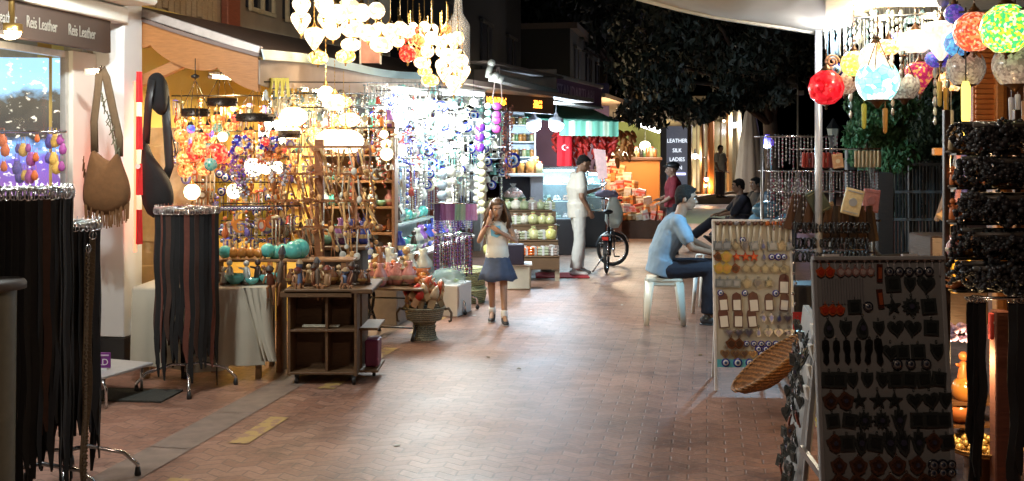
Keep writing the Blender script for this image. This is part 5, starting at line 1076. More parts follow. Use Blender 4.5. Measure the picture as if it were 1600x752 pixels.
for k, px in enumerate((334, 432, 441)): m = MB(); boxat(m, px-3, 240 if k == 0 else 285, px+3, 380, 8.75, .05, .005); obj('slat_post', m, M((.75, .6, .35), .6) if k != 1 else M((.12, .02, .02), .5), None, ('cream upright slat behind the green grey globe', 'dark red upright slat left of the brown stand', 'cream upright slat left of the brown stand')[k], 'post')
# bracelets / keyrings small stuff rows in front of olive cloth
for r, y in enumerate((318, 345, 368)):
    rail(at(345, y, 8.3), at(452, y, 8.35), '%s rail of small charms over the cloth table' % RN[r])
    for i in range(20):
        o = (EYES, ORN[45][0], ORN[28][0], ORN[14][0])[random.choice((0, 1, 2, 3))] if r else EYES
        px = 347+i*5.3; stamp(o, mat4((at(px, y, 8.3).x, 8.3, zof(y, 8.3)), None, .8), '%s small charm from the left on the %s rail over the cloth table' % (nth(i), RN[r]), 'charms on the %s table rail' % RN[r])
# shelf wall of goods seen through the brown stand
gs = thing('goods_shelves', 'tall brown shelf unit crowded with pots and figures behind the brown stand', 'shelves', (at(520, 0, 10.3).x, 10.3, 0))
GX = at(520, 0, 10.3).x
m = MB(); m.box((0, .2, 1.0), (1.25, .03, 2.0)); obj('back_panel', m, wood((.3, .16, .07)), gs)
for x in (-.62, -.2, .22, .62): m = MB(); m.box((x, .05, 1.0), (.03, .3, 2.0), ch=.003); obj('upright', m, wood((.2, .09, .04)), gs)
for r, z in enumerate((1.92, 1.66, 1.4, 1.14, .88)):
    m = MB(); m.box((0, .05, z), (1.25, .29, .02)); obj('shelf', m, wood((.25, .12, .05)), gs)
    for i in range(15):
        nm = random.choice(list(VB)); stamp(VB[nm], mat4((GX-.57+i*.081, 10.3+U(-.03, .06), z+.011), Euler((0, 0, U(-1, 1))), U(.75, 1.15)), '%s, %s from left, %s shelf behind the brown stand' % (nm, nth(i), RN[r]), 'goods on the %s shelf behind the brown stand' % RN[r])
# warm small ornaments crowding the yellow wall and the back of the near stall
WARM = []
for c, nm in (((.6, .22, .05), 'amber'), ((.45, .12, .04), 'copper brown'), ((.55, .07, .04), 'red'), ((.5, .4, .25), 'brass'), ((.12, .07, .04), 'dark brown'), ((.15, .12, .4), 'violet')):
    for kd in ('drop', 'disc', 'chime', 'bell', 'strand', 'crescent'):
        WARM.append((dropp(c, kd, {'drop': 'glass_drop', 'disc': 'metal_disc', 'crescent': 'crescent_ornament', 'chime': 'wind_chime', 'bell': 'small_bell', 'strand': 'bead_strand'}[kd]), nm, kd))
for r, (a, b, y, D0, D1, n) in enumerate(((268, 460, 150, 8.5, 8.8, 30), (272, 455, 205, 8.45, 8.7, 30), (290, 460, 245, 8.4, 8.6, 30), (300, 460, 285, 8.4, 8.5, 28), (350, 470, 322, 8.15, 8.2, 24), (440, 620, 200, 9.3, 9.8, 30), (450, 615, 245, 9.3, 9.8, 26), (410, 600, 165, 8.9, 10.2, 30))):
    rail(at(a, y, D0), at(b, y, D1), '%s rail of warm coloured ornaments in the near stall' % RN[r])
    for i in range(n):
        q = (i+.5)/n; D = D0+(D1-D0)*q; px = a+(b-a)*q; o, nm, kd = random.choice(WARM) if r < 5 or R() < .6 else pick(('silver', 'smoky', 'ivory', 'red'), ALLK)
        stamp(o, mat4((at(px, y, D).x, D+U(-.08, .08), zof(y, D)-U(.0, .06)), Euler((0, 0, U(-1, 1))), U(.8, 1.5)), '%s %s, %s from left, %s warm rail of the near stall' % (nm, o.name.replace('_', ' '), nth(i), RN[r]), 'ornaments on the %s warm rail' % RN[r])
# ---- produce stand (bags of goods) near the food shop
ps = thing('produce_stand', 'stepped wooden stand of bagged goods before the food shop', 'stand', (at(820, 0, 13.9).x, 13.9, 0))
PX, PY = at(820, 0, 13.9).x, 13.9
m = MB()
for i, (y, z) in enumerate(((-.35, .32), (0, .5), (.35, .68), (.7, .86))): m.box((-.03, y, z), (.95-.1*(i > 2), .36, .03), ch=.004); m.box((-.03, y-.17, z-.08), (.95, .02, .16))
obj('step', m, wood((.14, .08, .04)), ps)
for x in (-.45, .42):
    for y in (-.45, .7): m = MB(); m.box((x, y, .16), (.06, .06, .32)); obj('leg', m, wood((.5, .42, .3)), ps)
def sack(c, net=False):
    m = MB(); m.lathe([(.001, 0), (.06, .005), (.075, .05), (.065, .1), (.03, .125), (.018, .135), (.035, .155)], 12); 
    for i, v in enumerate(m.v): m.v[i] = (v[0]*(1+.1*sin(i*2.3)), v[1]*(1+.1*cos(i*1.7)), v[2])
    k = MB(); k.tube([(.02*cos(a), .02*sin(a), .133) for a in [2*pi*i/8 for i in range(9)]], .004, 5)
    return Proto('bagged_goods', 'bag of goods', m.mesh(M(c, .25, 0, .35, 30, coat=.6)), [('tie', k.mesh(M((.6, .1, .05), .5)))])
def packet(c):
    m = MB()
    for i in range(3): m.box((0, 0, .02+i*.034), (.14, .1, .028), ch=.008)
    k = MB(); k.box((0, -.0, .055), (.03, .106, .105)); return Proto('wrapped_packets', 'packets', m.mesh(M(c, .2, 0, .3, 40, coat=.6)), [('strap', k.mesh(M((.6, .6, .6), .4)))])
SK = [(sack((.6, .58, .2)), 'yellow bag'), (sack((.5, .5, .25)), 'olive bag'), (sack((.6, .58, .5)), 'white bag'), (packet((.35, .28, .25)), 'brown packets'), (packet((.45, .5, .35)), 'green packets'), (packet((.75, .16, .03)), 'orange packets'), (sack((.35, .4, .25)), 'green bag')]
for r, (y, z) in enumerate(((-.35, .335), (0, .515), (.35, .695), (.7, .875))):
    for rr in range(2):
        for i in range(8):
            x = -.45+i*.12; k = (0, 0, 1, 0, 5, 5, 4, 3)[i] if r == 0 else (0, 1, 0, 3, 3, 4, 1, 4)[(i+r) % 8] if r == 1 else random.choice((2, 3, 4, 6, 1, 2))
            stamp(SK[k][0], mat4((PX-.03+x+U(-.01, .01), PY+y-.08+rr*.15, z), Euler((0, 0, U(-.5, .5))), U(.9, 1.15)), '%s, %s from left, %s line of the produce stand\'s %s step' % (SK[k][1], nth(i), ('front', 'rear')[rr], ('lowest', 'second', 'third', 'top')[r]), 'goods on the %s step of the produce stand' % ('lowest', 'second', 'third', 'top')[r])
# bowls under gathered wrap: green pots with gift baskets
for i, (px, py, D, s) in enumerate(((802, 308, 15.2, 1.25), (828, 338, 15.0, 1.15), (858, 352, 14.7, 1.0))):
    z = zof(py, D); t_ = thing('gift_basket', ('upper left', 'middle', 'lower right')[i]+' green pot with cellophane wrapped goods by the glass case', 'gift basket', (at(px, 0, D).x, D, z))
    m = MB(); m.lathe([(.001, -.14), (.1*s, -.14), (.14*s, -.02), (.15*s, 0), (.13*s, 0)], 18); obj('pot', m, M((.06, .12, .04), .5), t_)
    m = MB()
    for k in range(14): m.ball((U(-.09, .09)*s, U(-.08, .08)*s, U(.0, .06)), U(.025, .04), 8, 6)
    obj('sweets', m, M((.6, .25, .2), .4, 0, .5, 30) if i < 2 else M((.3, .45, .15), .4), t_, kind='stuff')
    m = MB(); m.lathe([(.14*s, 0), (.12*s, .06), (.05*s, .13), (.02, .15), (.05, .2)], 14)
    for q, v in enumerate(m.v): m.v[q] = (v[0]*(1+.14*sin(q*2.1)), v[1]*(1+.14*cos(q*1.9)), v[2])
    if i < 2: obj('wrap', m, M((.75, .8, .8), .08, 0, 0, alpha=.3), t_)
    m = MB(); m.lathe([(.12, -(z-.0)), (.12, -.15), (.001, -.14)], 14); obj('pedestal', m, M((.05, .04, .04), .6), t_)
# dark box and white block at foot of the stand
m = MB(); m.box((0, 0, .3), (.22, .2, .25), ch=.01); obj('crate', m, M((.02, .015, .03), .5), None, 'dark purple box standing on the white block beside the girl', 'box', mx=mat4((at(805, 0, 12.6).x, 12.6, .14)))
t_ = thing('white_block', 'white cloth covered low block at the left foot of the produce stand', 'block', (at(808, 0, 12.7).x, 12.7, 0)); m = MB(); m.box((0, 0, .15), (.34, .3, .3), ch=.02); obj('body', m, M((.6, .6, .5), .8, 0, .1), t_); m = MB(); m.box((0, 0, .31), (.37, .33, .02), ch=.006); obj('cover', m, WHITE, t_)
m = MB(); m.box((0, 0, .01), (.72, .55, .012), ch=.004); obj('red_mat', m, M((.38, .03, .04), .95, 0, .3, 40, .4), None, 'small red mat on the paving under the man in white', 'mat', mx=mat4((at(878, 0, 14.0).x, 14.0, 0)))
# awning tube lights (real lamps of the stalls)
tube_lamp('tube_light', 'hidden warm tube light under the near end of the long awning', at(330, 120, 8.2), at(380, 124, 8.9), .014, (1, .80, .46), 10, 42)
tube_lamp('tube_light', 'warm white tube light behind the valance above the brown stand', at(470, 140, 9.3), at(520, 144, 10.2), .014, (1, .86, .6), 10, 70)
tube_lamp('tube_light', 'cool white tube light above the glass ornaments, left one', at(610, 142, 10.6), at(665, 146, 11.8), .018, (.93, 1, .98), 14, 85)
tube_lamp('tube_light', 'cool white tube light above the glass ornaments, right one', at(690, 146, 12.0), at(755, 148, 13.4), .02, (.93, 1, .98), 14, 85)
for k, (px, py, D) in enumerate(((655, 205, 10.9), (690, 185, 11.6), (722, 200, 12.2), (740, 160, 12.6), (675, 165, 11.2), (700, 232, 11.8), (640, 180, 10.5), (725, 250, 12.4))):
    t_ = thing('bare_bulb', '%s of the bare cool white bulbs among the glass ornaments' % nth(k), 'bulb', at(px, py, D), group='bare bulbs among the glass ornaments')
    m = MB(); m.ball((0, 0, 0), .045, 14, 10); obj('bulb', m, EM((.95, 1, .97), 30), t_); m = MB(); m.lathe([(.02, .09), (.022, .04), (.015, .035)], 10); m.tube([(0, 0, .09), (0, 0, .3)], .003, 5); obj('socket', m, BLACK, t_)
    lamp('POINT', (0, -.1, 0), 9, (.93, 1, .98), .06, parent=t_)
# ================= RIGHT SIDE
def charm(outline, c, c2, r, name, th=.008, eye=False):
    m = MB(); o = outline(r); m.m = 0; m.plate(o, th); m.m = 1; m.plate(inset(o, .62), th*.5, y0=-th)
    m.m = 0; m.tube([(.004*cos(a), -.002, r*1.05+.006+.006*sin(a)) for a in [2*pi*i/8 for i in range(9)]], .0015, 4)
    k = []
    if eye:
        e = MB(); e.plate(circ(r*.28, 10), .004, y0=-th*1.5); k = [('eye_dot', e.mesh(M((.03, .03, .05), .1, coat=.8)))]
    return Proto(name, name.replace('_', ' '), m.mesh([M(c, .3, .6, .3, 60), M(c2, .3, .5, .3, 60)]), k)
def flatten(o): return o
def boardeye(r, ring=(.03, .02, .2), wh=.6):
    m = MB(); Y = Euler((pi/2, 0, 0)).to_matrix()
    for j, (q, y) in enumerate(((1, 0), (.68, .004), (.42, .006), (.2, .008))): m.m = j; m.lathe([(r*q, 0), (r*q, .006+y*.5), (r*q*.85, .008+y*.5), (.0005, .009+y*.5)], 14, X=Y)
    return Proto('eye_bead', 'eye bead', m.mesh([M(ring, .12, 0, .1, coat=.8), M((wh, wh, wh), .2), M((.1*wh, .2*wh, .5*wh), .2), M((.01, .01, .01), .1)]), [])
def card():
    m = MB(); m.plate([(-.022, -.045), (.022, -.045), (.022, .02), (.018, .035), (0, .045), (-.018, .035), (-.022, .02)], .005); k = MB(); k.plate([(-.017, -.04), (.017, -.04), (.017, .008), (-.017, .008)], .002, y0=-.006)
    return Proto('magnet_card', 'magnet card', m.mesh(M((.09, .025, .02), .4)), [('label_field', k.mesh(M((.75, .72, .64), .5, 0, .04)))])
def mini_hanger(c, c2, ln=.1):
    m = MB(); m.ball((0, -.008, 0), .012, 8, 6); m.m = 1; m.tube([(0, -.006, -.01), (0, -.006, -ln)], .004, 5); m.box((0, -.005, -ln*.6), (.012, .003, ln*.7))
    return Proto('bracelet', 'bracelet', m.mesh([M(c, .4, 0, .3, 50), M(c2, .5)]), [])
BLOB = lambda r: [(r*(1+.18*sin(5*a))*cos(a), r*(1+.12*cos(4*a))*sin(a)) for a in [2*pi*i/16 for i in range(16)]]
def board(name, label, origin, wd, h, tilt, rz, col, legcol, lw=.02, leg=True, frontleg=.12):
    """panel on an easel: origin = bottom left front corner of the panel's feet on the ground"""
    t = thing(name, label, 'display board', origin, rz, rot=Euler((tilt, 0, rz), 'XYZ'))
    t.matrix_local = Matrix.Translation(origin) @ Matrix.Rotation(rz, 4, 'Z') @ Matrix.Rotation(-tilt, 4, 'X'); t.rotation_euler = (Matrix.Rotation(rz, 3, 'Z') @ Matrix.Rotation(-tilt, 3, 'X')).to_euler()
    m = MB(); m.box((wd/2, .012, frontleg+(h-frontleg)/2), (wd, .02, h-frontleg), ch=.003); obj('panel', m, M(col, .6, 0, .1, 9), t)
    m = MB()
    for x in (0, wd): m.box((x, .012, h/2), (lw, .03, h), ch=.003)
    m.box((wd/2, .0, h), (wd+lw, .04, .018), ch=.003); obj('frame', m, M(legcol, .35, .2), t)
    if leg:
        for x in (.04, wd-.04):
            m = MB(); d = h*.9*2*sin(tilt)+.1; m.beam((x, .03, h*.9), (x, .03+.42, .06+.42*math.tan(tilt)*0-.0), .02, .02); obj('rear_leg', m, M(legcol, .35, .2), t)
    return t
def pin(bd, p, u, v, label, group, s=1, rot=0):
    return stamp(p, LM(bd) @ Matrix.Translation((u, -.001, v)) @ Matrix.Rotation(rot, 4, 'Y') @ Matrix.Scale(s*(1.5 if bd is b1 else 1.05)*U(.92, 1.08), 4) @ Matrix.Rotation(U(-.14, .14), 4, 'Y'), label, group)
# ---- pale board (first, farther)
D1 = 7.3
gx = lambda px: (px-1118)/F*D1
O1 = Vector((at(1118, 0, D1).x, D1-.03, 0)); H1 = zof(343, D1+.1)
b1 = board('pale_board', 'pale tall display board covered with charms, white cards and blue eye beads', O1, .55, H1, radians(7), radians(-3), (.46, .43, .35), (.7, .7, .7), frontleg=.19)
gz = lambda py: (zof(py, D1+.05))/cos(radians(7))
m = MB(); m.box((.275, -.002, gz(565)), (.53, .008, .055)); obj('blue_strip', m, M((.1, .42, .5), .4), b1)
SILV = [(charm(f, c, c2, .021, n), n.replace('_', ' ')) for f, c, c2, n in ((sq, (.22, .26, .3), (.3, .34, .4), 'square_charm'), (shield, (.25, .25, .25), (.15, .15, .18), 'shield_charm'), (turtle, (.2, .2, .17), (.3, .28, .2), 'turtle_charm'), (BLOB, (.3, .28, .22), (.4, .36, .25), 'rosette_charm'), (heart, (.25, .24, .24), (.15, .14, .2), 'heart_charm'), (drop, (.25, .25, .27), (.1, .12, .3), 'drop_charm'), (hamsa, (.2, .2, .24), (.08, .1, .3), 'hand_charm'))]
YC = charm(BLOB, (.55, .42, .1), (.6, .35, .1), .024, 'yellow_flower_charm'); RC = charm(star, (.5, .05, .02), (.6, .15, .05), .024, 'red_flower_charm'); BRC = charm(BLOB, (.25, .1, .05), (.1, .05, .03), .022, 'brown_flower_charm'); FC = charm(heart, (.4, .25, .12), (.2, .12, .08), .022, 'mask_charm')
BE = boardeye(.0155); BEb = boardeye(.021, (.02, .04, .25)); CD = card()
OR_ = 'bracelets charms'.split()
HB = [(mini_hanger((.12, .05, .03), (.6, .56, .46)), 'brown'), (mini_hanger((.25, .24, .26), (.6, .56, .46)), 'grey'), (mini_hanger((.6, .16, .03), (.6, .56, .46)), 'orange')]
for i in range(12):
    k = (0, 0, 0, 1, 0, 1, 0, 0, 2, 2, 2, 2)[i]; pin(b1, HB[k][0], .03+i*.0445, gz(350), '%s topped bracelet, %s from the left in the top row of the pale board' % (HB[k][1], nth(i)), 'bracelets on the pale board')
def row(bd, gx_, gz_, py, items, rowname, bname, grp):
    cnt = {}
    for px, p, nm in items:
        k = cnt.get(nm, 0); cnt[nm] = k+1
        pin(bd, p, gx_(px), gz_(py), '%s %s from left in the %s row of the %s' % (nth(k), nm, rowname, bname), grp+', %s row' % rowname, U(.94, 1.06), U(-.06, .06))
S = lambda k: (SILV[k][0], SILV[k][1]); E1 = (BE, 'eye bead'); C1 = (CD, 'white fronted card')
def it(*a): return [(px, *q) for px, q in a]
P1 = 'pale board'; G1 = 'charms on the pale board'
row(b1, gx, gz, 385, it(*[(1124+i*14.2, S((0, 0, 3, 1, 0, 5, 0, 3, 0)[i])) for i in range(9)]), 'second', P1, G1)
row(b1, gx, gz, 376, it((1163, E1)), 'gap under the top', P1, G1)
row(b1, gx, gz, 402, it((1124, (BRC, 'brown flower charm')), (1137, (YC, 'yellow flower charm')), (1153, (RC, 'red flower charm')), (1167, (RC, 'red flower charm')), (1180, (RC, 'red flower charm')), (1196, S(5)), (1208, E1), (1218, E1), (1227, E1)), 'third', P1, G1)
row(b1, gx, gz, 420, it((1125, (YC, 'yellow flower charm')), (1137, (YC, 'yellow flower charm')), (1151, (BRC, 'brown flower charm')), (1167, S(3)), (1182, S(3)), (1197, S(3)), (1212, S(3)), (1227, S(3))), 'fourth', P1, G1)
row(b1, gx, gz, 443, it((1126, S(0)), (1139, S(0)), (1152, S(0)), (1168, S(3)), (1185, S(1)), (1202, S(2)), (1226, C1)), 'fifth', P1, G1)
row(b1, gx, gz, 458, it((1127, E1), (1165, E1), (1213, E1)), 'sixth', P1, G1)
row(b1, gx, gz, 471, it((1131, C1), (1152, C1), (1178, C1), (1202, C1), (1226, C1)), 'seventh', P1, G1)
row(b1, gx, gz, 496, it((1131, C1), (1154, C1), (1175, C1), (1193, S(6)), (1205, S(6)), (1217, S(5)), (1230, S(4))), 'eighth', P1, G1)
row(b1, gx, gz, 518, it(*[(1139+i*15.3, S((4, 4, 4, 5, 4, 4, 4)[i])) for i in range(7)]), 'ninth', P1, G1)
row(b1, gx, gz, 535, it((1142, (BRC, 'brown flower charm')), (1154, (BRC, 'brown flower charm')), *[(1166+i*11.3, E1) for i in range(6)]), 'tenth', P1, G1)
row(b1, gx, gz, 543, it(*[(1184+i*11.3, E1) for i in range(5)]), 'eleventh', P1, G1)
row(b1, gx, gz, 550.5, it((1132, (FC, 'mask charm')), (1148, (FC, 'mask charm')), (1162, (FC, 'mask charm')), (1175, (FC, 'mask charm')), (1188, E1), (1199, E1), (1210, E1), (1221, E1)), 'twelfth', P1, G1)
row(b1, gx, gz, 564, it(*[(1133+i*18.5, (BEb, 'large eye bead')) for i in range(6)]), 'blue striped', P1, G1)
# ---- dark board (near)
D2 = 4.4
O2 = Vector((at(1285, 0, D2).x, D2-.05, 0)); H2 = zof(404, D2+.1)/cos(radians(7))
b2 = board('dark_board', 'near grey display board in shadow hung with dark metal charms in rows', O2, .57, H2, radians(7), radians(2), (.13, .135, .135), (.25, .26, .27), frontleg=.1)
gx2 = lambda px: (px-1285)/F*D2
gz2 = lambda py: (zof(py, D2+.03))/cos(radians(7))
def dk(f, r, n, eye=False, c=(.05, .06, .06)): return (charm(f, c, tuple(q*.45 for q in c), r, n, eye=eye), n.replace('_', ' '))
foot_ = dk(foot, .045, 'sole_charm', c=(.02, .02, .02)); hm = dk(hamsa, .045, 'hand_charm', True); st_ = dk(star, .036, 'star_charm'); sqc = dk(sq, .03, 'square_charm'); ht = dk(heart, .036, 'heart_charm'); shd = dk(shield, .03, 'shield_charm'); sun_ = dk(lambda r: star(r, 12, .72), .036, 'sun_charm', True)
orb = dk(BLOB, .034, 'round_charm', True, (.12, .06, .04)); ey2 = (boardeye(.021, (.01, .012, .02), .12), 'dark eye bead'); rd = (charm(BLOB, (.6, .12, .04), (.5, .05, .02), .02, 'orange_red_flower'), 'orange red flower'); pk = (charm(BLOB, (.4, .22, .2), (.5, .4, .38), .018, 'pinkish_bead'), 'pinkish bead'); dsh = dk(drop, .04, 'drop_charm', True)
pal = (charm(lambda r: [(x*.5, z*1.6) for x, z in sq(r)], (.1, .03, .02), (.4, .1, .04), .025, 'red_brown_tag'), 'red brown tag')
P2 = 'dark board'; G2 = 'charms on the dark board'
HB2 = mini_hanger((.2, .16, .15), (.2, .2, .21), .09)
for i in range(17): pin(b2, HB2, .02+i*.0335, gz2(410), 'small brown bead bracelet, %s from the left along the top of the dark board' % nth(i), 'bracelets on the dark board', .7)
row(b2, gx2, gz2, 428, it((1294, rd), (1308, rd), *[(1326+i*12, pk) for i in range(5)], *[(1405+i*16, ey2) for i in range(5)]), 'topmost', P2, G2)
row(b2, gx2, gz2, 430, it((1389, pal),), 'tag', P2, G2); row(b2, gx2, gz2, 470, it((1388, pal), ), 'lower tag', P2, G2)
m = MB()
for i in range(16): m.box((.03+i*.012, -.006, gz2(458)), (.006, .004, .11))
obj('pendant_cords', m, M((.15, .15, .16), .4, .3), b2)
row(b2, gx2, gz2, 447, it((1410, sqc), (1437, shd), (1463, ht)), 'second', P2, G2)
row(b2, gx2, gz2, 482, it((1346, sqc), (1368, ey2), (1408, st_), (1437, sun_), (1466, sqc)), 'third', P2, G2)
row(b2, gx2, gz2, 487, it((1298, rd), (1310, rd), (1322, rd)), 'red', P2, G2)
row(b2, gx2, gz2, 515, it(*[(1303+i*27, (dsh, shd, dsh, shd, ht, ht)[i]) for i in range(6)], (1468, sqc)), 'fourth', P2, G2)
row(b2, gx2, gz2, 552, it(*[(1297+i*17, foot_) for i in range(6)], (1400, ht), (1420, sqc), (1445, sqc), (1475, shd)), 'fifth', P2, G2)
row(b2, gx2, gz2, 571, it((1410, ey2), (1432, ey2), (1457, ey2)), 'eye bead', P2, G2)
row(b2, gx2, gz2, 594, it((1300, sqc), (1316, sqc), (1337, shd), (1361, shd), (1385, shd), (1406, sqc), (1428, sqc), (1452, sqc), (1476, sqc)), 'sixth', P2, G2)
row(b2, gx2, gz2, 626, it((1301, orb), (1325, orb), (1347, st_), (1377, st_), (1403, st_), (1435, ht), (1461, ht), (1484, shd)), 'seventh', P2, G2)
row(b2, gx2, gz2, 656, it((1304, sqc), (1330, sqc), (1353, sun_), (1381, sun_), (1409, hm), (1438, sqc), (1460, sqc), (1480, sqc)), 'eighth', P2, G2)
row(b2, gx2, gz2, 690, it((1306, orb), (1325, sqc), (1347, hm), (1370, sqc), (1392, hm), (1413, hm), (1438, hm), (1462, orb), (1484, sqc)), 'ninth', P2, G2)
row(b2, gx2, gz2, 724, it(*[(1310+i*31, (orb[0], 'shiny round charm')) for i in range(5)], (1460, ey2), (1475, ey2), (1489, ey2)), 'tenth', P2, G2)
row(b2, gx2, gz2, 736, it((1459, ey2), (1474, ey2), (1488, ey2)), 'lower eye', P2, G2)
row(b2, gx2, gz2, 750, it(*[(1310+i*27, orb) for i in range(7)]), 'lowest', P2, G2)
for k, px in enumerate((1312, 1440)): m = MB(); m.box((gx2(px), .0, H2+.012), (.07, .02, .012)); obj('top_clip', m, M((.5, .5, .5), .4), b2)
# ---- third board seen nearly edge on (A-frame), left of the dark board
a_, b_ = at(1268, 500, 5.1), at(1243, 752, 4.6)
sb_ = thing('side_board', 'display board seen edge on leaning left of the dark board, with a crossing brace', 'display board', (0, 0, 0))
top = at(1272, 502, 5.2); bot = Vector((at(1238, 0, 4.75).x, 4.75, .0)); bk_ = Vector((.10, .55, 0))
m = MB(); m.slab([[bot, top], [bot+bk_, top+bk_]], Vector((.03, -.01, 0)), False); obj('panel', m, M((.3, .31, .32), .5, 0, .3, 10), sb_)
m = MB(); m.beam(top+Vector((.03, -.02, 0)), bot+Vector((.03, -.02, 0)), .03, .05, .004); obj('frame', m, M((.25, .26, .28), .3, .5), sb_)
m = MB(); m.beam(at(1252, 700, 4.7), at(1290, 752, 4.5), .02, .03); obj('brace', m, M((.3, .3, .32), .3, .5), sb_)
nrm = -Vector((.98, -.18, -.2)).normalized(); V3 = Vector
for i in range(9):
    for j in range(3):
        q = .06+i*.1; p = bot.lerp(top, q)+bk_*(.1+.4*j)
        for q2 in (0, 1):
            pr = random.choice((orb, shd, ht, dsh, st_, hm, sqc, pal)); stamp(pr[0], mat4(p+nrm*.015+bk_*.17*q2+V3((0, 0, U(-.03, .03))), Euler((U(-.3, .3), 0, -pi/2+.15+U(-.3, .3))), U(.8, 1.1)), '%s, %s charm of the %s level on the side board seen edge on' % (pr[1], nth(j*2+q2), nth(i)), 'charms on the side board')
for j in range(4): m = MB(); m.box((0, 0, 0), (.02, .05, .07), Euler((.0, -.2, 0)), .003); q = .62+j*.11; obj('white_tag', m, M((.6, .6, .58), .6), sb_, mx=mat4(bot.lerp(top, q)+nrm*.0+Vector((.0, -.015, 0))))
# ---- leaning wicker tray
t_ = thing('wicker_tray', 'big shallow golden brown wicker tray leaning on its edge below the boards', 'basket', (at(1206, 0, 6.6).x, 6.6, 0))
d_ = Vector((cos(radians(38)), 0, sin(radians(38)))); cen = at(1204, 573, 6.6)-Vector(t_.location); X = Matrix(((d_.x, 0, -d_.z), (0, 1, 0), (d_.z, 0, d_.x))).to_3x3() @ Euler((radians(-5), 0, 0)).to_matrix()
m = MB(); m.lathe([(.001, -.08), (.15, -.075), (.25, -.02), (.285, .03), (.27, .03), (.23, -.01), (.14, -.055), (.001, -.06)], 36, cen, X=X); obj('body', m, wicker((.32, .13, .035)), t_)
m = MB(); m.tube([cen+X@Vector((.28*cos(a), .28*sin(a), .03)) for a in [2*pi*i/40 for i in range(41)]], .013, 8, False); obj('rim', m, wicker((.4, .19, .06)), t_)
# ---- tower rack of notebooks, purses, necklaces
tw = thing('souvenir_tower', 'dark tower rack of purses, notebooks and chains behind the boards', 'rack', (at(1290, 0, 7.6).x, 7.6, 0))
TX = at(1290, 0, 7.6).x; rx = lambda px, D=7.6: at(px, 0, D).x-TX
m = MB()
for px in (1196, 1305, 1372): m.tube([(rx(px), .1, 0), (rx(px), .1, zof(212 if px < 1350 else 232, 7.6))], .014, 8)
obj('pole', m, M((.2, .2, .2), .3, .7), tw)
for k, (py, a, b, dy) in enumerate(((213, 1196, 1310, .1), (233, 1250, 1376, 0), (268, 1200, 1360, .05), (300, 1215, 1370, 0), (345, 1230, 1376, 0), (395, 1240, 1370, 0))):
    m = MB(); m.tube([(rx(a), dy, zof(py, 7.6)), (rx(b), dy, zof(py, 7.6))], .008, 6); m.tube([(rx(a), dy+.25, zof(py, 7.6)), (rx(b), dy+.25, zof(py, 7.6))], .006, 6); obj('rail', m, CHROME, tw)
m = MB(); m.box((rx(1300), .2, .35), (.6, .3, .7), ch=.01); obj('cabinet', m, M((.03, .025, .022), .5), tw)
def booklet(c, c2, nm):
    m = MB(); m.box((0, 0, 0), (.1, .016, .14), ch=.004); k = MB(); k.plate(circ(.022, 14), .003, y0=-.0085); k.plate([(-.04, .058), (.04, .058), (.04, .052), (-.04, .052)], .002, y0=-.0085); k.plate([(-.04, -.052), (.04, -.052), (.04, -.058), (-.04, -.058)], .002, y0=-.0085)
    return Proto('notebook', 'notebook', m.mesh(M(c, .5, 0, .35, 60)), [('ornament', k.mesh(M(c2, .3, .3)))])
BK = [(booklet((.09, .10, .06), (.3, .28, .15), ''), 'olive patterned notebook hanging left below the red purses', 1278, 315, -.5, 7.35, 1.3), (booklet((.7, .55, .3), (.5, .5, .5), ''), 'cream and gold patterned notebook hanging tilted on the tower', 1332, 316, .25, 7.3, 1.35), (booklet((.55, .22, .2), (.6, .3, .3), ''), 'pink patterned notebook hanging at the right of the tower', 1361, 314, .12, 7.4, 1.2), (booklet((.6, .33, .16), (.7, .6, .4), ''), 'tan booklet hanging among the red purses', 1309, 252, -.15, 7.4, .75), (booklet((.35, .2, .1), (.5, .4, .2), ''), 'brown booklet half hidden left of the cream notebook', 1296, 330, -.3, 7.42, .9)]
for p, lb, px, py, ry, D, s in BK: stamp(p, mat4(at(px, py, D), Euler((0, ry, U(-.2, .2))), s), lb)
for i in range(8):
    m = MB(); m.box((0, 0, -.07), (.085, .014, .11), ch=.006); px = 1258+i*8
    o = obj('red_purse', m, M((.28, .035, .02), .45, 0, .3, 25), None, '%s dark red leather purse from the left on the tower, by the tan booklet' % nth(i), 'purse', 'red leather purses on the tower', mx=mat4((at(px, 0, 7.45).x, 7.45+.02*(i % 2), zof(236, 7.45)), Euler((0, .12, .9))))
    if i in (1, 4): m = MB(); m.plate([(x, z-.07) for x, z in cres(.016)], .003, y0=-.008); obj('crescent', m, M((.6, .5, .4), .5), o)
for i in range(7):
    m = MB(); m.box((0, 0, -.06), (.075, .012, .12), ch=.003); px = 1338+i*6
    obj('booklet', m, M((.6, .5, .32), .6, 0, .2), None, '%s cream booklet at the right end of the top rail of the tower' % nth(i), 'booklet', 'cream booklets on the tower', mx=mat4((at(px, 0, 7.5).x, 7.5, zof(236, 7.5)), Euler((0, .05, 1.0))))
CH = [strandp([(.3, .3, .33), (.15, .12, .15)], .20, .006, 'chain_pendant', 'pendant', False), strandp([(.2, .05, .08), (.28, .28, .28)], .22, .006, 'chain_pendant', 'pendant', False), strandp([(.12, .1, .1), (.4, .38, .35)], .16, .006, 'chain_pendant', 'pendant', False)]
for r, (py, a, b, n, D) in enumerate(((213, 1200, 1308, 20, 7.7), (268, 1206, 1372, 32, 7.55), (280, 1200, 1260, 14, 7.35))):
    for i in range(n):
        px = a+(b-a)*i/(n-1); stamp(CH[(i+r) % 3], mat4((at(px, 0, D).x, D, zof(py, D)), Euler((0, 0, 0)), (1, 1, (1.1, .85, 1.6)[r]*U(.9, 1.1))), 'chain pendant, %s from left on the tower\'s %s chain rail' % (nth(i), RN[r]), 'chain pendants, %s rail' % RN[r])
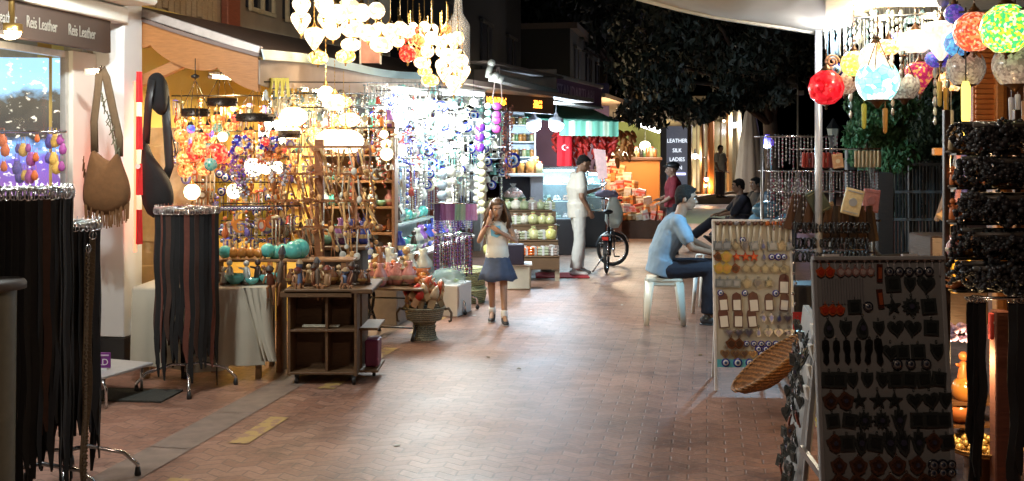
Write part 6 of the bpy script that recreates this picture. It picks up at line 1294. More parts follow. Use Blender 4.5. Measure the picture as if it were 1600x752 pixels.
for i in range(20):
    m = MB(); m.slab([[Vector((-.02, 0, 0)), Vector((-.03, .01, -.26))], [Vector((.02, .01, 0)), Vector((.028, 0, -.26))]], Vector((0, .012, 0)), False); px = 1243+i*6.4
    c = [(.10, .045, .02), (.16, .07, .03), (.05, .03, .02), (.13, .07, .03)][i % 4]
    obj('leather_pouch', m, M(c, .6, 0, .4, 20), None, '%s long brown leather pouch from the left below the hanging notebooks' % nth(i), 'pouch', 'long leather pouches on the tower', mx=mat4((at(px, 0, 7.35).x, 7.35+.03*(i % 2), zof(303 if i < 7 else 322, 7.35)), Euler((0, .25-.02*i, .3))))
BR = MB(); BR.tube([(.03*cos(a), .0, -.032+.03*sin(a)) for a in [2*pi*i/16 for i in range(17)]], .006, 6, False)
for i in range(8): BR.m = 1; BR.ball((.03*cos(i*.8), -.006, -.032+.03*sin(i*.8)), .006, 6, 4)
BB = MB()
for i in range(16): BB.m = i % 2; BB.ball((.03*cos(i*pi/8)+U(-.003, .003), U(-.006, .006), -.032+.03*sin(i*pi/8)), U(.005, .009), 6, 4)
BRP2 = Proto('bracelet', 'bracelet', BB.mesh([M((.007, .007, .008), .7), M((.02, .018, .02), .35)]), [])
BRP = Proto('bracelet', 'bracelet', BR.mesh([M((.008, .008, .009), .55), M((.08, .08, .08), .3, .8)]), [])
for r, py in enumerate((348, 372, 393)):
    for i in range(18):
        px = 1244+i*6.5; stamp(BRP, mat4((at(px, 0, 7.3).x, 7.3, zof(py, 7.3)), Euler((0, 0, U(.6, 1.5))), 1.15), 'black bracelet, %s from left on the tower\'s %s bracelet row' % (nth(i), RN[r]), 'black bracelets on the tower')
m = MB(); m.slab([[Vector((-.1, 0, 0)), Vector((-.1, 0, -.12))], [Vector((.1, .01, 0)), Vector((.1, .01, -.12))]], Vector((0, .006, 0)), False)
fl = obj('flag', m, M((.35, .015, .02), .7), None, 'small dark red crescent flag low between the pale and the dark board', 'flag', mx=mat4(at(1262, 488, 7.0))); m = MB(); m.plate([(x-.02, z-.05) for x, z in cres(.02)], .004); obj('emblem', m, WHITE, fl)
for i in range(12):
    m = MB(); m.ball((0, 0, 0), .012, 8, 6); obj('silver_bead', m, CHROME, None, '%s shiny silver bead down the right edge of the pale board' % nth(i), 'bead', 'silver beads beside the pale board', mx=mat4(at(1240+U(-2, 4), 395+i*16, 7.15)))
m = MB(); m.tube([at(1241, 345, 7.17), at(1244, 585, 7.17)], .003, 5); obj('bead_string', m, DARKM, None, 'thin cord carrying silver beads beside the pale board', 'cord')
m = MB(); m.ball((0, 0, 0), (.12, .08, .07), 12, 8); obj('blue_bundle', m, M((.05, .14, .22), .3, 0, .4, 8), None, 'dark blue shiny bundle just above the pale board', 'bundle', mx=mat4(at(1198, 328, 8.2)))
m = MB()
for i in range(40): m.box((U(-.1, .1), U(-.06, .06), U(-.12, .3)), (.05, .004, .02), Euler((U(0, 6), U(0, 6), U(0, 6))))
obj('gold_wrapped_goods', m, M((.5, .42, .08), .3, 0, .5, 20), None, 'yellow and green foil goods in a heap between edge-on board and dark board', 'goods', mx=mat4(at(1276, 640, 5.6)), kind='stuff')
# ---- right rack: dark rows of bracelets with lit trinkets between
rr = thing('bracelet_rack', 'tall dark rack of black bracelet rows at the right picture edge', 'rack', (at(1575, 0, 4.6).x, 4.6, 0))
RX = at(1575, 0, 4.6).x; DR = 4.6
m = MB()
for px in (1523, 1640): m.box((at(px, 0, DR).x-RX, .3, .95), (.03, .03, 1.9), ch=.004)
obj('upright', m, M((.05, .03, .02), .4), rr)
for r, py in enumerate((196, 252, 310, 367, 420)):
    z = zof(py, DR); m = MB(); m.tube([(at(1521, 0, DR).x-RX, 0, z), (at(1650, 0, DR).x-RX, 0, z)], .012, 8); m.tube([(at(1521, 0, DR).x-RX, .12, z+.01), (at(1650, 0, DR).x-RX, .12, z+.01)], .012, 8); m.box((.03, .25, z-.13), (.36, .12, .01)); obj('shelf', m, M((.06, .05, .04), .4), rr)
    for j in range(2):
        for i in range(25):
            px = 1522+i*5.2; stamp(BRP2, mat4((at(px, 0, DR).x, DR+j*.12+U(-.02, .02), z-U(-.01, .03)), Euler((U(-1.3, .5), U(-.8, .8), U(0, 6))), U(.8, 1.9)), 'black beaded bracelet, %s from left, %s line of the %s row of the right rack' % (nth(i), ('front', 'rear')[j], RN[r]), 'black bracelets on the right rack')
    for i in range(8):
        nm = random.choice(['copper pot', 'amber globe', 'orange figurine', 'tan figurine', 'pink vase', 'silver figurine']); stamp(VB[nm], mat4((at(1526+i*14, 0, DR).x, DR+.25, z-.125), None, U(.55, .8)), '%s, %s from the left on the %s shelf of the right rack' % (nm, nth(i), RN[r]), 'trinkets on the right rack')
for k, (px, z) in enumerate(((1548, 1.66), (1560, 1.24))):
    t_ = thing('added_rack_bulb', ('upper', 'lower')[k]+' small warm bulb added behind the black bracelet rows to light trinkets', 'bulb', (at(px, 0, 4.98).x, 4.98, z)); m = MB(); m.ball((0, 0, 0), .02, 12, 8); obj('bulb', m, EM((1, .7, .35), 9), t_); m = MB(); m.tube([(0, 0, .015), (0, 0, .06)], .01, 8); obj('socket', m, BLACK, t_); lamp('POINT', (-.05, -.04, -.02), 6, (1, .62, .3), .03, parent=t_)  # bulbs added so the trinkets between the rows look warmly lit
t_ = thing('cabinet', 'dark wooden cabinet with small gold motifs beside the dark board', 'cabinet', (at(1500, 0, 5.3).x, 5.3, 0))
m = MB(); m.box((0, .15, 1.03), (.3, .3, .46), ch=.008); obj('body', m, wood((.035, .02, .014)), t_)
m = MB(); 
for px, py in ((1497, 385), (1503, 400), (1492, 378), (1485, 420), (1506, 372)): p = at(px, py, 5.295)-Vector(t_.location); m.plate(star(.014, 4, .35), .003, c=p)
obj('gold_motif', m, M((.5, .3, .08), .3, .6), t_)
for k, (px, py, c, rz) in enumerate(((1488, 338, (.45, .3, .14), .4), (1496, 333, (.5, .2, .06), .2))): m = MB(); m.box((0, 0, 0), (.13, .1, .02), Euler((.5, -.3, rz)), .004); obj('booklet', m, M(c, .5, 0, .3, 40), None, ('tan booklet leaning on the dark cabinet', 'orange brown booklet leaning on the dark cabinet')[k], 'booklet', mx=mat4(at(px, py, 5.25)))
m = MB(); m.tube([(.05*cos(a), 0, .06*sin(a)) for a in [2*pi*i/24 for i in range(25)]], .008, 8, False); obj('yellow_bangle', m, M((.6, .38, .05), .3), None, 'large yellow bangle ring hanging beside the dark board', 'bangle', mx=mat4(at(1503, 421, 5.1)))
for k, (px, py, r) in enumerate(((1507, 436, .04), (1492, 453, .03), (1500, 450, .025))): m = MB(); m.ball((0, 0, 0), (r, r*.7, r*.6), 12, 8); obj('yellow_shell', m, M((.6, .36, .08), .4, 0, .3), None, '%s of three yellow shells below the yellow bangle' % nth(k), 'shell', mx=mat4(at(px, py, 5.1)))
m = MB()
for i in range(14): m.ball((U(-.05, .05), U(-.02, .02), U(-.03, .04)), U(.014, .024), 8, 6)
obj('lilac_beads', m, M((.35, .25, .4), .2, 0, .4, 30), None, 'cluster of lilac beads right of the dark board', 'beads', mx=mat4(at(1499, 523, 5.1)))
for i in range(12):                                       # black straps hanging low right
    px = 1516+i*3.2 if i < 7 else 1582+(i-7)*7; D = 4.5+.03*(i % 3)
    stamp(BP['black'][i % 3], mat4((at(px, 0, D).x, D, zof(468, D)), Euler((0, 0, U(-.6, .6))), (1, 1, U(.55, .8))), 'black strap, %s from the dark board in the low right hanging row' % nth(i), 'black straps at the right')
m = MB(); m.tube([at(1508, 466, 4.5), at(1650, 466, 4.5)], .008, 6); obj('hanging_rail', m, CHROME, None, 'low rail of black straps at the right edge', 'rail')
t_ = thing('golden_basket', 'round basket of golden trinkets glowing behind the black straps', 'basket', (at(1535, 0, 5.2).x, 5.2, 0)); zb = zof(700, 5.2)
m = MB(); m.lathe([(.001, zb-.02), (.16, zb-.015), (.2, zb+.02), (.19, zb+.02), (.15, zb), (.001, zb-.005)], 24); obj('tray', m, wicker((.5, .3, .1)), t_)
m = MB(); m.lathe([(.12, 0), (.09, .03), (.09, zb-.02)], 18); obj('pedestal', m, wood((.1, .04, .02)), t_)
m = MB()
for i in range(60): a = U(0, 6.28); q = .17*sqrt(R()); m.ball((q*cos(a), q*sin(a), zb+.015+U(0, .02)), U(.012, .02), 7, 5)
obj('trinkets', m, M((.75, .55, .2), .25, .5, .3, 60), t_, kind='stuff')
for k, (px, py, s, c) in enumerate(((1508, 610, 1.6, 'amber globe'), (1500, 640, 1.5, 'copper pot'), (1512, 660, 1.4, 'tan figurine'), (1505, 590, 1.2, 'orange figurine'))): stamp(VB[c], mat4(at(px, py+20, 5.4), None, s), '%s glowing right of the dark board, %s in the lit niche' % (c, nth(k)), 'goods in the lit niche')
m = MB(); m.box((0, 0, 0), (.3, .25, .015)); 
for k, zz in enumerate((630, 665, 700)): mm = MB(); mm.box((0, .12, 0), (.34, .3, .012)); obj('niche_shelf', mm, wood((.15, .07, .03)), None, '%s shelf of the lit niche right of the dark board' % ('top', 'middle', 'lowest')[k], 'shelf', mx=mat4(at(1515, zz, 5.35)))
m = MB(); m.box((0, 0, .45), (.07, .07, .95), ch=.006); obj('red_brown_post', m, wood((.10, .03, .018), .8), None, 'short red brown square post behind the black straps', 'post', mx=mat4((at(1562, 0, 5.0).x, 5.0, 0)))
for k, (px, py, w_, h_, c) in enumerate(((1560, 510, .09, .13, (.5, .06, .05)), (1590, 500, .06, .14, (.5, .25, .1)), (1592, 570, .06, .12, (.5, .12, .05)))): m = MB(); m.box((0, 0, 0), (w_, .03, h_), ch=.004); k2 = obj('packet', m, M(c, .4, 0, .2, 30), None, '%s of the small bright packets behind the straps at the right' % nth(k), 'packet', mx=mat4(at(px, py, 5.0))); m = MB(); m.box((0, -.017, .02), (w_*.7, .003, .01)); m.box((0, -.017, 0), (w_*.6, .003, .006)); obj('printed_band', m, M((.6, .5, .4), .4), k2)
lw_ = thing('spot_bulb', 'warm bare bulb lighting the niche right of the dark board', 'bulb', at(1532, 545, 5.02))
m = MB(); m.ball((0, 0, 0), .022, 12, 8); obj('bulb', m, EM((1, .7, .3), 8), lw_); m = MB(); m.tube([(0, 0, .03), (0, 0, .1)], .014, 8); obj('socket', m, BLACK, lw_); lamp('POINT', (-.03, .05, -.06), 14, (1, .66, .3), .04, parent=lw_)
# ---- yellow boxes, hanging things between lamps and cabinet
t_ = thing('yellow_lamp_bulb', 'long glowing yellow tube ornament hanging before the orange shutter', 'lamp', at(1509, 150, 5.6)); m = MB(); m.lathe([(.001, -.26), (.012, -.23), (.024, -.12), (.026, .05), (.015, .08), (.001, .08)], 14, c=(0, 0, 0), sq=.6); obj('shade', m, EM((1, .75, .12), 2.2), t_); m = MB(); m.tube([(0, 0, .08), (0, 0, .3)], .004, 5); obj('cord', m, BLACK, t_)
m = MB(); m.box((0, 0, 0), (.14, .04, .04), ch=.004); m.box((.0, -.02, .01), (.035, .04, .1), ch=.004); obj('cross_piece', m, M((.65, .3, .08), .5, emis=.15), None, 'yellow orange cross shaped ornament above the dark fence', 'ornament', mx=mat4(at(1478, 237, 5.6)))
m = MB(); m.tube([at(1478, 228, 5.6), at(1482, 120, 5.6)], .002, 4); obj('cord', m, BLACK, None, 'thin cord holding the cross shaped ornament', 'cord')
m = MB(); m.beam(at(1496, 250, 5.5), at(1463, 345, 5.6), .02, .02); m.beam(at(1500, 200, 5.5), at(1488, 300, 5.5), .05, .01); obj('leaning_slats', m, M((.25, .2, .17), .4), None, 'thin grey slats leaning left of the blue and pink garland', 'slats')
m = MB(); t_ = thing('rope_garland', 'pink and blue plaited garland hanging right of the leaning slats', 'garland', at(1502, 240, 5.45))
m = MB()
for i in range(26): m.ball((-.02+.012*sin(i*.15), -.008, -.01*i-.0), (.016, .012, .01), 8, 5)
obj('plait', m, M((.6, .3, .35), .6, 0, .2), t_); m = MB()
for i in range(24): m.ball((.012+.012*sin(i*.15), .0, -.01*i-.01), (.018, .012, .01), 8, 5)
obj('blue_plait', m, M((.12, .14, .5), .5, 0, .2), t_)
# ---- shutter building, canopy, pole
rs = thing('right_shop', 'wooden shop at the right edge with glowing orange louvred shutter', 'shop', (at(1540, 0, 8).x, 8, 0))
SX = rs.location.x; q_ = lambda px, D=8: at(px, 0, D).x-SX
m = MB(); m.box((q_(1540), 0, zof(140, 8)), ((1562-1518)/F*8, .06, 1.0), ch=.005); sh_ = obj('shutter', m, wood((.5, .14, .03)), rs)
m = MB()
for i in range(26): m.box((q_(1535), -.04, zof(195, 8)+.02+i*.04), ((1548-1519)/F*8, .02, .03), Euler((.4, 0, 0)), .002)
obj('louvre', m, M((.75, .25, .06), .5, 0, .15), sh_)
m = MB(); m.box((q_(1555), -.05, 1.45), (.06, .08, 2.9), ch=.006); m.box((q_(1566), -.0, 1.45), (.04, .08, 2.9), ch=.006); obj('post', m, wood((.6, .22, .05)), rs)
m = MB(); m.box((q_(1640), .2, 1.45), (.75, .1, 2.9)); obj('wall', m, wood((.2, .08, .04)), rs)
# canopy seen from below, wavy front edge; cream fabric
cn = thing('cream_canopy', 'cream fabric canopy over the right stall, its sagging edge crossing the night sky', 'canopy', (0, 0, 0))
front = [at(px, py, 7.4) for px, py in ((960, -14), (1010, 0), (1060, 13), (1110, 24), (1160, 32), (1200, 38), (1240, 44), (1290, 52))]
g = []
for i, p in enumerate(front):
    g.append([p, p+Vector((.03, -.45, .03+.03*sin(i*1.7))), p+Vector((.12, -1.0, .22+.03*sin(i*1.3))), p+Vector((.3, -2.2, .55)), p+Vector((.5, -3.6, .75))])
m = MB(); m.slab(g, .008); obj('cloth', m, M((.48, .43, .33), .85, 0, .15, 5), cn)
m = MB(); m.tube([p+Vector((0, -.01, -.005)) for p in front], .02, 8); obj('hem', m, M((.6, .55, .4), .8), cn)
g2 = [[at(1290, 52, 7.4)+Vector((.0, 0, 0)), at(1290, 40, 4.6)+Vector((0, 0, .55))], [at(1700, 60, 7.4)+Vector((0, 0, .3)), at(1900, 60, 4.6)+Vector((0, 0, .8))]]
m = MB(); m.slab(g2, .01, False); obj('side_cloth', m, M((.5, .42, .3), .85), cn)
m = MB(); m.tube([(at(1279, 0, 7.3).x, 7.3, 0), (at(1279, 0, 7.3).x, 7.3, 2.72)], .026, 12); m.lathe([(.09, 0), (.09, .02), (.03, .03)], 12, (at(1279, 0, 7.3).x, 7.3, 0)); obj('canopy_pole', m, M((.5, .5, .5), .3, .3), cn)
tube_lamp('tube_light', 'bluish white tube light on the pole beside the red lamp', at(1279, 15, 7.15), at(1291, 42, 7.1), .02, (.8, .85, 1), 14, 30, omni=True)
tube_lamp('tube_light', 'long warm white tube light along the top of the right lamps', at(1330, 4, 6.9), at(1470, 2, 5.8), .03, (1, .88, .62), 5, 36, omni=True)
tube_lamp('tube_light', 'short warm white tube light near the pole at the top right', at(1296, 6, 7.3), at(1330, 4, 6.9), .03, (1, .93, .75), 9, 22, omni=True)
# vertical hanging chimes upper right
for i in range(30):
    px = 1296+i*6.6; D = 7.2-.04*i; o, nm, kd = pick(('ivory', 'silver', 'smoky'), ('chime', 'strand', 'drop'))
    stamp(o, mat4((at(px, 0, D).x, D, zof(12, D)), Euler((0, 0, U(-1, 1))), (1.1, 1.1, U(1.6, 2.6))), '%s %s, %s from the pole in the hanging row above the right lamps' % (nm, o.name.replace('_', ' '), nth(i)), 'hangings above the right lamps')
rail(at(1290, 10, 7.25), at(1500, 8, 6.0), 'rail of hangings above the right lamps')
rail(at(1290, 30, 7.3), at(1640, 12, 4.9), 'rail from which the right hand mosaic lamps hang')
# lamps of the right: each its own colours
RM = lambda cols, s, sc=75: mosaic(cols, s, sc)
KR = RM([(.8, .015, .03), (.7, .01, .02), (.9, .04, .05), (.5, .005, .01)], .75, 45)
KG = RM([(.1, .75, .1), (.5, .8, .05), (.85, .7, .05), (.05, .5, .2), (.9, .95, .5)], 1.25, 75)
KW = RM([(1, .85, .65), (1, .7, .55), (1, .95, .8)], .95); KO = RM([(1, .6, .2), (1, .8, .5), (.9, .35, .1)], 1.2); KY = RM([(1, .8, .2), (.3, .8, .2), (1, .9, .5), (.9, .6, .1)], 1.0)
KT = RM([(.75, .6, .45), (.6, .45, .35), (.5, .3, .2)], .35); KRO = RM([(.8, .12, .05), (.9, .3, .12), (.6, .08, .05), (1, .5, .35)], .75); KB = RM([(.08, .05, .45), (.15, .1, .6), (.05, .1, .4)], .45); KC = RM([(.2, .9, .85), (.7, 1, .95), (1, 1, .95), (.3, .95, .9)], 1.35, 24); KM = RM([(.55, .03, .12), (.7, .3, .1), (.4, .02, .1)], .5); KGy = RM([(.5, .47, .42), (.38, .33, .3), (.25, .22, .2)], .22)
def rl(nm, mat, kind, px, py, D, r, lb, metal=None): return stamp(globe_proto(kind, mat, r, .3, metal or M((.10, .05, .03), .35, .8)), mat4(at(px, py, D)), lb)
rl(0, KR, 'round', 1291, 137, 6.6, .115, 'glossy red mosaic lamp lowest beside the pole')
rl(0, KT, 'round', 1320, 125, 6.8, .10, 'brown unlit mosaic lamp right of the red one')
rl(0, KY, 'round', 1334, 100, 6.6, .085, 'yellow and green mosaic lamp above the turquoise petal lamp')
rl(0, KW, 'round', 1368, 93, 6.4, .105, 'white mosaic lamp behind the turquoise petal lamp')
rl(0, KO, 'oval', 1388, 74, 6.3, .07, 'small orange mosaic lamp right of the white one')
rl(0, KB, 'round', 1404, 62, 6.6, .05, 'small violet mosaic lamp above the orange one')
rl(0, KW, 'oval', 1430, 65, 6.2, .10, 'cream white mosaic lamp left of the large white one')
rl(0, KO, 'round', 1445, 60, 6.5, .08, 'amber white mosaic lamp half hidden by the cream one')
rl(0, KW, 'heart', 1470, 62, 5.9, .105, 'large white heart shaped mosaic lamp near the blue one')
rl(0, RM([(.1, .4, .8), (.15, .5, .8), (.1, .2, .5)], .8), 'round', 1496, 68, 5.8, .075, 'light blue mosaic lamp left of the red patterned one')
rl(0, KB, 'round', 1491, 22, 5.7, .055, 'dark violet mosaic lamp up beside the rail')
rl(0, KRO, 'round', 1522, 50, 5.5, .11, 'red patterned mosaic lamp left of the green globe')
rl(0, KG, 'round', 1572, 45, 5.2, .128, 'big green and yellow mosaic globe at the top right')
rl(0, KM, 'heart', 1437, 120, 6.3, .09, 'dark crimson mosaic lamp with amber top')
rl(0, KGy, 'round', 1455, 100, 6.4, .08, 'grey frosted lamp behind the crimson one')
rl(0, KB, 'oval', 1467, 92, 6.1, .075, 'dark blue mosaic lamp under the white heart lamp')
def petal(mat, px, py, D, r, lb, n=6):
    t = thing('petal_lamp', lb, 'lamp', at(px, py, D)); m = MB(); K = n*6; rows = 7; vs = []
    for j in range(rows+1):
        for k in range(K):
            a = 2*pi*k/K; zz = abs(((k % 6)/6)*2-1); top = .55+.42*(1-zz)**.8; z = -.7+(top+.7)*j/rows
            q = sin(min(pi, (z+1.0)/1.9*pi*.62+.35)); vs.append((r*q*cos(a), r*q*sin(a), r*z))
    m.add(vs, [(j*K+k, j*K+(k+1) % K, (j+1)*K+(k+1) % K, (j+1)*K+k) for j in range(rows) for k in range(K)], True); obj('glass_petals', m, mat, t)
    m = MB(); m.lathe([(r*.58, -.66*r), (r*.5, -.74*r), (r*.3, -.8*r), (.02, -.95*r), (.008, -1.1*r), (.001, -1.1*r)], 20); obj('base', m, M((.12, .06, .03), .35, .8), t)
    m = MB()
    for a in range(3): m.tube([(r*.8*cos(a*2.1), r*.8*sin(a*2.1), .4*r), (0, 0, 2.2*r)], .003, 5)
    m.tube([(0, 0, 2.2*r), (0, 0, 3.4*r)], .004, 5); m.lathe([(.001, 2.1*r), (.03, 2.15*r), (.001, 2.3*r)], 10); obj('chain', m, M((.12, .06, .03), .35, .8), t); return t
petal(KC, 1371, 133, 6.0, .125, 'turquoise and white petal bowl lamp glowing over the shrub')
petal(KGy, 1509, 112, 5.7, .105, 'grey frosted petal bowl lamp before the orange shutter')
petal(KGy, 1586, 108, 5.4, .115, 'grey frosted petal bowl lamp at the right edge under the green globe')
petal(KO, 1485, 130, 6.2, .07, 'small amber petal lamp between the grey and crimson ones')
petal(KGy, 1413, 138, 6.2, .09, 'pinkish grey petal lamp right of the turquoise one')
stamp(EYE, mat4(at(1306, 78, 6.7), None, 1.4), 'blue eye bead hanging above the spiral ornament by the pole'); 
m = MB(); m.tube([(.05*cos(i*.4)*(1-i/42), -.0, .05*sin(i*.4)*(1-i/42)) for i in range(36)], .007, 6); obj('spiral_ornament', m, M((.55, .3, .2), .5), None, 'flesh coloured spiral ornament above the red lamp', 'ornament', mx=mat4(at(1300, 97, 6.7)))
for i, (px, py, c, nm) in enumerate(((1350, 165, (.5, .5, .08), 'olive'), (1383, 172, (.5, .25, .06), 'amber'), (1478, 140, (.65, .35, .05), 'orange'), (1468, 130, (.6, .4, .1), 'gold'), (1486, 175, (.7, .6, .4), 'cream'), (1590, 150, (.6, .6, .6), 'silver'), (1600, 160, (.6, .35, .2), 'copper'), (1580, 155, (.55, .55, .6), 'grey'))):
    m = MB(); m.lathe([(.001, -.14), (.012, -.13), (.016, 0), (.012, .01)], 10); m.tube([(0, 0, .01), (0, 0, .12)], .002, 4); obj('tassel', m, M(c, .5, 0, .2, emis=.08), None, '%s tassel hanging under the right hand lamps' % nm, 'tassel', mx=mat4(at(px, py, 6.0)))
# fence, lantern, bench, plants
fe = thing('iron_fence', 'black iron railing in the dark behind the right stall', 'fence', (0, 0, 0))
m = MB()
for i in range(34):
    px = 1330+i*5.4; D = 11-.02*i; m.box((at(px, 0, D).x, D, .8), (.018, .018, 1.6))
obj('railing', m, M((.015, .015, .015), .7), fe); m = MB()
for py in (257, 300, 343): m.beam(at(1328, py, 11), at(1520, py, 10.3), .03, .03)
obj('rail', m, M((.03, .03, .03), .7), fe)
for px in (1328, 1425): m = MB(); m.box((at(px, 0, 10.9).x, 10.9, .85), (.09, .09, 1.75), ch=.01); obj('post', m, M((.03, .03, .03), .5), fe)
t_ = thing('lantern', 'small old style unlit street lantern left of the shrub', 'street lamp', (at(1302, 0, 12).x, 12, 0)); zl = zof(212, 12)
m = MB(); m.tube([(0, 0, 0), (0, 0, zl-.12)], .03, 10); obj('pole', m, BLACK, t_); m = MB(); m.lathe([(.04, zl-.12), (.075, zl+.08), (.07, zl+.08)], 6, smooth=False); obj('glass', m, M((.35, .35, .3), .2, 0, .1), t_); m = MB(); m.lathe([(.09, zl+.08), (.04, zl+.15), (.01, zl+.2), (.001, zl+.21)], 6, smooth=False); obj('cap', m, BLACK, t_)
t_ = thing('wooden_lounger', 'dark curved wooden bench in the shade right of the notebooks', 'bench', (at(1410, 0, 9.5).x, 9.5, 0))
m = MB(); m.slab([[Vector((x, y, .62-.1*(x+.3)**2)) for y in (-.3, .3)] for x in [-.5+.1*i for i in range(11)]], .04); obj('seat', m, wood((.12, .09, .06)), t_)
m = MB(); m.tube([(-.5, -.25, .95), (-.3, -.28, .75), (.0, -.28, .78), (.1, -.28, .6)], .025, 8); obj('armrest', m, wood((.08, .05, .03)), t_)
for x in (-.42, .42):
    for y in (-.22, .22): m = MB(); m.box((x, y, .29), (.05, .05, .58)); obj('leg', m, wood((.06, .04, .03)), t_)
m = MB(); m.box((0, 0, .75), (.16, .2, 1.5), ch=.01); obj('brown_post', m, wood((.03, .016, .01), .8), None, 'thick dark brown post between notebooks and shrub', 'post', mx=mat4((at(1378, 0, 9.8).x, 9.8, 0)))

cl_ = thing('clip_lamp', 'small violet blue lamp left of the souvenir tower', 'lamp', at(1199, 226, 9.3))
m = MB(); m.ball((0, 0, 0), .035, 12, 8); obj('bulb', m, EM((.6, .7, 1), 14), cl_); m = MB(); m.lathe([(.02, .09), (.06, .03), (.055, -.01)], 14); obj('shade', m, M((.05, .03, .3), .3, emis=.4, ecol=(.2, .1, 1)), cl_); m = MB(); m.tube([(0, .02, .08), (.06, .1, .0), (.06, .1, -1.75)], .01, 6); obj('stem', m, BLACK, cl_)
lamp('POINT', (-.06, -.08, -.04), 85, (.4, .75, 1), .05, parent=cl_)
# ================= PLANTS
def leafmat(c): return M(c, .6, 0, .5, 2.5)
def leaves(mb, n, ctr, rad, size, flat=1, up=0):
    ctr = Vector(ctr)
    for i in range(n):
        d = Vector((random.gauss(0, 1), random.gauss(0, 1), random.gauss(0, 1))).normalized()*(R()**.45); p = ctr+Vector((d.x*rad[0], d.y*rad[1], d.z*rad[2]))
        m = Euler((U(0, 6.3), U(0, 6.3), U(0, 6.3))).to_matrix(); s = size*U(.6, 1.3)
        mb.add([p+m@Vector((-s, 0, 0)), p+m@Vector((0, -s*.4, 0)), p+m@Vector((s, 0, s*.1)), p+m@Vector((0, s*.4, 0))], [(0, 1, 2, 3)])
def tree(px, D, trunk_h, clumps, col, label, n=260, size=.11):
    b = Vector((at(px, 0, D).x, D, 0)); t = thing('tree', label, 'tree', b)
    m = MB(); m.tube([(0, 0, 0), (.06, .02, trunk_h*.4), (-.03, 0, trunk_h*.8), (.05, 0, trunk_h+.6)], [.22, .17, .14, .09], 12)
    for c in clumps[:9]:
        p = at(*c[:3])-b; m.tube([(0, 0, trunk_h*.75), ((p.x)*.5, p.y*.5, (trunk_h*.8+p.z)*.5+.3), tuple(p)], [.08, .05, .015], 6)
    obj('trunk', m, M((.06, .045, .035), .9, 0, .4, 9, .4), t)
    m = MB()
    for c in clumps: leaves(m, int(n*(c[4] if len(c) > 4 else 1)), at(*c[:3])-b, (c[3], c[3], c[3]*.65), size)
    obj('crown', m, leafmat(col), t); return t
cl = []
for i in range(46):
    px = U(985, 1290); py = U(-60, 150); cl.append((px, py, U(18, 23), U(.5, .9)))
for i in range(26): px = 985+i*9.5; cl.append((px, U(150, 186)-(18 if px > 1130 else 0), U(18.5, 20.5), U(.22, .38), .6))
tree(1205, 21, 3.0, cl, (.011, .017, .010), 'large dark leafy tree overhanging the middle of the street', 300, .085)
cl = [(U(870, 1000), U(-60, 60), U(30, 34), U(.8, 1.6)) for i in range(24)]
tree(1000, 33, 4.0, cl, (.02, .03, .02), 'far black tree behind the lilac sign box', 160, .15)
def shrub(px, D, h, clumps, col, label, n=380, size=.034):
    b = Vector((at(px, 0, D).x, D, 0)); t = thing('shrub', label, 'shrub', b)
    m = MB()
    for c in clumps[:8]: p = at(*c[:3])-b; m.tube([(0, 0, 0), (p.x*.4, p.y*.4, p.z*.5), tuple(p)], [.03, .018, .006], 6)
    obj('stem', m, M((.08, .06, .04), .9), t); m = MB()
    for c in clumps: leaves(m, n, at(*c[:3])-b, (c[3], c[3], c[3]*.8), size)
    obj('foliage', m, leafmat(col), t)
shrub(1385, 10.2, 2.2, [(U(1345, 1420), U(160, 250), U(9.9, 10.6), U(.14, .26)) for i in range(20)]+[(1332, 222, 9.9, .1), (1345, 212, 9.9, .1)], (.03, .085, .022), 'tall green shrub lit by the lamps above it')
shrub(1460, 11.6, 2.2, [(U(1425, 1510), U(150, 235), U(11.5, 12), U(.2, .35)) for i in range(20)], (.025, .06, .03), 'darker shrub behind the iron railing')
shrub(1420, 11.4, 1.2, [(U(1395, 1440), U(240, 330), U(11.2, 11.6), U(.12, .22)) for i in range(14)], (.02, .05, .03), 'low dark ivy covered shrub at the foot of the railing')
# ================= PEOPLE
SKIN = M((.42, .25, .17), .5, 0, .12, 12); SKIN2 = M((.27, .15, .095), .5, 0, .12, 12)
def remesh(mb, vox=.008, smooth=6, wr=0, ws=.08):
    me = mb.mesh([]); o = bpy.data.objects.new('tmp', me); COL.objects.link(o)
    r = o.modifiers.new('r', 'REMESH'); r.mode = 'VOXEL'; r.voxel_size = vox; r.use_smooth_shade = True
    s = o.modifiers.new('s', 'SMOOTH'); s.factor = .5; s.iterations = smooth
    if wr:
        tx = bpy.data.textures.new('fold', 'CLOUDS'); tx.noise_scale = ws; d = o.modifiers.new('d', 'DISPLACE'); d.texture = tx; d.strength = wr; d.mid_level = .5
    dg = bpy.context.evaluated_depsgraph_get(); dg.update()
    n = bpy.data.meshes.new_from_object(o.evaluated_get(dg)); bpy.data.objects.remove(o); return n
def part(name, mb, mat, parent, vox=.008, smooth=6, wr=0, ws=.08):
    me = remesh(mb, vox, smooth, wr, ws); me.materials.clear(); me.materials.append(mat); return ob(name, me, parent)
V = Vector
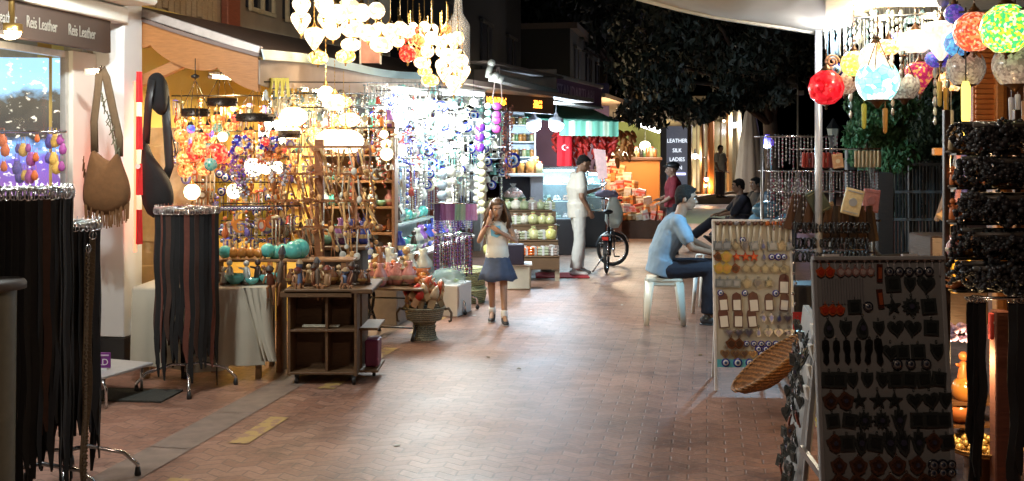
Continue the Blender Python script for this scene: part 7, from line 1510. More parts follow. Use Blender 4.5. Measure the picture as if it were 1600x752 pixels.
def hand(m, wr, tip, palmn, k=1, curl=.6, thumb=1):
    """palm + four unequal bent fingers + thumb; tip = direction of fingers, palmn = palm normal, thumb = side sign"""
    wr = V(wr); d = V(tip).normalized(); n = V(palmn); n = (n-d*n.dot(d)).normalized(); s = d.cross(n)*thumb
    m.limb(wr, wr+d*.035*k, .024*k, .028*k, 8); X = Matrix((s, n, d)).transposed()
    m.ball(wr+d*.055*k, (.038*k, .016*k, .045*k), 10, 8, X)
    for i, (o, l) in enumerate(((.028, .07), (.01, .08), (-.009, .074), (-.027, .058))):
        b = wr+d*.088*k+s*o*k; e = b+(d*cos(curl*.6)+n*sin(curl*.6))*l*.5*k; f = e+(d*cos(curl*1.6)+n*sin(curl*1.6))*l*.5*k
        m.limb(b-d*.03*k, b, .010*k, .0098*k, 7); m.limb(b, e, .0098*k, .0088*k, 7); m.limb(e, f, .0088*k, .007*k, 7)
    b = wr+d*.03*k+s*.03*k; e = b+(s*.8+d*.6+n*.3).normalized()*.035*k; f = e+(d*.9+n*.4).normalized()*.03*k
    m.limb(b-s*.015*k, b, .013*k, .012*k, 7); m.limb(b, e, .012*k, .0105*k, 7); m.limb(e, f, .0105*k, .008*k, 7)
def head(m, c, X, k=1, ears=True):
    """skull, jaw, nose, brow, ears; X maps local (x fwd, y left, z up)"""
    c = V(c); B = lambda p, r, q=None: m.ball(c+X@(V(p)*k), tuple(a*k for a in r), 14, 10, X)
    B((0, 0, .025), (.098, .076, .095)); B((.02, 0, -.045), (.068, .058, .068)); B((.05, 0, -.085), (.032, .034, .026)); B((.055, 0, -.01), (.04, .055, .05))
    m.limb(c+X@(V((.088, 0, .018))*k), c+X@(V((.112, 0, -.022))*k), .010*k, .015*k, 8); B((.1, .012, -.03), (.012, .009, .008)); B((.1, -.012, -.03), (.012, .009, .008))
    B((.088, 0, .036), (.014, .05, .012)); B((.088, 0, -.056), (.012, .024, .009)); B((.086, 0, -.067), (.012, .02, .008))
    if ears:
        for s in (-1, 1): B((-.002, s*.078, -.008), (.018, .010, .032))
def headX(yaw, pitch=0, roll=0): return (Matrix.Rotation(yaw, 3, 'Z') @ Matrix.Rotation(pitch, 3, 'Y') @ Matrix.Rotation(roll, 3, 'X'))
def face_parts(t, c, X, k, hairc, brow=True):
    c = V(c); m = MB()
    for s in (-1, 1): m.ball(c+X@(V((.087, s*.032, .012))*k), (.009*k, .014*k, .008*k), 10, 8, X)
    obj('eye', m, M((.6, .58, .55), .2), t); m = MB()
    for s in (-1, 1): m.ball(c+X@(V((.0945, s*.031, .012))*k), .0055*k, 8, 6)
    obj('iris', m, M((.02, .012, .01), .1), t)
    if brow:
        m = MB()
        for s in (-1, 1): m.tube([c+X@(V((.1, s*.014, .036))*k), c+X@(V((.098, s*.032, .042))*k), c+X@(V((.086, s*.05, .034))*k)], [.005*k, .006*k, .003*k], 6)
        obj('eyebrow', m, hairc, t)
    m = MB(); m.ball(c+X@(V((.0975, 0, -.061))*k), (.006*k, .022*k, .006*k), 10, 6, X); obj('lips', m, M((.35, .13, .1), .5), t)
def legs_mb(P, r=(.095, .062, .045), grow=0):
    m = MB()
    for s in 'LR':
        m.limb(P['hip'+s], P['kn'+s], r[0]+grow, r[1]+grow); m.limb(P['kn'+s], P['an'+s], r[1]+grow, r[2]+grow)
    return m
def arms(m, P, s, r=(.05, .04, .028), grow=0, frac=2, n=12):
    sh, el, wr = V(P['sh'+s]), V(P['el'+s]), V(P['wr'+s]); m.ball(sh, r[0]*1.15+grow, 12, 8)
    if frac < 1: m.limb(sh, sh.lerp(el, frac), r[0]+grow, r[0]*.95+grow*1.4, n); return
    m.limb(sh, el, r[0]+grow, r[1]+grow, n)
    if frac >= 2: m.limb(el, wr, r[1]+grow, r[2]+grow, n)
def torso(m, P, w_=.17, d_=.105, grow=0, hips=True, belly=1.0):
    pe, ch, nk = V(P['pelvis']), V(P['chest']), V(P['neck']); side = (V(P['shL'])-V(P['shR'])).normalized(); up = (nk-pe).normalized()
    mid = pe.lerp(ch, .5)
    if 'waist' in P: mid = V(P['waist'])
    a = w_+grow; b = d_+grow
    pts = [pe-up*.08, pe-up*.03, pe, mid, ch, ch.lerp(nk, .55), nk-up*.015, nk]
    m.tube(pts, [(a*.7, b*.8), (a*.95, b*1.05), (a*1.0, b*1.1), (a*.88*belly, b*.98*belly), (a*1.02, b*1.12), (a*.98, b*.95), (a*.55, b*.62), (a*.4, b*.5)], 18, side=side)
def shoes(t, P, mat, k=1, sole=(.05, .05, .05)):
    for s in 'LR':
        an = V(P['an'+s]); d = V(P['toe'+s]).normalized(); m = MB(); h = an.z
        side = d.cross(V((0, 0, 1)))
        z0 = P.get('ground'+s, 0)
        base = V((an.x, an.y, z0)); m.tube([base-d*.075*k+V((0, 0, .035*k)), base-d*.05*k+V((0, 0, .045*k)), base+V((0, 0, .05*k)), base+d*.07*k+V((0, 0, .038*k)), base+d*.14*k+V((0, 0, .03*k)), base+d*.18*k+V((0, 0, .024*k))], [(.022*k, .022*k), (.038*k, .042*k), (.040*k, .05*k), (.047*k, .036*k), (.042*k, .028*k), (.02*k, .015*k)], 12, side=side)
        m.limb(base+V((0, 0, .05*k)), base+V((0, 0, .1*k)), .042*k, .04*k)
        me = part('shoe', m, mat, t, .007)
        m = MB(); m.tube([base-d*.08*k+V((0, 0, .008*k)), base-d*.03*k+V((0, 0, .008*k)), base+d*.06*k+V((0, 0, .008*k)), base+d*.13*k+V((0, 0, .008*k)), base+d*.185*k+V((0, 0, .01*k))], [(.026*k, .009*k), (.038*k, .009*k), (.046*k, .009*k), (.044*k, .009*k), (.02*k, .007*k)], 12, side=side); obj('sole', m, M(sole, .6), me)
def person(label, P, loc, rz, skin, k=1, hd=None, group=None):
    t = thing('person', label, 'person', loc, rz, group)
    m = MB(); torso(m, P, P.get('w', .165), P.get('d', .1)); X = hd or headX(0)
    m.limb(V(P['neck'])-V((0, 0, .03)), V(P['head'])+X@V((-.015, 0, -.04)), .056*P.get('nk', 1), .052*P.get('nk', 1)); head(m, P['head'], X, P.get('hk', 1))
    ar = P.get('ar', (.046, .038, .026)); lr = P.get('lr', (.085, .056, .038))
    for s in 'LR':
        arms(m, P, s, ar)
        if 'fd'+s in P: hand(m, P['wr'+s], P['fd'+s], P['pn'+s], P.get('hk', 1)*.98, P.get('curl'+s, .5), P.get('th'+s, 1))
        m.limb(V(P['pelvis']).lerp(V(P['hip'+s]), .6), P['hip'+s], .1*P.get('hipk', 1), lr[0]); m.limb(P['hip'+s], P['kn'+s], lr[0], lr[1]); m.limb(P['kn'+s], P['an'+s], lr[1]*1.02, lr[2])
        an = V(P['an'+s]); m.limb(an, an+V(P['toe'+s]).normalized()*.12*P.get('hk', 1)-V((0, 0, an.z-P.get('ground'+s, 0)-.035)), lr[2]*.9, .028*P.get('hk', 1))
    part('body', m, skin, t, .0075, 4); return t
def shirt(t, P, mat, frac=.62, grow=.018, low=.06, name='shirt', wr=.012):
    m = MB(); torso(m, P, P.get('w', .165), P.get('d', .1), grow)
    up = (V(P['chest'])-V(P['pelvis'])).normalized(); m.tube([V(P['pelvis'])-up*(low+.02), V(P['pelvis'])+up*.08], [(P.get('w', .165)*1.03+grow, P.get('d', .1)*1.15+grow)]*2, 18, side=(V(P['shL'])-V(P['shR'])))
    ar = P.get('ar', (.046, .038, .026))
    for s in 'LR': arms(m, P, s, ar, grow*.95, frac)
    return part(name, m, mat, t, .009, 5, wr, .09)
def trousers(t, P, mat, grow=.016, wide=0, wr=.014, name='trousers'):
    lr = P.get('lr', (.085, .056, .038)); m = MB(); up = (V(P['chest'])-V(P['pelvis'])).normalized()
    m.tube([V(P['pelvis'])-up*.09, V(P['pelvis'])-up*.04, V(P['pelvis'])+up*.07], [(P.get('w', .165)*.8, P.get('d', .1)), (P.get('w', .165)+grow, P.get('d', .1)*1.12+grow), (P.get('w', .165)*.93+grow*.5, P.get('d', .1)+grow*.5)], 18, side=(V(P['shL'])-V(P['shR'])))
    for s in 'LR':
        m.limb(V(P['pelvis']).lerp(V(P['hip'+s]), .6), P['hip'+s], .1*P.get('hipk', 1)+grow*.6, lr[0]+grow)
        kn, an = V(P['kn'+s]), V(P['an'+s]); m.limb(P['hip'+s], kn, lr[0]+grow, lr[1]+grow+wide*.4); e = kn.lerp(an, .97); m.tube([kn, kn.lerp(an, .5), e], [lr[1]+grow+wide*.4, lr[1]*.95+grow+wide*.7, lr[2]+grow*1.2+wide], 14); m.ball(kn, lr[1]+grow+wide*.3, 12, 8)
    return part(name, m, mat, t, .009, 5, wr, .11)
def short_hair(t, c, X, mat, k=1, fluff=1.0, name='hair', crop=False):
    c = V(c); m = MB(); B = lambda p, r: m.ball(c+X@(V(p)*k), tuple(a*k*1 for a in r), 16, 12, X)
    B((-.014, 0, .052*fluff), (.095, .082, .078)); B((-.045, 0, .03 if crop else .02), (.064 if crop else .068, .076 if crop else .079, .07 if crop else .085)); B((.032, 0, .086*fluff), (.055, .064, .028)); B((-.07, 0, -.01 if crop else -.03), (.03, .055, .045))
    if not crop:
        for s in (-1, 1): B((.004, s*.066, .035), (.05, .02, .045)); B((.02, s*.071, .0), (.012, .008, .024))
    return part(name, m, mat, t, .006, 3, .012*k, .022)
HAIRB = M((.006, .005, .0045), .95, 0, .5, 60, .4)
# seated man on the stool (faces +X)
P = dict(pelvis=(0, 0, .56), waist=(.0, 0, .70), chest=(.10, 0, .90), neck=(.17, 0, 1.07), head=(.235, 0, 1.235), shL=(.14, .17, 1.02), shR=(.14, -.17, 1.02), elL=(.32, .26, .80), elR=(.27, -.24, .765), wrL=(.50, .08, .725), wrR=(.53, -.13, .70),
         hipL=(.06, .10, .54), hipR=(.06, -.10, .54), knL=(.50, .20, .55), knR=(.47, -.10, .56), anL=(.50, .16, .10), anR=(.44, -.08, .10), toeL=(1, .25, 0), toeR=(1, -.1, 0), fdL=(.9, -.3, -.05), fdR=(1, .25, -.1), pnL=(0, -.3, -1), pnR=(0, .2, -1), thR=-1, w=.168, d=.115, hipk=1.05, nk=1.05)
LX = at(1047, 0, 10.15).x
hx = headX(radians(-12), radians(8))
t = person('dark haired man in light blue T-shirt and dark jeans sitting on the white stool', P, (LX-.08, 10.15, 0), radians(-4), SKIN2, hd=hx)
shirt(t, P, M((.22, .32, .42), .85, 0, .08, 30), .62, .022, name='shirt'); trousers(t, P, M((.010, .013, .026), .85, 0, .3, 50), .018, .012); shoes(t, P, M((.05, .05, .055), .5)); face_parts(t, P['head'], hx, 1, HAIRB); short_hair(t, P['head'], hx, HAIRB, 1.02, 1.12)
# man in white (faces +X, looking down at phone)
P = dict(pelvis=(0, 0, .92), chest=(-.02, 0, 1.2), neck=(.02, 0, 1.40), head=(.075, 0, 1.53), shL=(-.01, .175, 1.355), shR=(0, -.175, 1.355), elL=(.05, .25, 1.10), elR=(.0, -.25, 1.08), wrL=(.26, .12, 1.16), wrR=(.12, -.185, .90),
         hipL=(0, .09, .88), hipR=(0, -.09, .88), knL=(.05, .10, .48), knR=(.0, -.10, .48), anL=(.03, .11, .09), anR=(-.06, -.10, .09), toeL=(1, .1, 0), toeR=(1, -.2, 0), fdL=(.8, -.2, .4), fdR=(.4, .25, -.8), pnL=(-.4, -.2, 1), pnR=(.1, 1, 0), curlL=.9, w=.155, d=.105)
hx = headX(radians(14), radians(28))
WX_ = at(903, 0, 14.1).x
t = person('man in white T-shirt and white trousers standing and looking down at his phone', P, (WX_, 14.1, 0), radians(8), SKIN2, hd=hx)
shirt(t, P, M((.66, .64, .58), .85, 0, .05, 30), .6, .024, .1); trousers(t, P, M((.60, .60, .57), .85, 0, .06, 30), .014, .018, .02); shoes(t, P, M((.65, .63, .6), .5), sole=(.5, .48, .45)); face_parts(t, P['head'], hx, 1, HAIRB); short_hair(t, P['head'], hx, HAIRB, .97, .95, crop=True)
m = MB(); m.box((0, 0, 0), (.06, .012, .11), ch=.006); ph = obj('phone', m, M((.1, .1, .12), .2), None, 'small phone held up in the left hand of the man in white', 'phone', mx=mat4((WX_+.37, 14.15+.12, 1.235), Euler((-.9, 0, -1.2)))); m = MB(); m.box((0, -.007, 0), (.05, .002, .09)); obj('screen', m, M((.3, .35, .45), .2, emis=.6), ph)
# girl (faces camera -Y): build facing +X and turn
s = .72
def sc(P, s): return {k: (tuple(a*s for a in v) if isinstance(v, tuple) and k not in ('toeL', 'toeR', 'fdL', 'fdR', 'pnL', 'pnR', 'ar', 'lr') else v) for k, v in P.items()}
P = sc(dict(pelvis=(0, 0, .93), chest=(.0, 0, 1.20), neck=(.01, 0, 1.40), head=(.03, 0, 1.575), shL=(0, .155, 1.35), shR=(0, -.155, 1.35), elL=(.06, .26, 1.13), elR=(.05, -.25, 1.13), wrL=(.17, .06, 1.25), wrR=(.15, -.13, 1.36),
            hipL=(0, .08, .86), hipR=(0, -.08, .86), knL=(.06, .09, .48), knR=(-.02, -.08, .48), anL=(.16, .10, .11), anR=(-.12, -.07, .13), toeL=(1, .15, 0), toeR=(1, -.1, 0)), s)
P.update(fdL=(.1, -.8, .5), fdR=(.1, .35, .9), pnL=(-1, 0, .2), pnR=(-1, .3, 0), curlL=.5, curlR=.8, thL=1, thR=-1, w=.108, d=.072, hk=.80, nk=.62, hipk=.6, ar=(.031, .026, .019), lr=(.055, .038, .026)); P['groundR'] = .0
hx = headX(radians(4), radians(16))
t = person('small girl in white top and denim skirt raising something to her face', P, (at(777, 0, 10.2).x, 10.2, 0), radians(-90), SKIN, hd=hx)
m = MB(); torso(m, P, P['w'], P['d'], .012); up = V((0, 0, 1)); m.tube([V(P['pelvis'])-up*.01, V(P['pelvis'])+up*.1], [(.108, .078)]*2, 18, side=(0, 1, 0))
for s_ in 'LR': m.ball(P['sh'+s_], .038, 10, 8)
tp = part('top', m, M((.8, .8, .74), .85, 0, .05, 30), t, .007, 4, .008, .06)
m = MB(); m.sheet([[V((.088+.004*sin(a*3), a*.02-.01, .93-b*.05)) for b in range(4)] for a in range(-3, 4)]); 
m = MB(); m.plate([(-.045, .06), (.05, .07), (.06, -.02), (.02, -.05), (-.04, -.03)], .004); obj('blue_print', m, M((.2, .55, .8), .7, 0, .2), tp, mx=Matrix.Translation((.094, -.02, .90)) @ Matrix.Rotation(pi/2, 4, 'Z'))
m = MB(); K = 48; vs = []; prof = [(.100, .075, .715), (.112, .085, .66), (.135, .11, .58), (.168, .14, .50), (.190, .158, .425)]
for j, (a, b, z) in enumerate(prof):
    for k in range(K): an = 2*pi*k/K; f = 1+.05*j/4*sin(an*9)+.03*j/4*sin(an*4+1); vs.append((b*f*cos(an), a*f*sin(an), z+.01*sin(an*5)*j/4))
vs += [(x*.97, y*.97, z) for x, y, z in vs]; n5 = 5*K
m.add(vs, [(j*K+k, j*K+(k+1) % K, (j+1)*K+(k+1) % K, (j+1)*K+k) for j in range(4) for k in range(K)]+[(n5+j*K+k, n5+(j+1)*K+k, n5+(j+1)*K+(k+1) % K, n5+j*K+(k+1) % K) for j in range(4) for k in range(K)]+[(4*K+k, 4*K+(k+1) % K, n5+4*K+(k+1) % K, n5+4*K+k) for k in range(K)], True)
sk = obj('skirt', m, M((.07, .10, .18), .85, 0, .35, 22), t); m = MB(); m.tube([(.079*cos(a), .104*sin(a), .70) for a in [2*pi*i/32 for i in range(33)]], .009, 6, False); obj('waistband', m, M((.05, .08, .15), .8), sk)
shoes(t, P, M((.03, .03, .035), .5), .78, (.4, .4, .4))
for s_ in 'LR': m = MB(); a_ = V(P['an'+s_]); k_ = V(P['kn'+s_]); m.tube([a_-V((0, 0, .02)), a_.lerp(k_, .2)], .034, 12); m.ball(a_, .035, 12, 8); obj('sock', m, WHITE, t)
hb = M((.12, .065, .035), .5, 0, .5, 50, .3); face_parts(t, P['head'], hx, .8, hb); short_hair(t, P['head'], hx, hb, .82, 1.0)
m = MB(); hc = V(P['head'])
for i in range(120):
    a = U(radians(62), radians(298)) ; r0 = .064; st0 = hc+hx@V((r0*cos(a)*.9-.01, r0*sin(a), .055+.02*R())); l = U(.19, .30)
    sw = V((cos(a)*.03, sin(a)*.055, 0)); m.tube([st0, st0+V((cos(a)*.025, sin(a)*.022, -.06)), st0+sw+V((U(-.01, .01), U(-.012, .012), -l*.6)), st0+sw*U(.8, 1.5)+V((U(-.015, .015), U(-.02, .02), -l))], [.007, .010, .008, .003], 5)
obj('long_hair', m, hb, t)
m = MB(); m.ball((0, 0, 0), (.02, .03, .045), 10, 8); m.ball((0, .01, -.03), (.018, .02, .02), 8, 6); obj('sunglasses_case' if False else 'orange_toy', m, M((.5, .2, .1), .4, 0, .3, 30), None, 'small orange thing the girl holds to her face', 'toy', mx=mat4((at(767, 0, 10.0).x, 10.02, 1.09)))
m = MB(); m.tube([V(P['wrR'])+V((.026*cos(a), .026*sin(a), -.015)) for a in [2*pi*i/16 for i in range(17)]], .006, 6, False); obj('bracelet', m, M((.3, .03, .05), .4), t)
# man in red with black hat (standing, faces -X)
P0 = dict(pelvis=(0, 0, .86), chest=(0, 0, 1.1), neck=(.0, 0, 1.27), head=(.02, 0, 1.40), shL=(0, .17, 1.23), shR=(0, -.17, 1.23), elL=(.03, .23, .98), elR=(.03, -.23, .98), wrL=(.2, .16, .86), wrR=(.2, -.14, .9), hipL=(0, .09, .82), hipR=(0, -.09, .82), knL=(.02, .1, .45), knR=(.02, -.1, .45), anL=(0, .1, .09), anR=(0, -.1, .09), toeL=(1, .2, 0), toeR=(1, -.2, 0), fdL=(1, -.1, -.2), fdR=(1, .1, -.1), pnL=(0, -.3, -1), pnR=(0, .3, -1), thR=-1, w=.16, d=.11)
hx = headX(0, radians(6)); t = person('man in dark red shirt and black flat cap standing behind the seated man', P0, (at(1052, 0, 17).x, 17, 0), radians(178), SKIN2, hd=hx)
shirt(t, P0, M((.20, .012, .02), .8, 0, .3, 20), .95, .024); trousers(t, P0, M((.03, .03, .035), .8)); shoes(t, P0, BLACK); face_parts(t, P0['head'], hx, 1, HAIRB)
c = V(P0['head']); m = MB(); m.ball(c+V((-.015, 0, .07)), (.118, .1, .065), 16, 10); m.ball(c+V((.07, 0, .055)), (.08, .075, .02), 14, 8); m.ball(c+V((-.06, 0, .03)), (.06, .082, .05), 14, 8); part('flat_cap', m, BLACK, t, .008, 3)
# far standing man
P1_ = dict(P0); P1_ = {k: (tuple((a, b, c_*1.09)) if isinstance(v, tuple) and k not in ('toeL', 'toeR', 'fdL', 'fdR', 'pnL', 'pnR') else v) for k, v in P0.items() for (a, b, c_) in [v if isinstance(v, tuple) else (0, 0, 0)]}
P1_['wrL'] = (.05, .24, .82); P1_['wrR'] = (.12, -.2, .86); hx = headX(radians(-20), radians(4))
t = person('far man in pale shirt and dark trousers standing before the glass fronts', P1_, (at(1125, 0, 32).x, 32, 0.25), radians(-50), SKIN2, hd=hx)
shirt(t, P1_, M((.5, .5, .42), .85), .6, .026, .1); trousers(t, P1_, M((.06, .05, .05), .8), .02, .02); shoes(t, P1_, BLACK); short_hair(t, P1_['head'], hx, HAIRB)
# seated / reclining people behind the pale board
PS = dict(pelvis=(0, 0, .46), chest=(-.08, 0, .76), neck=(-.05, 0, .96), head=(-.01, 0, 1.11), shL=(-.06, .18, .90), shR=(-.06, -.18, .90), elL=(.1, .26, .68), elR=(.1, -.26, .68), wrL=(.32, .12, .62), wrR=(.32, -.12, .62), hipL=(.05, .1, .44), hipR=(.05, -.1, .44), knL=(.48, .14, .5), knR=(.48, -.1, .46), anL=(.88, .12, .18), anR=(.86, -.1, .16), toeL=(.8, .1, .6), toeR=(.8, -.1, .6), fdL=(.9, -.4, 0), fdR=(.9, .4, 0), pnL=(0, 0, -1), pnR=(0, 0, -1), thR=-1, w=.17, d=.12, groundL=.08, groundR=.06)
DK = M((.022, .024, .04), .8, 0, .3, 14)
def seated(label, px, D, rz, c1, c2, hat=None, scale=1):
    hx = headX(0, radians(8)); t = person(label, PS, (at(px, 0, D).x, D, 0), rz, SKIN2, hd=hx)
    shirt(t, PS, c1, .98 if c1 is DK else .7, .028); trousers(t, PS, c2, .022, .012); shoes(t, PS, BLACK); short_hair(t, PS['head'], hx, hat or HAIRB); face_parts(t, PS['head'], hx, 1, HAIRB)
    if scale != 1: t.scale = (scale,)*3
    return t
def chair(label, px, D, rz, col, group=None):
    c = thing('plastic_chair', label, 'chair', (at(px, 0, D).x, D, 0), rz, group)
    m = MB(); m.box((0, 0, .42), (.46, .46, .03), ch=.012); obj('seat', m, col, c)
    m = MB(); m.slab([[V((-.22-.03*sin(q*pi/10), -.23+.046*q, .44)), V((-.26-.06*sin(q*pi/10), -.23+.046*q, .66)), V((-.30-.06*sin(q*pi/10), -.21+.042*q, .80+.07*sin(q*pi/10)))] for q in range(11)], V((-.012, 0, 0))); obj('backrest', m, col, c)
    for y in (-.24, .24): m = MB(); m.tube([(-.26, y*.95, .62), (.0, y*1.05, .64), (.18, y*1.05, .62), (.22, y, .44)], [(.03, .012)]*4, 8, side=(0, 1, 0)); obj('armrest', m, col, c)
    for x in (-.2, .2):
        for y in (-.2, .2): m = MB(); m.tube([(x, y, .42), (x*1.15, y*1.12, 0)], [.024, .018], 8); obj('leg', m, col, c)
    return c
seated('person in dark clothes leaning back in a chair with legs stretched out left', 1153, 17.5, radians(176), DK, DK)
chair('dark chair under the person stretching out their legs', 1155, 17.55, radians(176), M((.05, .05, .055), .5))
seated('person in dark jacket sitting right of the one with stretched legs', 1180, 18.6, radians(200), M((.05, .045, .04), .8), DK)
chair('dark chair under the person in the dark jacket', 1182, 18.65, radians(200), M((.05, .05, .055), .5))
seated('person with dark blue cap sitting just behind the pale board', 1200, 12.0, radians(100), M((.10, .2, .28), .8), DK, M((.02, .05, .09), .4))
chair('dark chair under the person with the blue cap', 1200, 11.95, radians(100), M((.06, .06, .065), .5))
chair('white plastic armchair half hidden between the seated man and the pale board', 1122, 10.9, radians(160), M((.68, .70, .68), .35, 0, .04))
# white stool
st = thing('plastic_stool', 'white square plastic stool under the man in the light blue T-shirt', 'stool', (LX-.06, 10.15, 0), radians(-6)); PL = M((.66, .67, .58), .35, 0, .05)
m = MB(); m.box((0, 0, .445), (.34, .34, .03), ch=.012); m.box((0, 0, .41), (.32, .32, .05), ch=.01); obj('seat', m, PL, st)
for x in (-1, 1):
    for y in (-1, 1):
        m = MB(); m.tube([(x*.145, y*.145, .43), (x*.165, y*.165, .2), (x*.18, y*.18, 0)], [(.06, .014), (.048, .012), (.034, .012)], 10, side=(1, -x*y, 0)); obj('leg', m, PL, st)
# ================= BICYCLE
by_ = thing('bicycle', 'black small wheeled bicycle on its kickstand, seen from behind', 'bicycle', (at(948, 0, 14.3).x, 14.3, 0), radians(79))
BKM = M((.02, .02, .022), .35, .3); r = .235
def wheel(name, c, yaw, par):
    X = Matrix.Rotation(yaw, 3, 'Z'); Rm = lambda a, q: V(c)+X@V((q*cos(a), 0, q*sin(a)))
    w_ = MB(); w_.tube([Rm(2*pi*i/40, r) for i in range(41)], .021, 8, False); w = obj('wheel', w_, M((.02, .02, .02), .7), par)
    m = MB(); m.tube([Rm(2*pi*i/40, r-.028) for i in range(41)], .011, 6, False); obj('rim', m, CHROME, w); m = MB()
    for i in range(20): m.tube([Rm(2*pi*i/20, r-.03), V(c)+X@V((0, (.02 if i % 2 else -.02), 0))], .0014, 4)
    m.tube([V(c)+X@V((0, -.05, 0)), V(c)+X@V((0, .05, 0))], .018, 8); obj('spokes', m, CHROME, w); return w
wheel('rear', (0, 0, r+.02), 0, by_); wheel('front', (.92, 0, r+.02), radians(-62), by_)
m = MB(); bb = V((.38, 0, .29)); hd_ = V((.80, 0, .62)); se = V((.26, 0, .62))
m.tube([bb, hd_], .022, 8); m.tube([bb, se], .018, 8); m.tube([se*.9+V((.03, 0, 0)), hd_-V((0, 0, .05))], .015, 8)
for y in (-.05, .05): m.tube([bb+V((0, y*.5, 0)), V((0, y, r+.02))], .01, 6); m.tube([se-V((0, -y*.5, .1)), V((0, y, r+.02))], .009, 6)
m.tube([hd_+V((-.02, 0, .08)), hd_-V((-.02, 0, .06))], .022, 8); obj('frame', m, BKM, by_)
m = MB(); Xf = Matrix.Rotation(radians(-62), 3, 'Z')
for y in (-.05, .05): m.tube([V((.84, 0, .54)), V((.88, 0, .5))+Xf@V((0, y, 0)), V((.92, 0, r+.02))+Xf@V((0, y, 0))], .011, 6)
obj('fork', m, BKM, by_)
m = MB(); m.tube([V((.79, 0, .66)), V((.75, 0, .96))], .014, 8); hb_ = V((.75, 0, .97)); m.tube([hb_+Xf@V((.0, -.28, .03)), hb_+Xf@V((.03, -.1, .02)), hb_, hb_+Xf@V((.03, .1, .02)), hb_+Xf@V((0, .28, .03))], .012, 8); obj('handlebar', m, CHROME, by_)
for y in (-.28, .28): m = MB(); m.tube([hb_+Xf@V((0, y, .03)), hb_+Xf@V((-.02, y*1.4, .03))], .017, 8); obj('grip', m, BLACK, by_)
m = MB(); m.tube([se, se+V((-.04, 0, .2))], .014, 8); obj('seat_post', m, CHROME, by_)
m = MB(); m.tube([(.06, 0, .845), (.16, 0, .85), (.28, 0, .84), (.34, 0, .835)], [(.04, .025), (.075, .035), (.04, .025), (.02, .015)], 12, side=(0, 1, 0)); obj('saddle', m, BLACK, by_)
for c_, nm in (((0, 0), 'mudguard'), ((.92, radians(-62)), 'mudguard')):
    X = Matrix.Rotation(c_[1], 3, 'Z'); m = MB(); g = []
    for i in range(13): a = radians(20+150*i/12); g.append([V((c_[0], 0, r+.02))+X@V(((r+.04)*cos(a), y, (r+.04)*sin(a))) for y in (-.028, 0, .028)])
    m.slab(g, .003); obj(nm, m, BKM, by_)
m = MB(); m.box((-.20, 0, .50), (.03, .09, .05), ch=.008); obj('rear_reflector', m, M((.5, .03, .02), .2), by_)
m = MB(); m.tube([(-.2, 0, .52), (.2, 0, .54)], .01, 6); m.box((-.02, 0, .535), (.32, .12, .012)); obj('carrier', m, BKM, by_)
m = MB(); m.lathe([(.07, -.006), (.07, .006)], 18, bb, X=Euler((pi/2, 0, 0)).to_matrix(), cap=True); m.tube([bb+V((0, -.06, 0)), bb+V((.12, -.06, -.1))], .009, 6); m.tube([bb+V((0, .06, 0)), bb+V((-.12, .06, .1))], .009, 6); obj('crank', m, CHROME, by_)
for p in (bb+V((.12, -.1, -.1)), bb+V((-.12, .1, .1))): m = MB(); m.box(p, (.07, .08, .02), ch=.004); obj('pedal', m, BLACK, by_)
m = MB(); m.tube([(.08, .06, .22), (.0, .2, .01)], .009, 6); obj('kickstand', m, CHROME, by_)
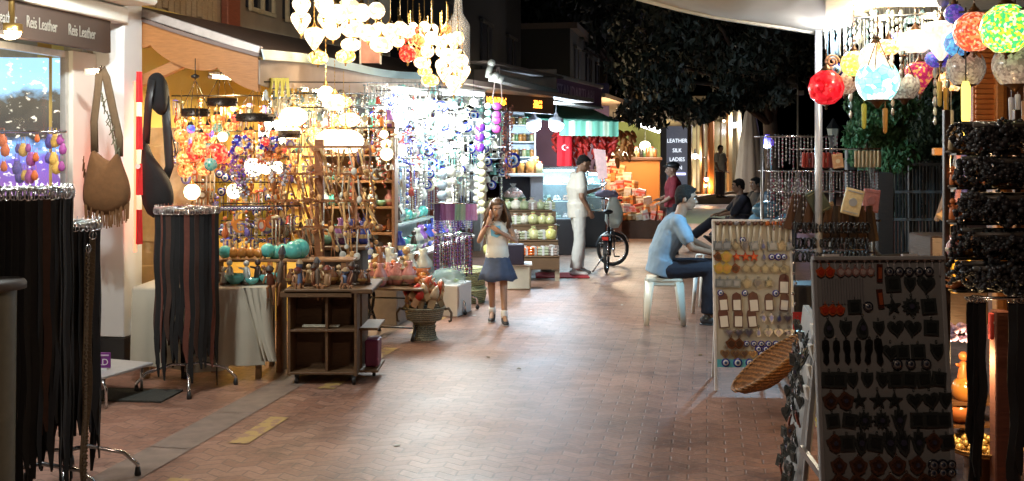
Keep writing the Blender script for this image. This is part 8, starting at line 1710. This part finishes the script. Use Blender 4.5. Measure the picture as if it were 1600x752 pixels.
# plastic bag and cloth on the handlebar
pb = thing('plastic_bag', 'full white plastic carrier bag hanging from the handlebar of the bicycle', 'bag', (at(959, 0, 14.9).x, 14.9, zof(300, 14.9)))
m = MB(); m.lathe([(.001, -.53), (.07, -.52), (.125, -.42), (.13, -.3), (.09, -.17), (.05, -.08), (.02, -.04)], 22)
for i, v in enumerate(m.v): a = math.atan2(v[1], v[0]); q = 1+.09*sin(a*5+v[2]*14)+.05*sin(a*11+v[2]*30); m.v[i] = (v[0]*q, v[1]*q*.85, v[2])
obj('body', m, M((.78, .84, .76), .5, 0, .1, 10, trans=.25), pb); m = MB()
for sgn in (-1, 1): m.tube([(sgn*.03, 0, -.09), (sgn*.045, 0, -.03), (sgn*.02, 0, .02), (0, 0, .03)], [(.016, .004)]*4, 6)
obj('handle', m, M((.62, .68, .6), .35), pb)
m = MB(); 
for p, q in (((0, 0, 0), (.16, .1, .055)), ((-.1, 0, -.01), (.08, .09, .04)), ((.11, .02, -.02), (.07, .08, .04)), ((.0, -.05, .03), (.09, .06, .03))): m.ball(p, q, 14, 8)
me = remesh(m, .01, 4, .03, .06); me.materials.clear(); me.materials.append(M((.25, .22, .32), .9, 0, .3, 10)); o = ob('folded_jacket', me, None, mat4((at(948, 0, 14.9).x, 14.9, zof(303, 14.9)))); tag(o, 'grey lilac jacket bundled on the bicycle handlebar', 'jacket')
# ================= overall lamps out of view: stall lantern inferred over the street, added shop tube
t_ = thing('unseen_stall_lamp', 'unseen warm bulb lamp inferred over the near street from the right stall', 'lamp', (.5, 1.6, 3.6)); m = MB(); m.ball((0, 0, 0), .07, 14, 10); obj('bulb', m, EM((1, .74, .5), 12), t_); m = MB(); m.lathe([(.12, .03), (.06, .12), (.02, .15)], 16); m.tube([(0, 0, .14), (0, 0, .6)], .006, 6); obj('shade', m, DARKM, t_)
lamp('POINT', (0, 0, -.12), 105, (1, .72, .55), .1, parent=t_)

tube_lamp('tube_light', 'unseen cool white tube light added above the leather shop name board', L(-3.6, 4.4, 3.05), L(-3.6, 6.2, 3.05), .02, (.95, 1, .97), 10, 210, omni=True)  # tube added above the view to brighten the pillar and bag

LIT = []
for i in range(26):
    s0 = U(4.5, 17); t0 = U(-2.4, .9); p = L(t0, s0); k = i % 3; m = MB()
    if k == 0: m.slab([[Vector((-.02, 0, .004)), Vector((-.01, .012, .008)), Vector((.02, 0, .004))], [Vector((-.015, .03, .005)), Vector((0, .035, .012)), Vector((.02, .03, .004))]], .001); c, nm, lb = (.14, .09, .03), 'fallen_leaf', 'dry fallen leaf'
    elif k == 1: m.box((0, 0, .003), (.035, .02, .002), Euler((.1, 0, 0))); c, nm, lb = (.6, .6, .55), 'paper_scrap', 'small white paper scrap'
    else: m.tube([(0, 0, .006), (.025, .01, .006)], .0035, 6); c, nm, lb = (.6, .45, .3), 'cigarette_end', 'cigarette end'
    obj(nm, m, M(c, .8), None, lb+' lying loose on the paving of the lane', 'litter', lb+'s on the paving', mx=mat4((p.x, p.y, .001), Euler((0, 0, U(0, 6)))))
